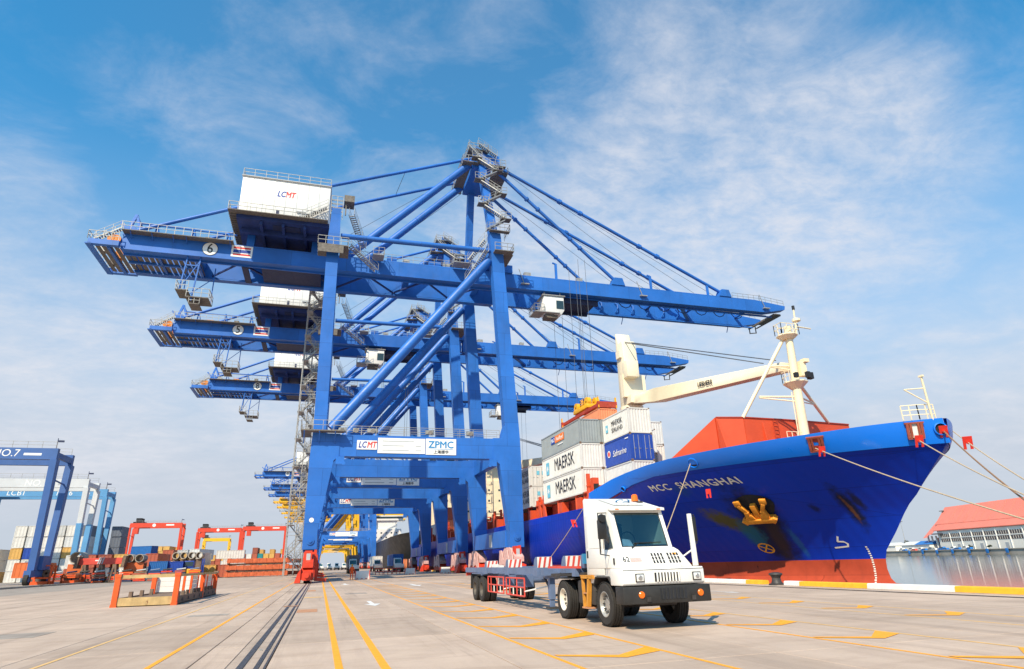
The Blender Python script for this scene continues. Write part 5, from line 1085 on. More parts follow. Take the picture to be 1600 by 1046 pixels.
TP('visor', tm().prism([(14.66, 2.735), (14.66, 2.80), (14.80, 2.83), (14.84, 2.75)], 'x', 6.97, 8.51), 'truck_white', cab, bevel=0.01)
# side door with its own window, quarter light
dr = TP('door', tm().box(6.965, 6.979, 15.30, 16.38, 1.2, 2.72), 'truck_white', bevel=0.005)
TP('door_window', tm().prism([(15.40, 1.86), (16.2, 1.86), (16.2, 2.62), (15.40, 2.62)], 'x', 6.955, 6.966), 'house_white', dr)
TP('door_handle', tm().box(6.945, 6.966, 16.22, 16.32, 1.62, 1.80), 'mirror_black', dr)
TP('grab_rail', tm().path([(6.93, 15.36, 1.75), (6.93, 15.36, 2.6)], 0.014, 6), 'chassis_dark', dr)
TP('quarter_window', tm().prism([(14.70, 1.84), (15.16, 1.80), (15.22, 2.66), (15.02, 2.66)], 'x', 6.962, 6.981), 'glass_dark', cab)
TP('door_seam', tm().box(6.972, 6.981, 15.24, 15.255, 1.2, 2.72), 'chassis_dark', cab)
# mirrors, post, beacon, exhaust
TP('mirror', tm().box(6.62, 6.86, 14.72, 14.80, 2.05, 2.52), 'mirror_black', bevel=0.03)
TP('round_mirror', tm().lathe([(-0.03, 0), (-0.03, 0.09), (0.03, 0.11), (0.04, 0)], (6.74, 14.70, 2.55), 'y', 16), 'mirror_black', smooth=True)
TP('mirror_arm', tm().path([(6.97, 14.95, 2.70), (6.66, 14.78, 2.68), (6.66, 14.78, 1.70), (6.97, 14.9, 1.66)], 0.014, 6), 'mirror_black')
TP('mirror_post', tm().prism([(8.985, 1.37), (9.095, 1.37), (9.06, 2.62), (8.98, 2.62)], 'y', 14.30, 14.40), 'truck_white', bevel=0.008)
TP('post_brace', tm().beam((9.0, 14.36, 1.75), (8.84, 14.7, 1.55), 0.03), 'truck_white')
TP('mirror', tm().box(9.10, 9.20, 14.34, 14.40, 1.95, 2.55), 'mirror_black', bevel=0.02)
TP('mirror_hook', tm().path([(9.05, 14.36, 2.55), (9.16, 14.36, 2.60), (9.16, 14.36, 1.9), (9.05, 14.36, 1.85)], 0.012, 6), 'mirror_black')
bc = TP('beacon', tm().lathe([(0, 0.10), (0.16, 0.085), (0.19, 0.05), (0.195, 0)], (8.25, 15.75, 3.06), 'z', 16), 'lamp_amber', smooth=True)
TP('beacon_base', tm().box(8.15, 8.42, 15.62, 15.85, 3.0, 3.055), 'chassis_dark')
TP('roof_number_board', tm().add([(7.3, 15.15, 2.915), (8.2, 15.15, 2.915), (8.2, 16.15, 3.155), (7.3, 16.15, 3.155)], [(0, 1, 2, 3)]), 'truck_white', cab)
lettering('62', 0.52, Vector((7.78, 15.62, 3.035))-Vector(TO), (math.atan2(0.39, 1.63), 0, rad(180)), 'sign_blue', cab, depth=0.002)
TP('exhaust', tm().path([(9.0, 16.75, 1.2), (9.0, 16.75, 1.55)], 0.10, 14).tube((9.0, 16.75, 1.55), (9.0, 16.75, 2.0), 0.11, 16).path([(9.0, 16.75, 2.0), (8.98, 16.75, 2.9), (8.93, 16.72, 3.08), (8.82, 16.66, 3.16)], 0.055, 12), 'chrome', smooth=True)
TP('heat_shield', tm().box(8.92, 9.12, 16.60, 16.635, 1.55, 2.0), 'galvanised')
# step, tank and orange side frame
sf = TP('step_frame', tm().beam((6.95, 16.75, 1.14), (6.95, 15.98, 1.14), 0.10, 0.07).beam((6.95, 16.72, 1.12), (6.95, 16.68, 0.40), 0.07).beam((6.95, 16.25, 1.12), (6.95, 16.42, 0.42), 0.10).box(6.90, 7.35, 16.02, 16.80, 1.165, 1.19), 'step_orange')
TP('step_plate', tm().box(6.90, 7.25, 16.30, 16.75, 0.36, 0.40).box(6.92, 7.2, 16.35, 16.72, 0.72, 0.75), 'plate_rust', sf)
TP('fuel_tank', tm().box(7.02, 7.5, 16.15, 17.3, 0.45, 1.05), 'chassis_dark', bevel=0.04)
TP('front_fender', tm().prism([(14.80, 0.98), (14.90, 0.98), (15.08, 1.14), (15.82, 1.14), (15.95, 0.98), (16.0, 0.98), (15.86, 1.165), (15.05, 1.165)], 'x', 6.94, 7.5), 'chassis_dark')
TP('rear_deck', tm().box(7.1, 8.9, 16.5, 17.2, 1.0, 1.06), 'chassis_dark'); TP('air_tank', tm().tube((7.2, 17.0, 1.25), (8.8, 17.0, 1.25), 0.13, 14), 'chassis_dark', smooth=True)

# ---- trailer
tl = thing('skeletal_trailer', 'slate blue skeletal container trailer with red and white striped corner guides behind the tractor', 'trailer', (TX, 24.0, 0))
LO = (TX, 24.0, 0)
lm = lambda: MB(LO)
def LP(n, b, m_, par=None, **k): return b.build(n, m_, par or tl, **k)
for x in (7.45, 8.55):
    LP('main_beam', lm().prism([(17.0, 1.22), (19.6, 1.22), (20.2, 1.0), (31.4, 1.0), (31.4, 1.34), (17.0, 1.40)], 'x', x-0.07, x+0.07), 'trailer_blue')
for y in (17.2, 19.9, 20.7, 23.9, 27.2, 31.2):
    LP('cross_member', lm().box(6.88, 9.12, y-0.13, y+0.13, 1.15, 1.36), 'trailer_blue')
LP('side_rail', lm().box(6.86, 6.96, 20.5, 31.3, 1.16, 1.37), 'trailer_blue'); LP('side_rail', lm().box(9.04, 9.14, 20.5, 31.3, 1.16, 1.37), 'trailer_blue')
LP('neck_plate', lm().prism([(16.7, 1.20), (17.4, 1.16), (19.4, 1.10), (19.4, 1.2), (16.7, 1.26)], 'x', 7.0, 9.0), 'chassis_dark')
LP('neck_rail', lm().box(6.9, 7.0, 16.9, 19.4, 1.36, 1.42), 'rack_red')
def guide(x0, y, w, h, par=None):     # upright corner guide with red and white diagonal stripes on its face
    g = LP('corner_guide', lm().prism([(y, 1.37), (y+0.42, 1.37), (y+0.30, 1.37+h*0.75), (y+0.18, 1.37+h), (y, 1.37+h)], 'x', x0, x0+w), 'trailer_blue')
    LP('striped_face', lm().box(x0+0.005, x0+w-0.005, y-0.012, y-0.001, 1.375, 1.365+h), 'kerb_white', g)
    n = 3
    for i in range(n):
        a = x0+0.02+i*w/n; q = w/n*0.5
        LP('stripe', lm().add([(a, y-0.016, 1.38), (a+q*0.8, y-0.016, 1.38), (min(a+q*1.6, x0+w-0.005), y-0.016, 1.36+h), (a+q*0.7, y-0.016, 1.36+h)], [(0, 1, 2, 3)]), 'rack_red', g)
    LP('guide_foot', lm().box(x0-0.01, x0+w+0.01, y-0.006, y+0.44, 1.12, 1.372), 'trailer_blue', g)
for x0, y, w, h in ((6.84, 27.0, 0.50, 0.27), (6.84, 23.7, 0.55, 0.30), (6.84, 20.25, 0.52, 0.34), (7.18, 18.55, 0.52, 0.34)): guide(x0, y, w, h)
LP('front_box', lm().box(7.05, 8.95, 16.75, 17.05, 1.36, 1.72), 'trailer_blue', bevel=0.02); LP('front_cap', lm().box(6.98, 7.5, 16.62, 16.74, 1.48, 1.74), 'trailer_cyan')
LP('mud_guard', lm().box(6.86, 7.5, 27.25, 29.9, 1.10, 1.14), 'trailer_blue'); LP('mud_guard', lm().box(8.5, 9.14, 27.25, 29.9, 1.10, 1.14), 'trailer_blue'); LP('mud_flap', lm().box(6.9, 7.48, 30.3, 30.33, 0.45, 1.12), 'bumper_black')
for y in (28.0, 29.25):
    for x, s_ in ((6.98, -1), (7.30, 1), (8.70, -1), (9.02, 1)): wheel(tl, x, y, 0.5, 0.27, s_, 'rim_dark', LO, dual=(x in (6.98, 9.02)))
    LP('axle', lm().tube((7.0, y, 0.5), (9.0, y, 0.5), 0.09, 10), 'chassis_dark')
for x in (7.25, 8.75):
    LP('landing_leg', lm().box(x-0.09, x+0.09, 20.0, 20.2, 0.42, 1.05).box(x-0.07, x+0.07, 20.03, 20.17, 0.2, 0.42), 'trailer_blue')
    LP('leg_foot', lm().box(x-0.16, x+0.16, 19.92, 20.28, 0.14, 0.2), 'chassis_dark')
LP('leg_brace', lm().beam((7.3, 20.1, 0.5), (8.7, 20.1, 0.9), 0.06).beam((7.3, 20.1, 0.55), (7.4, 21.2, 1.05), 0.06), 'chassis_dark')
# side guard baskets with red and white tubes
for y0, y1 in ((21.9, 24.2), (24.6, 27.0)):
    b = lm(); x = 6.9
    LP('basket_hoop', lm().path([(x, y0, 1.02), (x, y0, 0.44), (x, y1, 0.44), (x, y1, 1.02)], 0.028, 8), 'rack_red')
    LP('basket_rail', lm().path([(x, y0, 0.72), (x, y1, 0.72)], 0.024, 8), 'rack_red'); LP('basket_rail', lm().path([(x, y0, 1.02), (x, y1, 1.02)], 0.028, 8), 'rack_red')
    for i in range(1, 5):
        y = y0+(y1-y0)*i/5; LP('basket_bar', lm().tube((x, y, 0.44), (x, y, 0.72 if i % 2 else 1.02), 0.022, 8), 'kerb_white' if i % 2 else 'rack_red')
    LP('basket_brace', lm().tube((x, y0, 0.60), (x+0.6, y0-0.9, 0.78), 0.025, 8), 'kerb_white')
LP('spare_wheel_box', lm().box(7.05, 7.4, 22.4, 23.4, 0.72, 1.12).box(7.05, 7.4, 24.8, 25.8, 0.72, 1.12), 'trailer_blue')
LP('air_tank', lm().tube((7.2, 25.0, 0.9), (8.8, 25.0, 0.9), 0.14, 14), 'trailer_blue', smooth=True)
LP('rear_lamp_bar', lm().box(6.9, 9.1, 31.3, 31.36, 1.0, 1.2), 'rack_red')
LP('twist_lock', lm().box(6.95, 7.1, 26.0, 26.6, 1.38, 1.50).box(6.95, 7.1, 25.2, 25.6, 1.38, 1.46), 'kerb_white')

# air and electric lines looping from the cab to the trailer, small fittings
for k, (x, m_) in enumerate(((7.6, 'rack_red'), (7.75, 'fender_blue'), (7.9, 'mirror_black'))):
    pts = [(x, 16.5+0.35*t, 1.9-0.5*math.sin(math.pi*min(1, t))-0.35*t) for t in [i/8 for i in range(9)]]
    TP('air_line', tm().path(pts, 0.018, 6), m_)
TP('marker_lamp', tm().box(7.1, 7.2, 14.655, 14.668, 2.755, 2.785), 'lamp_amber', cab); TP('marker_lamp', tm().box(8.28, 8.38, 14.655, 14.668, 2.755, 2.785), 'lamp_amber', cab)
TP('hood_latch', tm().box(6.93, 6.948, 14.6, 14.66, 1.45, 1.6), 'mirror_black', hood)
TP('tow_eye', tm().box(7.42, 7.52, 13.99, 14.025, 0.62, 0.72), 'chassis_dark', bp_); TP('tow_eye', tm().box(8.62, 8.72, 13.99, 14.025, 0.62, 0.72), 'chassis_dark', bp_)
TP('rear_lamp_bar', tm().box(7.1, 8.9, 16.452, 16.50, 2.85, 2.92), 'mirror_black', cab)
TP('roof_ladder', tm().rail([(7.25, 16.52, 1.3), (7.65, 16.52, 1.3)], 1.8, 0.4, 0.022, 6), 'galvanised', cab)
# ================================================================ containers
CW, CH = 2.438, 2.591
def corrugated(L, H, period, depth=0.036, W_=CW):
    """one container: length along y, origin at the middle of its floor"""
    b = MB(); hx = W_/2; hy = L/2; z0, z1 = 0.14, H-0.12
    def wall(fix, sign, a0, a1, along):     # corrugated sheet between a0 and a1
        n = max(3, int((a1-a0)/period)); p = (a1-a0)/n; prof = []
        for i in range(n):
            s_ = a0+i*p; prof += [(s_, 0.0), (s_+p*0.30, 0.0), (s_+p*0.42, depth), (s_+p*0.80, depth), (s_+p*0.92, 0.0)]
        prof.append((a1, 0.0)); vs = []
        for s_, d in prof:
            for z in (z0, z1):
                f = (fix-0.03-d)*sign; vs.append((f, s_, z) if along == 'y' else (s_, f, z))
        k = len(prof); b.add(vs, [(2*i, 2*i+2, 2*i+3, 2*i+1) for i in range(k-1)])
    for sg in (-1, 1): wall(hx, sg, -hy+0.15, hy-0.15, 'y')
    wall(hy, 1, -hx+0.15, hx-0.15, 'x'); wall(hy, -1, -hx+0.15, hx-0.15, 'x')
    b.add([(-hx+0.05, -hy+0.05, H-0.03), (hx-0.05, -hy+0.05, H-0.03), (hx-0.05, hy-0.05, H-0.03), (-hx+0.05, hy-0.05, H-0.03)], [(0, 1, 2, 3)])
    b.add([(-hx+0.05, -hy+0.05, 0.10), (hx-0.05, -hy+0.05, 0.10), (hx-0.05, hy-0.05, 0.10), (-hx+0.05, hy-0.05, 0.10)], [(3, 2, 1, 0)])
    return b
def frame_mb(L, H, W_=CW):
    b = MB(); hx = W_/2; hy = L/2
    for sx in (-1, 1):
        for sy in (-1, 1):
            b.box(sx*hx-(0.16 if sx > 0 else 0), sx*hx+(0.16 if sx < 0 else 0), sy*hy-(0.16 if sy > 0 else 0), sy*hy+(0.16 if sy < 0 else 0), 0.10, H-0.10)
        b.box(sx*hx-(0.10 if sx > 0 else 0), sx*hx+(0.10 if sx < 0 else 0), -hy+0.16, hy-0.16, 0.02, 0.16)
        b.box(sx*hx-(0.08 if sx > 0 else 0), sx*hx+(0.08 if sx < 0 else 0), -hy+0.16, hy-0.16, H-0.13, H-0.02)
    for sy in (-1, 1):
        b.box(-hx+0.16, hx-0.16, sy*hy-(0.10 if sy > 0 else 0), sy*hy+(0.10 if sy < 0 else 0), 0.02, 0.17)
        b.box(-hx+0.16, hx-0.16, sy*hy-(0.10 if sy > 0 else 0), sy*hy+(0.10 if sy < 0 else 0), H-0.15, H-0.02)
    return b
def casting_mb(L, H, W_=CW):
    b = MB(); hx = W_/2; hy = L/2
    for sx in (-1, 1):
        for sy in (-1, 1):
            for z in (0, H-0.118):
                b.box(min(sx*hx, sx*(hx-0.165))-(0.003 if sx < 0 else 0), max(sx*hx, sx*(hx-0.165))+(0.003 if sx > 0 else 0), min(sy*hy, sy*(hy-0.178))-(0.003 if sy < 0 else 0), max(sy*hy, sy*(hy-0.178))+(0.003 if sy > 0 else 0), z, z+0.118)
    return b
DATA = {}
def container(label, loc, colour, L=12.19, H=CH, rz=0.0, group=None, detail=False, doors=False):
    key = (L, H, detail)
    if detail:
        t = thing('shipping_container', label, 'container', loc, rz, group)
        if key not in DATA:
            a = corrugated(L, H, 0.28).build('body', 'box_light', t, recalc=False); f = frame_mb(L, H).build('frame', 'box_light', t); c = casting_mb(L, H).build('corner_castings', 'rusty_dark', t); DATA[key] = (a.data, f.data, c.data)
        else:
            a, f, c = [link(n, d, None, t) for n, d in zip(('body', 'frame', 'corner_castings'), DATA[key])]
        own_mat(a, 'box_'+colour); own_mat(f, 'box_'+colour)
        if doors:
            hx = CW/2; b = MB(); y = -L/2+0.012
            for sg in (-1, 1): b.box(min(sg*0.01, sg*(hx-0.17)), max(sg*0.01, sg*(hx-0.17)), y, y+0.012, 0.18, H-0.16)
            d = b.build('door_end', M['box_'+colour], t); b = MB()
            for x in (-0.85, -0.35, 0.35, 0.85): b.tube((x, y-0.02, 0.15), (x, y-0.02, H-0.15), 0.022, 6); b.box(x-0.02, x+0.22, y-0.04, y-0.005, 1.1, 1.14)
            b.build('locking_bars', 'galvanised', t)
        return t
    key = (L, H, 'plain')
    if key not in DATA:
        b = corrugated(L, H, 0.55); f = frame_mb(L, H); b.add([Vector(v) for v in f.v], f.f)
        o = b.build('shipping_container', 'box_light', None, recalc=True); DATA[key] = o.data
    else: o = link('shipping_container', DATA[key], None)
    own_mat(o, 'box_'+colour); o.location = loc; o.rotation_euler = (0, 0, rz)
    return tag(o, label, 'container', group)
def side_text(par, body, size, y, z, mat_, x=-CW/2-0.008, **k): return lettering(body, size, (x, y, z), SIDE, mat_, par, **k)
def star_logo(par, y, z, s=1.0):
    sq = MB().box(-CW/2-0.012, -CW/2-0.004, y-0.42*s, y+0.42*s, z-0.62*s, z+0.62*s).build('logo_panel', 'trailer_cyan_logo', par)
    b = MB(); pts = []
    for i in range(14):
        a = math.pi/2+math.pi*i/7; r = 0.36*s if i % 2 == 0 else 0.15*s; pts.append((-CW/2-0.016, y+r*math.cos(a), z+r*math.sin(a)))
    b.add(pts+[(-CW/2-0.016, y, z)], [(i, (i+1) % 14, 14) for i in range(14)]).build('star', 'sign_white', sq)
mat('trailer_cyan_logo', (0.16, 0.50, 0.66), 0.5, var=0.05); mat('logo_orange', (0.85, 0.20, 0.02), 0.5, var=0.05)
G = 'containers on the moored ship'
Z0 = 7.90
x1 = 25.3+CW/2
# first long bay: three tiers at the ship's side
t = container('light grey container with dark letters, bottom tier at the ship side', (x1, 65.35, Z0), 'light', group=G, detail=True); side_text(t, 'MAERSK', 1.95, -1.15, 1.32, 'ink', sx=0.86); star_logo(t, 4.2, 1.3, 1.15)
t = container('light grey container with dark letters, middle tier at the ship side', (x1, 65.35, Z0+CH+0.02), 'light', group=G, detail=True); side_text(t, 'MAERSK', 1.95, -1.15, 1.32, 'ink', sx=0.86); star_logo(t, 4.2, 1.3, 1.15)
t = container('mid grey container with small blue and orange logo, top tier at the ship side', (x1, 65.35, Z0+2*(CH+0.02)), 'grey', group=G, detail=True)
for n_, y0, y1, m_ in (('logo_panel', 2.6, 1.35, 'sign_navy'), ('logo_panel', 1.3, -1.6, 'logo_orange')): MB().box(-CW/2-0.012, -CW/2-0.004, y1, y0, 1.25, 2.05).build(n_, m_, t)
side_text(t, 'P&O', 0.66, 1.98, 1.64, 'sign_white', x=-CW/2-0.016); side_text(t, 'Nedlloyd', 0.62, -0.15, 1.64, 'sign_white', x=-CW/2-0.016, shear=0.2); MB().box(-CW/2-0.012, -CW/2-0.004, -1.2, 0.5, 0.86, 0.98).build('faded_line', 'sign_white', t)
ends = [('pale', 'light', 'grey'), ('light', 'maersk', 'light'), ('maersk', 'light', 'pale')]
names = ('second', 'third', 'fourth')
for r in range(3):
    for k in range(3):
        container('%s container, %s row from the ship side, %s tier, long bay' % (('pale grey', 'light grey', 'grey')[(r+k) % 3], names[r], ('bottom', 'middle', 'top')[k]), (x1+(r+1)*2.5, 65.35, Z0+k*(CH+0.02)), ends[r][k], group=G, detail=True)
t = container('orange brown container hanging from the yellow spreader above the grey stack', (x1+5.0, 70.9, Z0+3*(CH+0.02)+0.05), 'orange', group=G, detail=True)
# forward short bay
for k, (c_, lab) in enumerate((('pale', 'grey short container hidden low behind the bow bulwark'), ('royal', 'royal blue short container with white script, forward bay'), ('light', 'white short container with dark letters on top of the blue one'))):
    t = container(lab, (28.1+CW/2, 56.4, 10.45+(k-1)*(CH+0.02)), c_, L=6.06, group=G, detail=True, doors=(k == 1))
    if k == 2: star_logo(t, 2.0, 1.35, 0.62); side_text(t, 'MAERSK', 0.74, -0.35, 1.65, 'ink', sx=0.95); side_text(t, 'SEALAND', 0.62, -0.35, 0.95, 'ink', sx=0.95)
    if k == 1:
        side_text(t, 'Safmarine', 0.86, -0.45, 1.15, 'sign_white', shear=0.35, sx=0.9); MB().lathe([(0, 0), (0, 0.36), (-0.006, 0.36), (-0.006, 0)], (-CW/2-0.004, 1.95, 1.3), 'x', 20).build('logo_panel', 'sign_white', t); MB().lathe([(0, 0), (0, 0.26), (-0.004, 0.26), (-0.004, 0)], (-CW/2-0.012, 1.95, 1.3), 'x', 20).build('logo_panel', 'sign_red', t)
        MB().box(-CW/2-0.012, -CW/2-0.004, -2.6, -1.9, 2.2, 2.3).build('faded_line', 'sign_white', t)
for k in range(2): container('grey short container behind the blue one in the forward bay, %s tier' % ('lower', 'upper')[k], (30.75+CW/2, 60.3, 9.2+k*(CH+0.02)), 'pale' if k else 'grey', L=6.06, group=G, detail=True)
# second bay aft
for k in range(2):
    t = container('white container with dark letters in the aft bay beside the crane leg, %s tier' % ('lower', 'upper')[k], (x1, 82.4, Z0+0.1+k*(CH+0.02)), 'light', group=G, detail=True, doors=True)
    side_text(t, 'MAERSK', 1.05, -3.6, 1.75, 'ink', sx=0.95); side_text(t, 'SEALAND', 0.9, -3.6, 0.85, 'ink', sx=0.95)
    for x in (-0.15, 0.6): MB().box(x-0.2, x+0.2, -6.12, -6.10, 1.45, 1.95).build('logo_panel', 'trailer_cyan_logo', t)
for r in range(2):
    for k in range(2): container('white container in the aft bay, %s row from the ship side, %s tier' % (names[r], ('lower', 'upper')[k]), (x1+2.5*(r+1), 82.4, Z0+0.1+k*(CH+0.02)), 'light', group=G, detail=True)
for k, (y, z, c_) in enumerate(((143, 7.9, 'orange'), (143, 10.5, 'rust'), (152, 7.9, 'light'))):
    container('%s container far aft on the ship before the accommodation' % ('orange, lower', 'rust red, upper', 'white')[k], (27.0, y, z), c_, group=G)
# yellow spreader over the orange container
sp = thing('container_spreader', 'yellow head block and dark red spreader beam on the orange container', 'spreader', (x1+5.0, 70.9, Z0+4*(CH+0.02)+0.10))
SB = lambda n, b, m_, **k: b.build(n, m_, sp, **k)
for x in (-0.8, 0.8): SB('side_beam', MB().box(x-0.14, x+0.14, -6.0, 6.0, 0.35, 0.72), 'deck_red_dark')
for y in (-6.0, 6.0):
    SB('end_beam', MB().box(-1.25, 1.25, y-0.18, y+0.18, 0.02, 0.75), 'deck_red_dark')
    for x in (-1.15, 1.15): SB('corner_flipper', MB().prism([(y-0.2, 0.0), (y+0.2, 0.0), (y+0.12, 1.3), (y-0.12, 1.3)], 'x', x-0.06, x+0.06), 'yellow_paint')
SB('head_block', MB().box(-0.95, 0.95, -2.3, 2.3, 0.95, 1.45), 'yellow_paint', bevel=0.05)
for y in (-1.7, 1.7):
    SB('sheave', MB().lathe([(-0.25, 0.15), (-0.25, 0.62), (0.25, 0.62), (0.25, 0.15)], (-0.55, y, 1.75), 'x', 18), 'yellow_paint'); SB('sheave', MB().lathe([(-0.25, 0.15), (-0.25, 0.62), (0.25, 0.62), (0.25, 0.15)], (0.55, y, 1.75), 'x', 18), 'yellow_paint')
    SB('lock_post', MB().box(-0.8, -0.5, y-0.3, y+0.3, 0.2, 0.95), 'rack_red')
SB('cable_basket', MB().rail([(-0.6, -0.6, 1.45), (0.6, -0.6, 1.45), (0.6, 0.6, 1.45), (-0.6, 0.6, 1.45), (-0.6, -0.6, 1.45)], 1.0, 0.4, 0.05, 3), 'yellow_paint')
SB('ropes', MB().path([(-0.55, 1.7, 2.3), (-0.5, 1.7, 22)], 0.03, 4).path([(0.55, 1.7, 2.3), (0.5, 1.7, 22)], 0.03, 4).path([(-0.55, -1.7, 2.3), (-0.5, -1.7, 22)], 0.03, 4).path([(0.55, -1.7, 2.3), (0.5, -1.7, 22)], 0.03, 4), 'rope_steel')
# ================================================================ container yard on the landward side
kerb = struct(MB().box(-39.35, -39.0, 4, 900, -0.04, 0.02).build('yard_kerb', 'concrete_kerb'))
for i in range(60):
    y0 = 60+i*2.0; MB().box(-39.55, -39.02, y0+0.02, y0+1.98, 0.022, 0.24).build('kerb_stone', 'concrete_kerb', kerb, bevel=0.02, seg=1)
for y in (94, 112, 131): MB().box(-39.8, -38.8, y, y+0.7, 0.245, 0.30).build('drain_cover', 'rusty_dark', kerb)
struct(MB().box(-4000, -39.36, 4, 5000, -0.045, 0.10).build('yard_ground', 'concrete_dark'))
def tt(n, b, m_, par, **k): return b.build(n, m_, par, **k)

# ---- rubber tyred gantries: span along x, right legs at x, frames at y and y+dy
def rtg(label, xr, y, span, H, dy, m_, letters=None, name='yard_gantry', lower=None, lw=1.1, trol=None):
    t = thing(name, label, 'gantry crane', (xr, y, 0.1), group='yard gantry cranes'); O = (xr, y, 0.1)
    p = lambda n, b, mm=m_, **k: b.build(n, mm, t, **k)
    for yy, k in ((y, 0), (y+dy, 1)):
        p('top_beam', MB(O).box(xr-span, xr+0.3, yy-0.45, yy+0.45, H-1.9, H))
        for xx in (xr, xr-span):
            p('leg', MB(O).beam((xx, yy, H-1.85), (xx, yy+(0.9 if k == 0 else -0.9), 2.3), lw, 1.0, up=(1, 0, 0), w2=lw*0.75))
            if lower: p('leg_sleeve', MB(O).beam((xx, yy+(0.42 if k == 0 else -0.42), H*0.56), (xx, yy+(0.9 if k == 0 else -0.9), 2.2), lw+0.06, 1.06, up=(1, 0, 0), w2=lw*0.80), lower)
        p('beam_railing', MB(O).rail([(xr-span, yy-0.4, H), (xr, yy-0.4, H)], 1.1, 2.2, 0.04), 'galvanised')
    for xx in (xr, xr-span):
        p('sill', MB(O).box(xx-0.5, xx+0.5, y-0.6, y+dy+0.6, 1.35, 2.35)); p('leg_tie', MB(O).tube((xx, y, H-5), (xx, y+dy, H-5.4), 0.14, 8)); p('end_beam', MB(O).box(xx-0.35, xx+0.28, y+0.46, y+dy-0.46, H-1.5, H-0.6))
        for yy in (y-0.2, y+dy+0.2):
            w_ = p('wheel', MB(O).lathe([(-0.3, 0.4), (-0.3, 0.85), (0.3, 0.85), (0.3, 0.4)], (xx, yy, 0.95), 'x', 20), 'tyre'); MB(O).tube((xx-0.32, yy, 0.95), (xx+0.32, yy, 0.95), 0.4, 12).build('hub', m_, w_)
    p('power_pack', MB(O).box(xr-0.9, xr+0.9, y+dy*0.3, y+dy*0.7, 2.4, 4.6))
    tx = xr-span*(trol if trol is not None else 0.75)
    tr = p('trolley', MB(O).box(tx-2, tx+2, y+0.2, y+dy-0.2, H+0.02, H+0.6).box(tx-1.2, tx+1.0, y+1.0, y+dy-1.0, H+0.6, H+2.2), 'dull_black')
    MB(O).box(tx-1.2, tx+0.8, y-1.3, y+0.7, H-4.6, H-2.2).build('cab', m_, tr)
    for s_, x, z, size, mm in (letters or []):
        lettering(s_, size, (x-xr, -0.462, z), FRONT, mm, t, depth=0.003, shear=0.1)
    p('lamp_post', MB(O).beam((xr-0.2, y, H), (xr-0.2, y, H+1.8), 0.1).cbox((xr+0.3, y, H+1.3), (0.9, 0.3, 0.3)), 'crane_dark')
    return t
rtg('dark blue yard gantry marked NO.7 at the left picture edge', -45.0, 123.3, 26, 22.0, 7.0, 'rtg_blue', [('NO.7', -52.2, 20.95, 1.7, 'sign_white'), ('▬▬', -48.3, 20.95, 1.3, 'sign_white')], trol=0.9, lw=1.5)
rtg('pale grey yard gantry standing behind the dark blue one', -52.6, 164.8, 26, 22.0, 7.2, 'rtg_pale', [('NO.1', -62.6, 20.9, 1.9, 'sign_white'), ('▬', -57.6, 20.9, 1.5, 'sign_grey')], trol=0.9, lower='rtg_light', lw=1.4)
rtg('light blue yard gantry lettered on its beam behind the pale one', -54.4, 185.0, 26, 22.0, 6.6, 'rtg_light', [('LCB1', -74.0, 20.85, 1.8, 'sign_white'), ('N0.6', -63.6, 20.85, 1.8, 'sign_white'), ('▬', -58.7, 20.9, 1.4, 'sign_white')], trol=0.95, lw=1.2)
for xr, y, lab in ((-61.0, 317, 'red yard gantry over the tan container stack, leftmost of the three red ones'), (-41.0, 361, 'red yard gantry in the middle of the three red ones'), (-18.5, 351, 'red yard gantry nearest the quay cranes, rightmost red one')):
    r = rtg(lab, xr, y, 20.5, 22.0, 7.0, 'rtg_red', trol=0.86 if xr < -30 else 0.84, lw=1.15)
    MB((xr, y, 0.1)).lathe([(0, 0), (0, 0.7), (-0.02, 0.7), (-0.02, 0)], (xr-11, y-0.46, 21.0), 'y', 16).build('emblem', 'sign_white', r); MB((xr, y, 0.1)).box(xr-6.2, xr-3.0, y-0.475, y-0.462, 20.8, 21.4).build('name_plate', 'sign_white', r)
rtg('yellow yard gantry far behind the red ones', -61.0, 478, 16, 22.0, 7.0, 'rtg_yellow', trol=0.95, lw=1.3)
r = rtg('red yard gantry cut off at the left picture edge with its red spreader beam', -79.5, 150, 22, 14.6, 6.0, 'rtg_red', trol=0.1, lw=1.3)

# ---- container blocks, ends to the camera
ORD = ('first', 'second', 'third', 'fourth', 'fifth', 'sixth', 'seventh', 'eighth', 'ninth', 'tenth', 'eleventh', 'twelfth')
TIER = ('bottom', 'second', 'third', 'fourth', 'fifth')
CNAME = dict(light='white', pale='pale grey', maersk='light grey', grey='mid grey', royal='royal blue', rust='rust red', brown='dark brown', tan='tan', orange='orange brown', teal='teal', blue='blue', slate='slate', deep_orange='orange')
def block(where, x0, y, pitch, columns, group, H=CH, z0=0.1, L=12.19):
    for i, colu in enumerate(columns):
        for k, c_ in enumerate(colu):
            if c_: container('%s container, %s from left, %s tier, %s' % (CNAME[c_], ORD[i], TIER[k], where), (x0+i*pitch, y+random.uniform(-0.12, 0.12), z0+k*(H+0.02)), c_, group=group, L=L, H=H)
w_ = 'white stack behind the blue gantry'
block(w_, -71.2, 191, 2.75, [('light', 'light', 'tan', 'light', 'light'), ('light', 'light', 'royal', 'pale', 'light'), ('pale', 'light', 'light', 'light', 'light'), ('light', 'pale', 'light', 'light', 'maersk'), ('light', 'light', 'tan', 'pale', 'light'), ('light', 'light', 'light', 'light', 'slate')], 'white stacked containers')
block('dark column right of the white stack', -52.0, 194, 2.75, [('slate', 'brown', 'slate', 'slate', 'slate')], 'dark stacked containers', L=6.06)
block('low stack at the left edge', -86.0, 192, 2.7, [('brown', 'light'), ('light', 'light', 'brown'), ('light', 'pale', 'light'), ('tan', 'light', 'light')], 'low stack at the left edge')
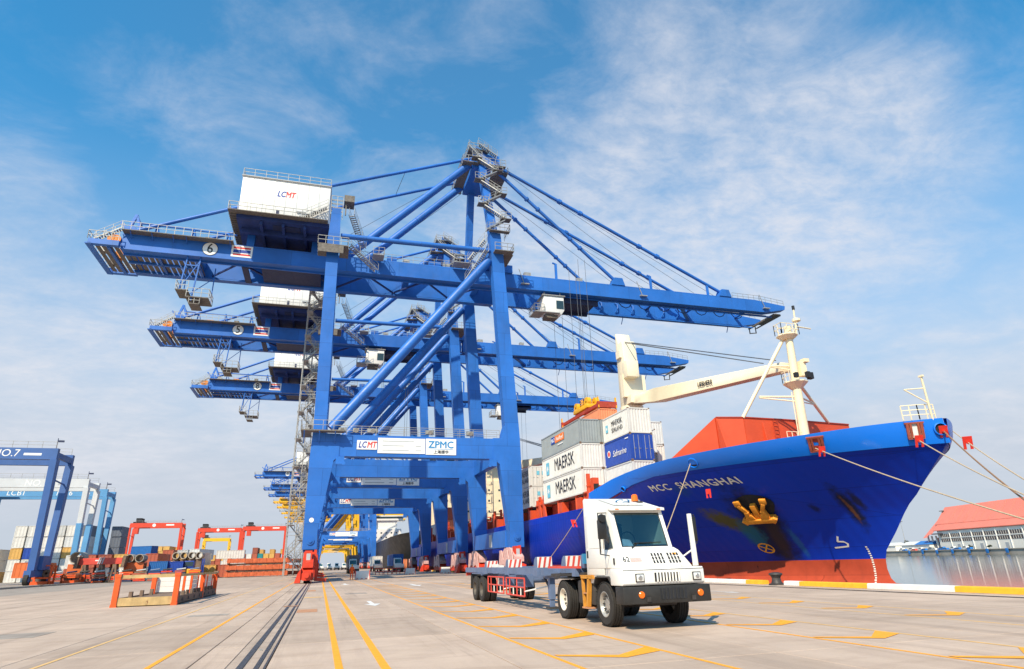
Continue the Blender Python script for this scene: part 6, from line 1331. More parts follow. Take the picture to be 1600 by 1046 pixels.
block('row behind the blue box', -57.5, 240, 2.7, [('light', 'pale', 'slate'), ('tan', 'brown'), ('brown', 'tan', 'tan'), ('tan', 'tan', 'tan'), ('light', 'tan', 'tan'), ('tan', 'light', 'light'), ('light', 'brown', 'light')], 'row behind the blue box')
block('stack under the left red gantry', -79.4, 326, 2.7, [('rust', 'rust'), ('light', 'pale'), ('light', 'maersk'), ('maersk', 'pale'), ('pale', 'maersk', 'rust', 'tan'), ('tan', 'tan', 'tan', 'tan'), ('rust', 'rust', 'light', 'tan'), ('rust', 'rust', 'light'), ('tan', 'rust'), ('rust', 'brown')], 'stack under the left red gantry', H=2.896)
block('tall stack beside the left red gantry', -66.2, 312, 2.7, [('tan', 'rust', 'rust', 'tan'), ('tan', 'tan', 'tan', 'tan'), ('rust', 'rust', 'light')], 'tall stack by the red gantry', H=2.896)
block('row under the middle red gantry', -58.5, 368, 2.7, [('rust', 'tan', 'tan'), ('brown', 'teal', 'tan'), ('rust', 'brown', 'tan'), ('tan', 'rust', 'rust'), ('maersk', 'pale', 'tan'), ('pale', 'maersk', 'tan'), ('light', 'pale')], 'row under the middle red gantry', H=2.896)
block('row under the right red gantry', -37.6, 358, 2.7, [('light', 'pale', 'rust'), ('rust', 'light', 'light'), ('rust', 'rust', 'rust', 'brown'), ('brown', 'teal', 'teal'), ('rust', 'tan', 'tan'), ('rust', 'rust', 'tan'), ('rust', 'brown', 'rust')], 'row under the right red gantry', H=2.896)
for k in range(3): container('tan container lengthwise above the right red gantry row, %s of three' % ORD[k], (-31.5+k*5.6, 385, 8.9), 'tan', group='tan boxes behind the red gantry')
block('far pale row between the red gantries', -86, 420, 2.7, [('pale', 'light', 'pale'), ('light', 'light'), ('rust', 'tan'), ('rust', 'rust'), ('brown', 'tan')], 'far pale row', H=2.896)

block('low row behind the red lifting beam', -49.0, 160, 2.9, [('rust', 'light'), ('brown', 'rust'), ('slate', 'brown'), ('light', 'tan'), ('rust',), ('slate', 'rust'), ('brown',), ('rust', 'tan'), ('brown', 'light'), ('tan',), ('rust',)], 'low row behind the red lifting beam')
# ---- things along the near edge of the yard
def rot_container(label, x, y, z, c_, L, rz, group): return container(label, (x, y, z), c_, L=L, rz=rz, group=group)
GN = 'loose containers along the yard edge'
rot_container('orange container standing alone at the left picture edge', -50.9, 142, 1.2, 'deep_orange', 12.19, 0.0, GN)
rot_container('dirty blue short container lying crosswise, left of the pair', -29.1, 137, 1.25, 'blue', 6.06, rad(90), GN).scale = (1, 0.52, 0.85)
rot_container('bright royal blue short container, right of the crosswise pair', -26.3, 137.5, 1.15, 'royal', 6.06, rad(90), GN).scale = (1, 0.44, 0.85)
rot_container('large blue container raised above the yard clutter', -44.5, 190, 5.4, 'blue', 6.06, rad(62), GN)
rot_container('rust red container end beside the raised blue one', -37.6, 190, 4.2, 'rust', 12.19, 0, GN)
rot_container('light grey container end right of the rust red one', -34.6, 192, 4.2, 'maersk', 12.19, 0, GN)
rot_container('pale container turned with ribbed side behind the pipes', -30.6, 190, 4.3, 'pale', 12.19, rad(-8), GN)
rot_container('small white container above the blue pair', -28.0, 170, 3.6, 'light', 6.06, rad(90), GN).scale = (0.9, 0.7, 0.6)
for k in range(3): rot_container('white crosswise container behind the flat rack pile, %s from the top' % ORD[k], -20.3+k*0.9, 165, 0.2+(2-k)*1.9, ('light', 'light', 'pale')[k], 6.06, rad(90), GN).scale = (0.9, 1.0-0.22*k, 0.72)
rot_container('rust red container end right of the white crosswise ones', -16.6, 163, 0.1, 'rust', 6.06, 0, GN).scale = (1, 1, 0.9)
# orange open boxes loaded with big pipes
def pipe_box(label, x, y, w, npipe, r):
    t = thing('pipe_cradle', label, 'cradle', (x, y, 0.1), group='orange cradles with pipes')
    MB().box(-w/2, w/2, -1.2, 1.2, 1.4, 3.2).build('tub', 'box_deep_orange', t, bevel=0.03, seg=1)
    for s_ in (-1, 1): MB().box(s_*w*0.42-0.15, s_*w*0.42+0.15, -1.1, 1.1, 0.0, 1.4).build('leg', 'bogie_red', t)
    for i in range(npipe):
        q = thing('steel_pipe', 'wide grey pipe, %s on the %s' % (('left', 'right')[i], label), 'pipe', (x-w/2+w*(i+0.5)/npipe, y, 3.32+r), group='wide pipes')
        n = 24; b = MB()
        b.lathe([(-1.6, r*0.86), (-1.6, r), (1.6, r), (1.6, r*0.86), (-1.6, r*0.86)], (0, 0, 0), 'y', n).build('pipe_wall', 'concrete_kerb', q, smooth=True)
pipe_box('orange cradle in the middle of the yard edge', -32.9, 136, 3.2, 2, 0.72)
pipe_box('orange cradle left of the red spreader beam', -42.6, 137, 2.4, 1, 1.05)
for k, x in enumerate((-28.8, -27.3, -25.8, -24.4)):
    q = thing('steel_pipe', 'grey pipe in the row above the blue pair, %s from the left' % ORD[k], 'pipe', (x, 150, 4.6), group='wide pipes'); MB().lathe([(-1.6, 0.55), (-1.6, 0.68), (1.6, 0.68), (1.6, 0.55), (-1.6, 0.55)], (0, 0, 0), 'y', 20).build('pipe_wall', 'concrete_kerb', q, smooth=True)
    MB().box(-0.5, 0.5, -1.2, 1.2, -4.5, -0.7).build('stand', 'rusty_dark', q)
# rusty red spreader standing on trestles
s_ = thing('yard_spreader', 'bright red lifting beam on trestles left of the pipes', 'spreader', (-38.0, 134, 0.1))
MB().box(-3.4, 3.4, -0.5, 0.5, 3.0, 4.1).build('beam', 'rack_red', s_, bevel=0.04, seg=1)
for x in (-3.7, 3.7): MB().prism([(x-0.25, 2.4), (x+0.25, 2.4), (x+0.45, 4.4), (x-0.05, 4.4)], 'y', -1.2, 1.2).build('end_arm', 'rusty_dark', s_)
for x in (-0.4, -0.1, 0.25): MB().beam((x, -0.55, 3.1), (x+0.25, -0.55, 4.2), 0.16).build('hose', 'sign_grey', s_)
for x in (-2.4, 0.2, 2.4): MB().prism([(x-0.7, 0), (x-0.4, 0), (x, 2.6), (x+0.4, 0), (x+0.7, 0), (x+0.25, 3.0), (x-0.25, 3.0)], 'y', -0.8, 0.8).build('trestle', 'rusty_dark', s_)
MB().box(-0.9, 0.2, -0.52, -0.505, 3.6, 3.8).build('label_plate', 'sign_white', s_)
# orange hollow frames with coils
for k, (x, y) in enumerate(((-44.6, 128.0), (-41.2, 131.5))):
    q = thing('lashing_cage', 'orange lashing cage on the yard edge, %s' % ('nearest the dark blue gantry leg', 'second, below the red beam'), 'cage', (x, y, 0.1)) if False else thing('lashing_cage', ('orange lashing cage nearest the dark blue gantry leg', 'orange low cage below the left end of the red beam')[k], 'cage', (x, y, 0.1), group='orange lashing cages')
    hh = 3.0 if k == 0 else 1.4; ww = 1.4
    for sx in (-1, 1):
        for sy in (-1, 1): MB().box(sx*ww-0.12, sx*ww+0.12, sy*0.9-0.12, sy*0.9+0.12, 0, hh).build('post', 'flat_orange', q)
    MB().box(-ww, ww, -1.02, -0.8, hh-0.15, hh+0.05).build('top_rail', 'flat_orange', q); MB().box(-ww, ww, -1.02, 1.0, 0.0, 0.5).build('base', 'flat_orange', q); MB().box(-ww, ww, -1.02, -0.85, 0.9, 1.15).build('mid_rail', 'flat_orange', q)
    for i in range(2): MB().lathe([(-0.6, 0.2), (-0.6, 0.62), (0.6, 0.62), (0.6, 0.2)], (-0.65+1.3*i, 0, 1.75 if k == 0 else 0.95), 'y', 18).build('coil', 'rusty_dark', q, smooth=True)
# dark bins, yellow striped barrier, forklift
for k, (x, y) in enumerate(((-46.6, 132), (-47.8, 133))):
    q = thing('refuse_bin', ('grey green bin beside the orange container', 'dark bin between the orange container and the gantry leg')[k], 'bin', (x, y, 0.1)); MB().lathe([(0, 0.5), (0.05, 0.55), (2.6, 0.62), (2.7, 0.55), (2.75, 0)], (0, 0, 0), 'z', 12).build('drum', 'grating', q); MB().tube((-0.5, 0, 2.7), (0.5, 0, 2.7), 0.06, 6).build('handle', 'crane_dark', q)
bar_ = thing('striped_barrier', 'yellow and white striped concrete barrier on the yard kerb', 'barrier', (-36.7, 135, 0))
MB().prism([(-0.5, 0), (0.5, 0), (0.25, 1.05), (-0.25, 1.05)], 'x', -0.95, 0.75).build('block', 'kerb_yellow', bar_)
for i in range(3): MB().add([(-0.85+i*0.55, -0.51, 0.03), (-0.60+i*0.55, -0.51, 0.03), (-0.40+i*0.55, -0.265, 1.03), (-0.65+i*0.55, -0.265, 1.03)], [(0, 1, 2, 3)]).build('stripe', 'kerb_white', bar_)
fk = thing('reach_truck', 'blue and yellow forklift parked right of the blue boxes', 'forklift', (-23.6, 138, 0.1))
MB().prism([(-1.6, 0.7), (1.6, 0.7), (1.6, 1.6), (0.6, 1.8), (-1.6, 1.9)], 'y', -0.9, 0.9).build('body', 'yellow_paint', fk, bevel=0.05); MB().box(-1.3, 0.3, -0.75, 0.75, 1.9, 3.3).build('cab', 'sign_navy', fk, bevel=0.05); MB().box(-1.2, 0.2, -0.77, -0.752, 2.3, 3.1).build('cab_window', 'glass_dark', fk)
for x in (1.75, 2.05): MB().box(x-0.08, x+0.08, -0.5, -0.3, 0.3, 3.6).build('mast_rail', 'sign_navy', fk)
for x in (-1.0, 1.1):
    for y in (-0.9, 0.9): MB().lathe([(-0.2, 0.2), (-0.2, 0.5), (0.2, 0.5), (0.2, 0.2)], (x, y, 0.5), 'y', 16).build('wheel', 'tyre', fk)
# low clutter of dark pallets along the kerb
for k in range(12):
    x = -46.5+k*2.2; q = thing('dunnage_pile', 'dark pile of lashing gear along the kerb, %s from the left' % ORD[k], 'lashing gear', (x, 133+0.4*(k % 3), 0.1), group='dark lashing gear piles')
    for j in range(5): MB().box(-1.05+0.1*((j*k) % 4), 1.0-0.09*((j+k) % 5), -0.5, 0.5, 0.34*j, 0.34*j+0.26).build('beam', ('rusty_dark', 'crane_dark', 'bogie_red', 'box_rust', 'flat_orange')[(j*2+k) % 5], q)
    MB().tube((-0.8, -0.3, 1.78), (0.7, -0.2, 1.95), 0.14, 8).build('rod', ('chassis_dark', 'sign_grey', 'trailer_blue')[k % 3], q)

# ---- stacked flat racks
def flat_rack(label, x, y, z, L, name='flat_rack', m_='flat_orange'):
    t = thing(name, label, 'flat rack', (x, y, z), group='stacked orange flat racks')
    for sy in (-1.1, 1.1): MB().box(-L/2, L/2, sy-0.1, sy+0.1, 0.12, 0.92).build('side_beam', 'rack_orange', t)
    for i in range(9): xx = -L/2+0.6+i*(L-1.2)/8; MB().box(xx-0.1, xx+0.1, -1.26, -1.201, 0.05, 0.99).build('rib', 'rack_orange', t)
    for i in range(10): xx = -L/2+0.2+i*(L-0.4)/9; MB().box(xx-0.45, xx+0.45, -1.0, 1.0, 0.5, 0.60).build('floor_plank', 'rusty_dark', t)
    for sx in (-1, 1): MB().box(sx*(L/2-0.35)-0.3, sx*(L/2-0.35)+0.3, -1.2, 1.2, 0.93, 1.05).build('folded_end', 'rack_orange', t); MB().box(sx*(L/2-0.2)-0.2, sx*(L/2-0.2)+0.2, -1.25, 1.25, 0.0, 0.115).build('foot', 'rusty_dark', t)
    return t
mat('rack_orange', (0.56, 0.12, 0.04), 0.6, var=0.3, scale=1.5, dirt=0.4, dirt_col=(0.16, 0.045, 0.02), rust=0.2)
for k in range(3): flat_rack('rusty orange folded flat rack, %s of the pile beside the yard' % ('lowest', 'middle', 'topmost')[k], -12.9+0.15*k, 150, 0.05+1.36*k, 12.6)
for k in range(3): flat_rack('rusty orange folded flat rack behind the pile, %s of three' % ('lowest', 'middle', 'topmost')[k], -9.6, 154.5, 0.05+1.25*k, 12.2)
for k in range(2):
    q = thing('dark_infill', 'dark timber bearer added between the flat racks, %s' % ('lower', 'upper')[k], 'infill', (-12.9, 150, 1.01+1.36*k)); MB().box(-5.9, 5.9, -0.9, 0.9, 0.05, 0.38).build('layer', 'rusty_dark', q)  # dark fill added to make the gaps between the racks dark

# ---- low orange frame on the apron with white boards
fr = thing('board_frame', 'low orange and rusty flat rack with white boards standing on the apron', 'flat rack', (-8.3, 43.6, 0))
FO = (-8.3, 43.6, 0); fm_ = lambda: MB(FO)
FP = lambda n, b, m_, par=fr, **k: b.build(n, m_, par, **k)
fx0, fx1, fy0, fy1, fh = -9.75, -6.85, 37.2, 50.0, 1.44
FP('end_beam', fm_().box(fx0+0.12, fx1-0.12, fy0-0.08, fy0+0.08, 0.04, 0.42), 'rusty_yellow'); FP('end_beam', fm_().box(fx0+0.12, fx1-0.12, fy1-0.08, fy1+0.08, 0.04, 0.42), 'rusty_yellow')
for x in (fx0+0.08, fx1-0.08): FP('side_beam', fm_().box(x-0.08, x+0.08, fy0+0.1, fy1-0.1, 0.05, 0.40), 'rusty_dark')
for i in range(7): FP('pocket', fm_().box(fx1+0.001, fx1+0.012, fy0+1.2+i*1.7, fy0+1.5+i*1.7, 0.14, 0.30), 'dull_black')
for x in (fx0+0.1, fx1-0.1):
    for y in (fy0, fy0+7.6, fy1): FP('post', fm_().box(x-0.12, x+0.12, y-0.13, y+0.13, 0.0, fh-0.06), 'flat_orange')
    for y in (fy0, fy1): FP('corner_casting', fm_().box(x-0.14, x+0.14, y-0.15, y+0.15, fh-0.06, fh+0.10).box(x-0.14, x+0.14, y-0.15, y+0.15, -0.0, 0.12), 'rusty_dark' if y > 40 else 'flat_orange')
FP('top_rail', fm_().box(fx0+0.2, fx1-0.2, fy0-0.07, fy0+0.07, fh-0.12, fh+0.04), 'rusty_yellow'); FP('top_rail', fm_().box(fx1-0.16, fx1-0.04, fy0+0.15, fy1-0.15, fh-0.10, fh+0.03), 'rusty_yellow')
FP('deck', fm_().box(fx0+0.17, fx1-0.17, fy0+0.1, fy1-0.1, 0.28, 0.34), 'rusty_dark')
for i in range(3):
    FP('board', fm_().box(fx0+0.25, fx1-0.25, fy0+7.72, fy0+7.78, 0.42+i*0.31, 0.715+i*0.31), 'board_white')
for j, (y0, y1) in enumerate(((fy0+1.0, fy0+2.8), (fy0+3.1, fy0+4.9), (fy0+5.2, fy0+6.9), (fy0+8.0, fy0+10.3), (fy0+10.7, fy0+12.4))):
    for i in range(4): FP('board', fm_().box(fx1-0.34, fx1-0.28, y0, y1, 0.42+i*0.23, 0.635+i*0.23), 'board_white') if j in (2, 3, 4) else None
    FP('stanchion', fm_().box(fx1-0.36, fx1-0.24, y1+0.05, y1+0.18, 0.40, 1.38), 'flat_orange')
for i in range(10): FP('lug', fm_().box(fx1-0.22, fx1-0.08, fy0+0.8+i*1.22, fy0+1.05+i*1.22, 0.40, 0.62), 'rusty_dark')
for i in range(3): FP('lug', fm_().box(fx0+0.3, fx0+0.46, fy0+1.5+i*2.2, fy0+1.75+i*2.2, 0.34, 0.66), 'rusty_dark')
# ================================================================ things under the cranes
def far_truck(label, x, y, cargo, face=0.0):
    t = thing('terminal_truck', label, 'truck', (x, y, 0), face, group='trucks under the cranes')
    MB().prism([(-1.4, 0.95), (-1.4, 1.5), (-1.05, 1.9), (-0.75, 2.9), (0.7, 3.1), (0.7, 0.95)], 'x', -1.05, 0.55).build('cab', 'truck_white', t, bevel=0.04); MB().box(-1.05, 1.1, -1.45, 0.0, 0.95, 1.75).build('hood', 'truck_white', t, bevel=0.03)
    MB().add([(-0.95, -1.08, 1.93), (0.45, -1.08, 1.93), (0.45, -0.79, 2.78), (-0.95, -0.79, 2.78)], [(0, 1, 2, 3)]).build('windscreen', 'windscreen', t)
    MB().box(-1.15, 1.15, -1.55, -1.1, 0.5, 0.94).build('bumper', 'bumper_black', t); MB().box(-1.1, 1.1, 1.0, 13.2, 0.95, 1.3).build('chassis', 'chassis_dark', t)
    for yy in (-0.4, 2.4, 10.8, 12.0):
        for sx in (-0.9, 0.9): MB().lathe([(-0.16, 0.2), (-0.16, 0.5), (0.16, 0.5), (0.16, 0.2)], (sx, yy, 0.5), 'x', 16).build('wheel', 'tyre', t)
    for sx in (-0.75, 0.75): MB().box(sx-0.12, sx+0.12, -1.475, -1.451, 1.1, 1.28).build('headlight', 'lamp_clear', t)
    if cargo: container('%s container on %s' % (CNAME[cargo], label.replace('terminal truck', 'the truck').split(' carrying')[0]), (x, y+7.1, 1.32), cargo, group='containers on trucks')
far_truck('white terminal truck carrying a dark container, left of the three under the cranes', 7.3, 150, 'slate')
far_truck('white terminal truck carrying a white container, middle of the three under the cranes', 14.8, 176, 'light')
far_truck('white terminal truck carrying a blue container, right of the three under the cranes', 17.2, 150, 'blue')
container('orange container standing behind the waterside crane legs', (20.0, 172, 0.3), 'orange')
for k in range(5): far_truck('small white truck in the far row under the yellow cranes, %s from the left' % ORD[k], 0.6+3.6*k, 300+8*k, None)
# worker in orange overalls
def person(x, y):
    p = thing('person', 'person in orange overalls standing by the white road barrier', 'person', (x, y, 0))
    me = bpy.data.meshes.new('body')
    V = [(0, 0, 0.92), (0, 0, 1.15), (0, -0.01, 1.40), (0, -0.01, 1.50), (0, -0.03, 1.62), (-0.11, 0, 0.88), (-0.13, -0.03, 0.48), (-0.14, 0.02, 0.08), (-0.15, -0.13, 0.05), (0.11, 0, 0.88), (0.13, -0.06, 0.48), (0.14, 0.0, 0.08), (0.15, -0.15, 0.05),
         (-0.19, 0, 1.40), (-0.25, 0.03, 1.13), (-0.23, -0.10, 0.90), (-0.23, -0.15, 0.82), (0.19, 0, 1.40), (0.25, 0.03, 1.13), (0.22, -0.14, 0.93), (0.21, -0.2, 0.86)]
    E_ = [(0, 1), (1, 2), (2, 3), (3, 4), (0, 5), (5, 6), (6, 7), (7, 8), (0, 9), (9, 10), (10, 11), (11, 12), (2, 13), (13, 14), (14, 15), (15, 16), (2, 17), (17, 18), (18, 19), (19, 20)]
    Rr = [0.15, 0.15, 0.16, 0.06, 0.10, 0.10, 0.075, 0.05, 0.045, 0.10, 0.075, 0.05, 0.045, 0.08, 0.055, 0.045, 0.045, 0.08, 0.055, 0.045, 0.045]
    me.from_pydata(V, E_, []); o = link('body', me, 'overall_orange', p)
    o.modifiers.new('skin', 'SKIN'); o.modifiers.new('sub', 'SUBSURF').levels = 1; o.modifiers['sub'].render_levels = 1
    for v, r in zip(me.skin_vertices[0].data, Rr): v.radius = (r, r*0.85)
    me.skin_vertices[0].data[0].use_root = True
    MB().lathe([(-0.13, 0), (-0.12, 0.05), (-0.05, 0.085), (0.04, 0.09), (0.10, 0.07), (0.13, 0)], (0, -0.03, 1.63), 'z', 14).build('head', 'skin', p, smooth=True)
    MB().lathe([(0.02, 0.125), (0.03, 0.105), (0.10, 0.10), (0.15, 0.05), (0.16, 0)], (0, -0.03, 1.65), 'z', 14).build('helmet', 'yellow_paint', p, smooth=True)
person(3.75, 81.0)
def road_barrier(label, x, y, w, h, red):
    b = thing('road_barrier', label, 'barrier', (x, y, 0), group='road barriers')
    MB().prism([(-0.25, 0), (0.25, 0), (0.12, h), (-0.12, h)], 'x', -w/2, w/2).build('block', 'kerb_white' if not red else 'rack_red', b, bevel=0.03)
    for i in range(3): MB().box(-w/2+0.1+i*w/3, -w/2+0.1+i*w/3+w/7, -0.27+0.13*0, -0.255, 0.06, 0.14).build('stripe', 'rack_red' if not red else 'kerb_white', b)
    for s_ in (-1, 1): MB().box(s_*w/2-0.05, s_*w/2+0.05, -0.2, 0.2, 0.0, h+0.04).build('end_post', 'rack_red', b)
road_barrier('white barrier with red ends beside the person in orange', 5.1, 82.5, 1.7, 1.0, False)
road_barrier('grey white barrier ahead of the blue container truck', 14.6, 110, 1.7, 1.0, False)
road_barrier('pale barrier nearest the waterside crane bogies', 20.2, 108, 1.7, 1.0, False)
for k in range(3):
    b = thing('road_fence', 'low red fence before the white container truck, %s panel from the left' % ORD[k], 'fence', (10.2+1.5*k, 118, 0), group='low red fence panels')
    for z in (0.45, 0.95): MB().box(-0.7, 0.7, -0.03, 0.03, z, z+0.14).build('rail', 'rack_red', b)
    for s_ in (-0.65, 0, 0.65): MB().box(s_-0.05, s_+0.05, -0.05, 0.05, 0, 1.12).build('post', 'rack_red', b)

# ================================================================ the black ship astern
bs = thing('cargo_ship', 'black hulled ship with white superstructure lying astern of the blue ship', 'ship', (36, 330, 0)); BO = (36, 330, 0)
def black():
    m_ = MB(BO); zs_ = [-3, 0, 3, 6, 9, 11.5]; n = 14
    for sg in (-1, 1):
        vs = []
        for z in zs_:
            y0 = 243-1.5*max(0, z)
            for i in range(n):
                t = (i/(n-1))**2; y = y0+(460-y0)*t; s_ = min(1, (y-y0)/(34-1.0*z)); vs.append((36+sg*11*(1-(1-s_)**1.9), y, z+(1.5*(1-s_) if z > 6 else 0)))
        m_.add(vs, [(i*n+j, i*n+j+1, (i+1)*n+j+1, (i+1)*n+j) for i in range(len(zs_)-1) for j in range(n-1)])
    return m_
black().build('hull', 'black_hull', bs, smooth=True)
MB(BO).box(26, 46, 250, 455, 9.5, 9.8).build('deck', 'deck_red_dark', bs)
su = MB(BO).box(26, 46, 392, 412, 9.8, 22).box(28.5, 43.5, 394, 410, 22.01, 27).build('superstructure', 'ship_white', bs)
MB(BO).box(25, 47, 393, 398, 27.01, 30).build('bridge_wing', 'ship_white', su); MB(BO).box(25.2, 46.8, 392.9, 392.98, 28.2, 29.3).build('bridge_window', 'glass_dark', su)
for i in range(4):
    for k in range(6): MB(BO).box(27.6+k*3, 28.5+k*3, 391.92, 391.98, 11.6+i*2.6, 12.4+i*2.6).build('window', 'glass_dark', su)
MB(BO).tube((36, 400, 30), (36, 400, 38), 0.5, 10).box(32, 40, 399.7, 400.3, 35, 35.4).build('radar_mast', 'mast_cream', bs)
MB(BO).tube((36, 262, 11), (36, 262, 20), 0.5, 14).build('foremast', 'mast_cream', bs, smooth=True)

# ================================================================ far shore: warehouse and what stands round it
wh = thing('warehouse', 'long warehouse with coral pitched roof across the harbour basin', 'building', far(40, 20, 0.35))
WO = tuple(far(40, 20, 0.35))
T0, T1, O0, O1 = -140, 95, 12, 38
part = lambda n, b, m_, par=wh, **k: b.build(n, m_, par, **k)
part('wall', far_box(MB(WO), T0, T1, O0, O1, 0.36, 13.3), 'wall_cream')
def slope(t0, t1, o0, z0, o1, z1, th=0.5):
    b = MB(WO); b.add([far(t0, o0, z0), far(t1, o0, z0), far(t1, o1, z1), far(t0, o1, z1), far(t0, o0, z0+th), far(t1, o0, z0+th), far(t1, o1, z1+th), far(t0, o1, z1+th)], [(0, 3, 2, 1), (4, 5, 6, 7), (0, 1, 5, 4), (1, 2, 6, 5), (2, 3, 7, 6), (3, 0, 4, 7)]); return b
part('lower_roof', slope(T0-3, T1+3, O0-0.9, 13.5, O0+3.6, 17.9), 'roof_coral'); part('upper_roof', slope(T0-3, T1+5, O0+3.0, 17.7, O0+13, 29.6), 'roof_coral')
part('back_roof', slope(T0-3, T1+5, O0+13, 29.6, O1+1, 13.4), 'roof_coral')
part('gable', MB(WO).add([far(T1, O0, 13.3), far(T1, O1, 13.3), far(T1, O0+13, 29.4)], [(0, 1, 2)]), 'roof_coral')
for k in (1, 2):
    part('gable_roof', MB(WO).add([far(T1+2+k*6, O0-3, 13.0-2*k), far(T1+2+k*6, O0+13, 29.0-2.8*k), far(T1-4+k*6, O0+13, 29.5-2.8*k), far(T1-4+k*6, O0-3, 13.4-2*k), far(T1+2+k*6, O0+27, 13-2*k), far(T1-4+k*6, O0+27, 13-2*k)], [(0, 1, 2, 3), (1, 4, 5, 2)]), 'roof_coral')
part('porch_wall', far_box(MB(WO), T1+0.2, T1+13, O0+6, O1-4, 0.36, 9.2), 'roof_coral')
for t_ in (T1+3, T1+8, T1+12.6): part('porch_column', far_box(MB(WO), t_, t_+0.9, O0, O0+0.9, 0.36, 10.4), 'wall_cream')
part('canopy', far_box(MB(WO), T1-6, T1+4, O0-2.6, O0-0.1, 11.2, 11.9), 'window_dark')
nb = 20; bay = (T1-4-T0)/nb
for i in range(nb):
    t0 = T0+2+i*bay
    for z0, z1 in ((9.0, 11.3), (6.0, 8.2)):
        w_ = part('window_band', far_box(MB(WO), t0+0.5, t0+bay-0.9, O0-0.12, O0-0.02, z0, z1), 'window_dark')
        for j in range(1, 5): part('mullion', far_box(MB(WO), t0+0.5+(bay-1.4)*j/5-0.12, t0+0.5+(bay-1.4)*j/5+0.12, O0-0.2, O0-0.13, z0, z1), 'wall_cream', w_)
    part('pilaster', far_box(MB(WO), t0-0.45, t0+0.1, O0-0.45, O0-0.02, 0.36, 13.2), 'house_white')
    part('sill_band', far_box(MB(WO), t0+0.12, t0+bay-0.5, O0-0.3, O0-0.02, 8.35, 8.8), 'house_white')
    if i % 2 == 0: part('door', far_box(MB(WO), t0+2.5, t0+5.5, O0-0.15, O0-0.02, 0.4, 4.2), 'sign_grey')
def far_thing(name, label, cat, t, off, group=None): return thing(name, label, cat, far(t, off, 0.35), math.atan2(FD.y, FD.x), group)
CM = {}
def car(label, t, off, m_, L=5.0, H=1.6):
    c = far_thing('parked_vehicle', label, 'vehicle', t, off, 'vehicles parked on the far quay')
    MB().prism([(-L/2, 0.3), (L/2, 0.3), (L/2, H*0.55), (L*0.28, H*0.62), (L*0.12, H), (-L*0.42, H), (-L/2, H*0.6)], 'y', -0.9, 0.9).build('body', m_, c, bevel=0.08)
    for sy in (-0.91, 0.905): MB().prism([(-L*0.4, H*0.62), (L*0.2, H*0.62), (L*0.1, H*0.93), (-L*0.38, H*0.93)], 'y', sy-0.01, sy+0.01).build('window', 'glass_dark', c)
    for x in (-L*0.3, L*0.3):
        for y in (-0.85, 0.85): MB().lathe([(-0.1, 0.1), (-0.1, 0.38), (0.1, 0.38), (0.1, 0.1)], (x, y, 0.38), 'y', 12).build('wheel', 'tyre', c)
cm = ['fender_blue', 'box_light', 'fender_blue', 'box_pale', 'fender_blue', 'fender_blue', 'box_light', 'box_grey', 'fender_blue', 'box_light', 'rack_red', 'box_light', 'fender_blue', 'box_light']
cn = {'fender_blue': 'blue', 'box_light': 'white', 'box_pale': 'pale grey', 'box_grey': 'grey', 'rack_red': 'red'}
for k, m_ in enumerate(cm): car('%s vehicle parked on the far quay, %s counted from the right' % (cn[m_], (ORD+('thirteenth', 'fourteenth'))[k]), 52+k*6.3, 4.0+1.3*(k % 2), m_, 5.0+1.2*(k % 3), 1.6+0.8*(k % 2))
for k, (t_, o_, L_, c_) in enumerate(((112, 14, 18, 'fender_blue'), (126, 26, 14, 'rack_red'), (140, 20, 22, 'box_light'), (160, 30, 16, 'fender_blue'), (176, 22, 24, 'box_light'))):
    s_ = far_thing('shed', ('low shed with blue roof left of the warehouse', 'small shed with red roof behind the blue roofed one', 'long white shed on the far quay', 'blue shed at the back of the far quay', 'white shed nearest the ship bow')[k], 'building', t_, o_)
    MB().box(-L_/2, L_/2, -5, 5, 0, 4.4).build('wall', 'wall_cream', s_); MB().prism([(-5.6, 4.42), (5.6, 4.42), (0, 7.0)], 'x', -L_/2-0.5, L_/2+0.5).build('roof', c_, s_)
for k, (t_, o_, h_) in enumerate(((100, 22, 27), (190, 40, 24))):
    l_ = far_thing('light_mast', ('tall thin light mast left of the warehouse', 'light mast near the ship bow on the far shore')[k], 'lamp post', t_, o_); MB().tube((0, 0, 0), (0, 0, h_), 0.28, 8, 0.14).build('pole', 'galvanised', l_); MB().box(-2.2, 2.2, -0.6, 0.6, h_, h_+0.5).build('lamp_head', 'grating', l_)
for i in range(28):          # standing seams of the roof sheets
    t_ = T0+3+i*8.2; part('roof_seam', MB(WO).beam(far(t_, O0+3.2, 18.45), far(t_, O0+12.9, 30.1), 0.35, 0.25), 'roof_coral')
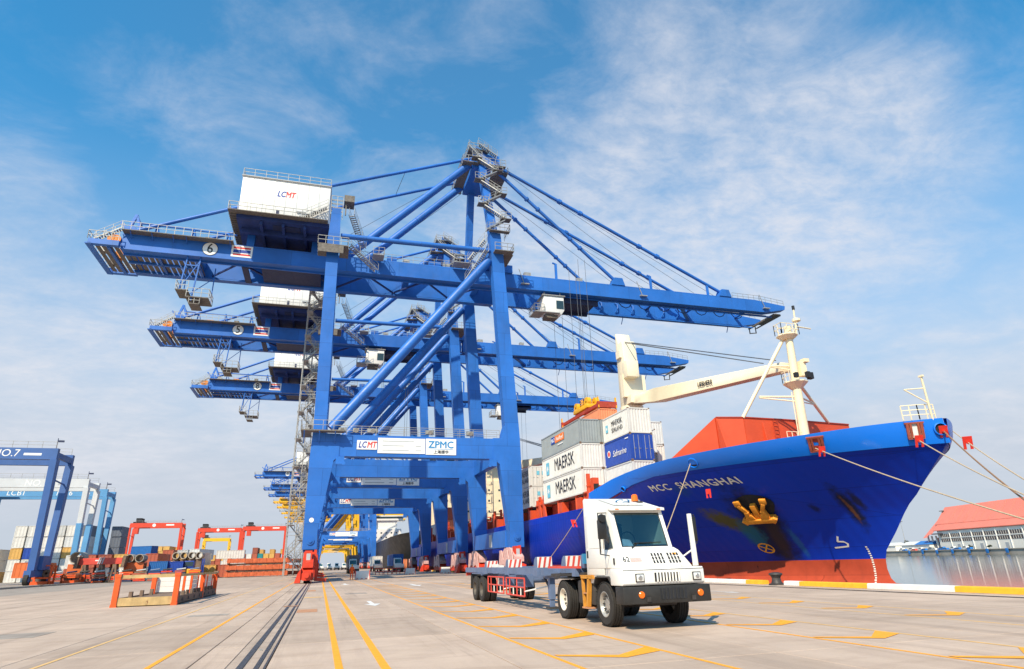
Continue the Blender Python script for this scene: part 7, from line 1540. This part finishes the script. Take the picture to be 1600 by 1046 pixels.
# bare shrubs before the warehouse and a belt of trees behind
def leafy(mb_, c, r, n, size, rn, flat=0.8):
    for _ in range(n):
        while True:
            v = Vector((rn.uniform(-1, 1), rn.uniform(-1, 1), rn.uniform(-1, 1)))
            if 0.25 < v.length < 1: break
        p = Vector(c)+Vector((v.x*r, v.y*r, v.z*r*flat)); a = Vector((rn.uniform(-1, 1), rn.uniform(-1, 1), rn.uniform(-1, 1))).normalized()*size; b = a.cross(Vector((rn.uniform(-1, 1), rn.uniform(-1, 1), 1))).normalized()*size*0.7
        mb_.add([p-a, p+b, p+a, p-b], [(0, 1, 2, 3)])
TR = []
for v in range(3):
    rn = random.Random(40+v); cr_ = MB(); tk = MB().tube((0, 0, 0), (0.2, 0.1, 3.6), 0.28, 8, 0.16)
    for i in range(7):
        a = 2*math.pi*i/7; c = (math.cos(a)*2.1*rn.uniform(0.6, 1.1), math.sin(a)*2.1*rn.uniform(0.6, 1.1), 4.6+rn.uniform(-0.8, 2.2)); leafy(cr_, c, 1.7, 130, 0.34, rn); tk.tube((0.2, 0.1, 3.2), c, 0.12, 6, 0.04)
    TR.append((cr_, tk, {}))
def tree(label, t_, o_, s_, v, name='shore_tree'):
    q = far_thing(name, label, 'tree', t_, o_, 'trees on the far shore'); q.scale = (s_, s_, s_); cr_, tk, cc = TR[v]
    if not cc: a = cr_.build('crown', 'leaf', q, recalc=False); b = tk.build('trunk', 'earth', q); cc['m'] = (a.data, b.data)
    else: link('crown', cc['m'][0], None, q); link('trunk', cc['m'][1], None, q)
rn = random.Random(5)
ORDX = ORD+('thirteenth', 'fourteenth', 'fifteenth', 'sixteenth', 'seventeenth', 'eighteenth')
for k in range(18): tree('dark tree in the belt behind the far sheds, %s from the right' % ORDX[k], 96+k*10.5+rn.uniform(-2, 2), 75+rn.uniform(-8, 25), rn.uniform(0.9, 1.5), k % 3)
for k, t_ in enumerate((58, 40)): tree('small shrub before the warehouse wall, %s of two' % ('left', 'right')[k], t_, 9.0, 0.42, k)

for k in range(6): MB(BO).box(26.5, 28.5, 262+k*20, 272+k*20, 9.81, 11.6+0.6*(k % 2)).build('hatch', 'ship_white', bs)
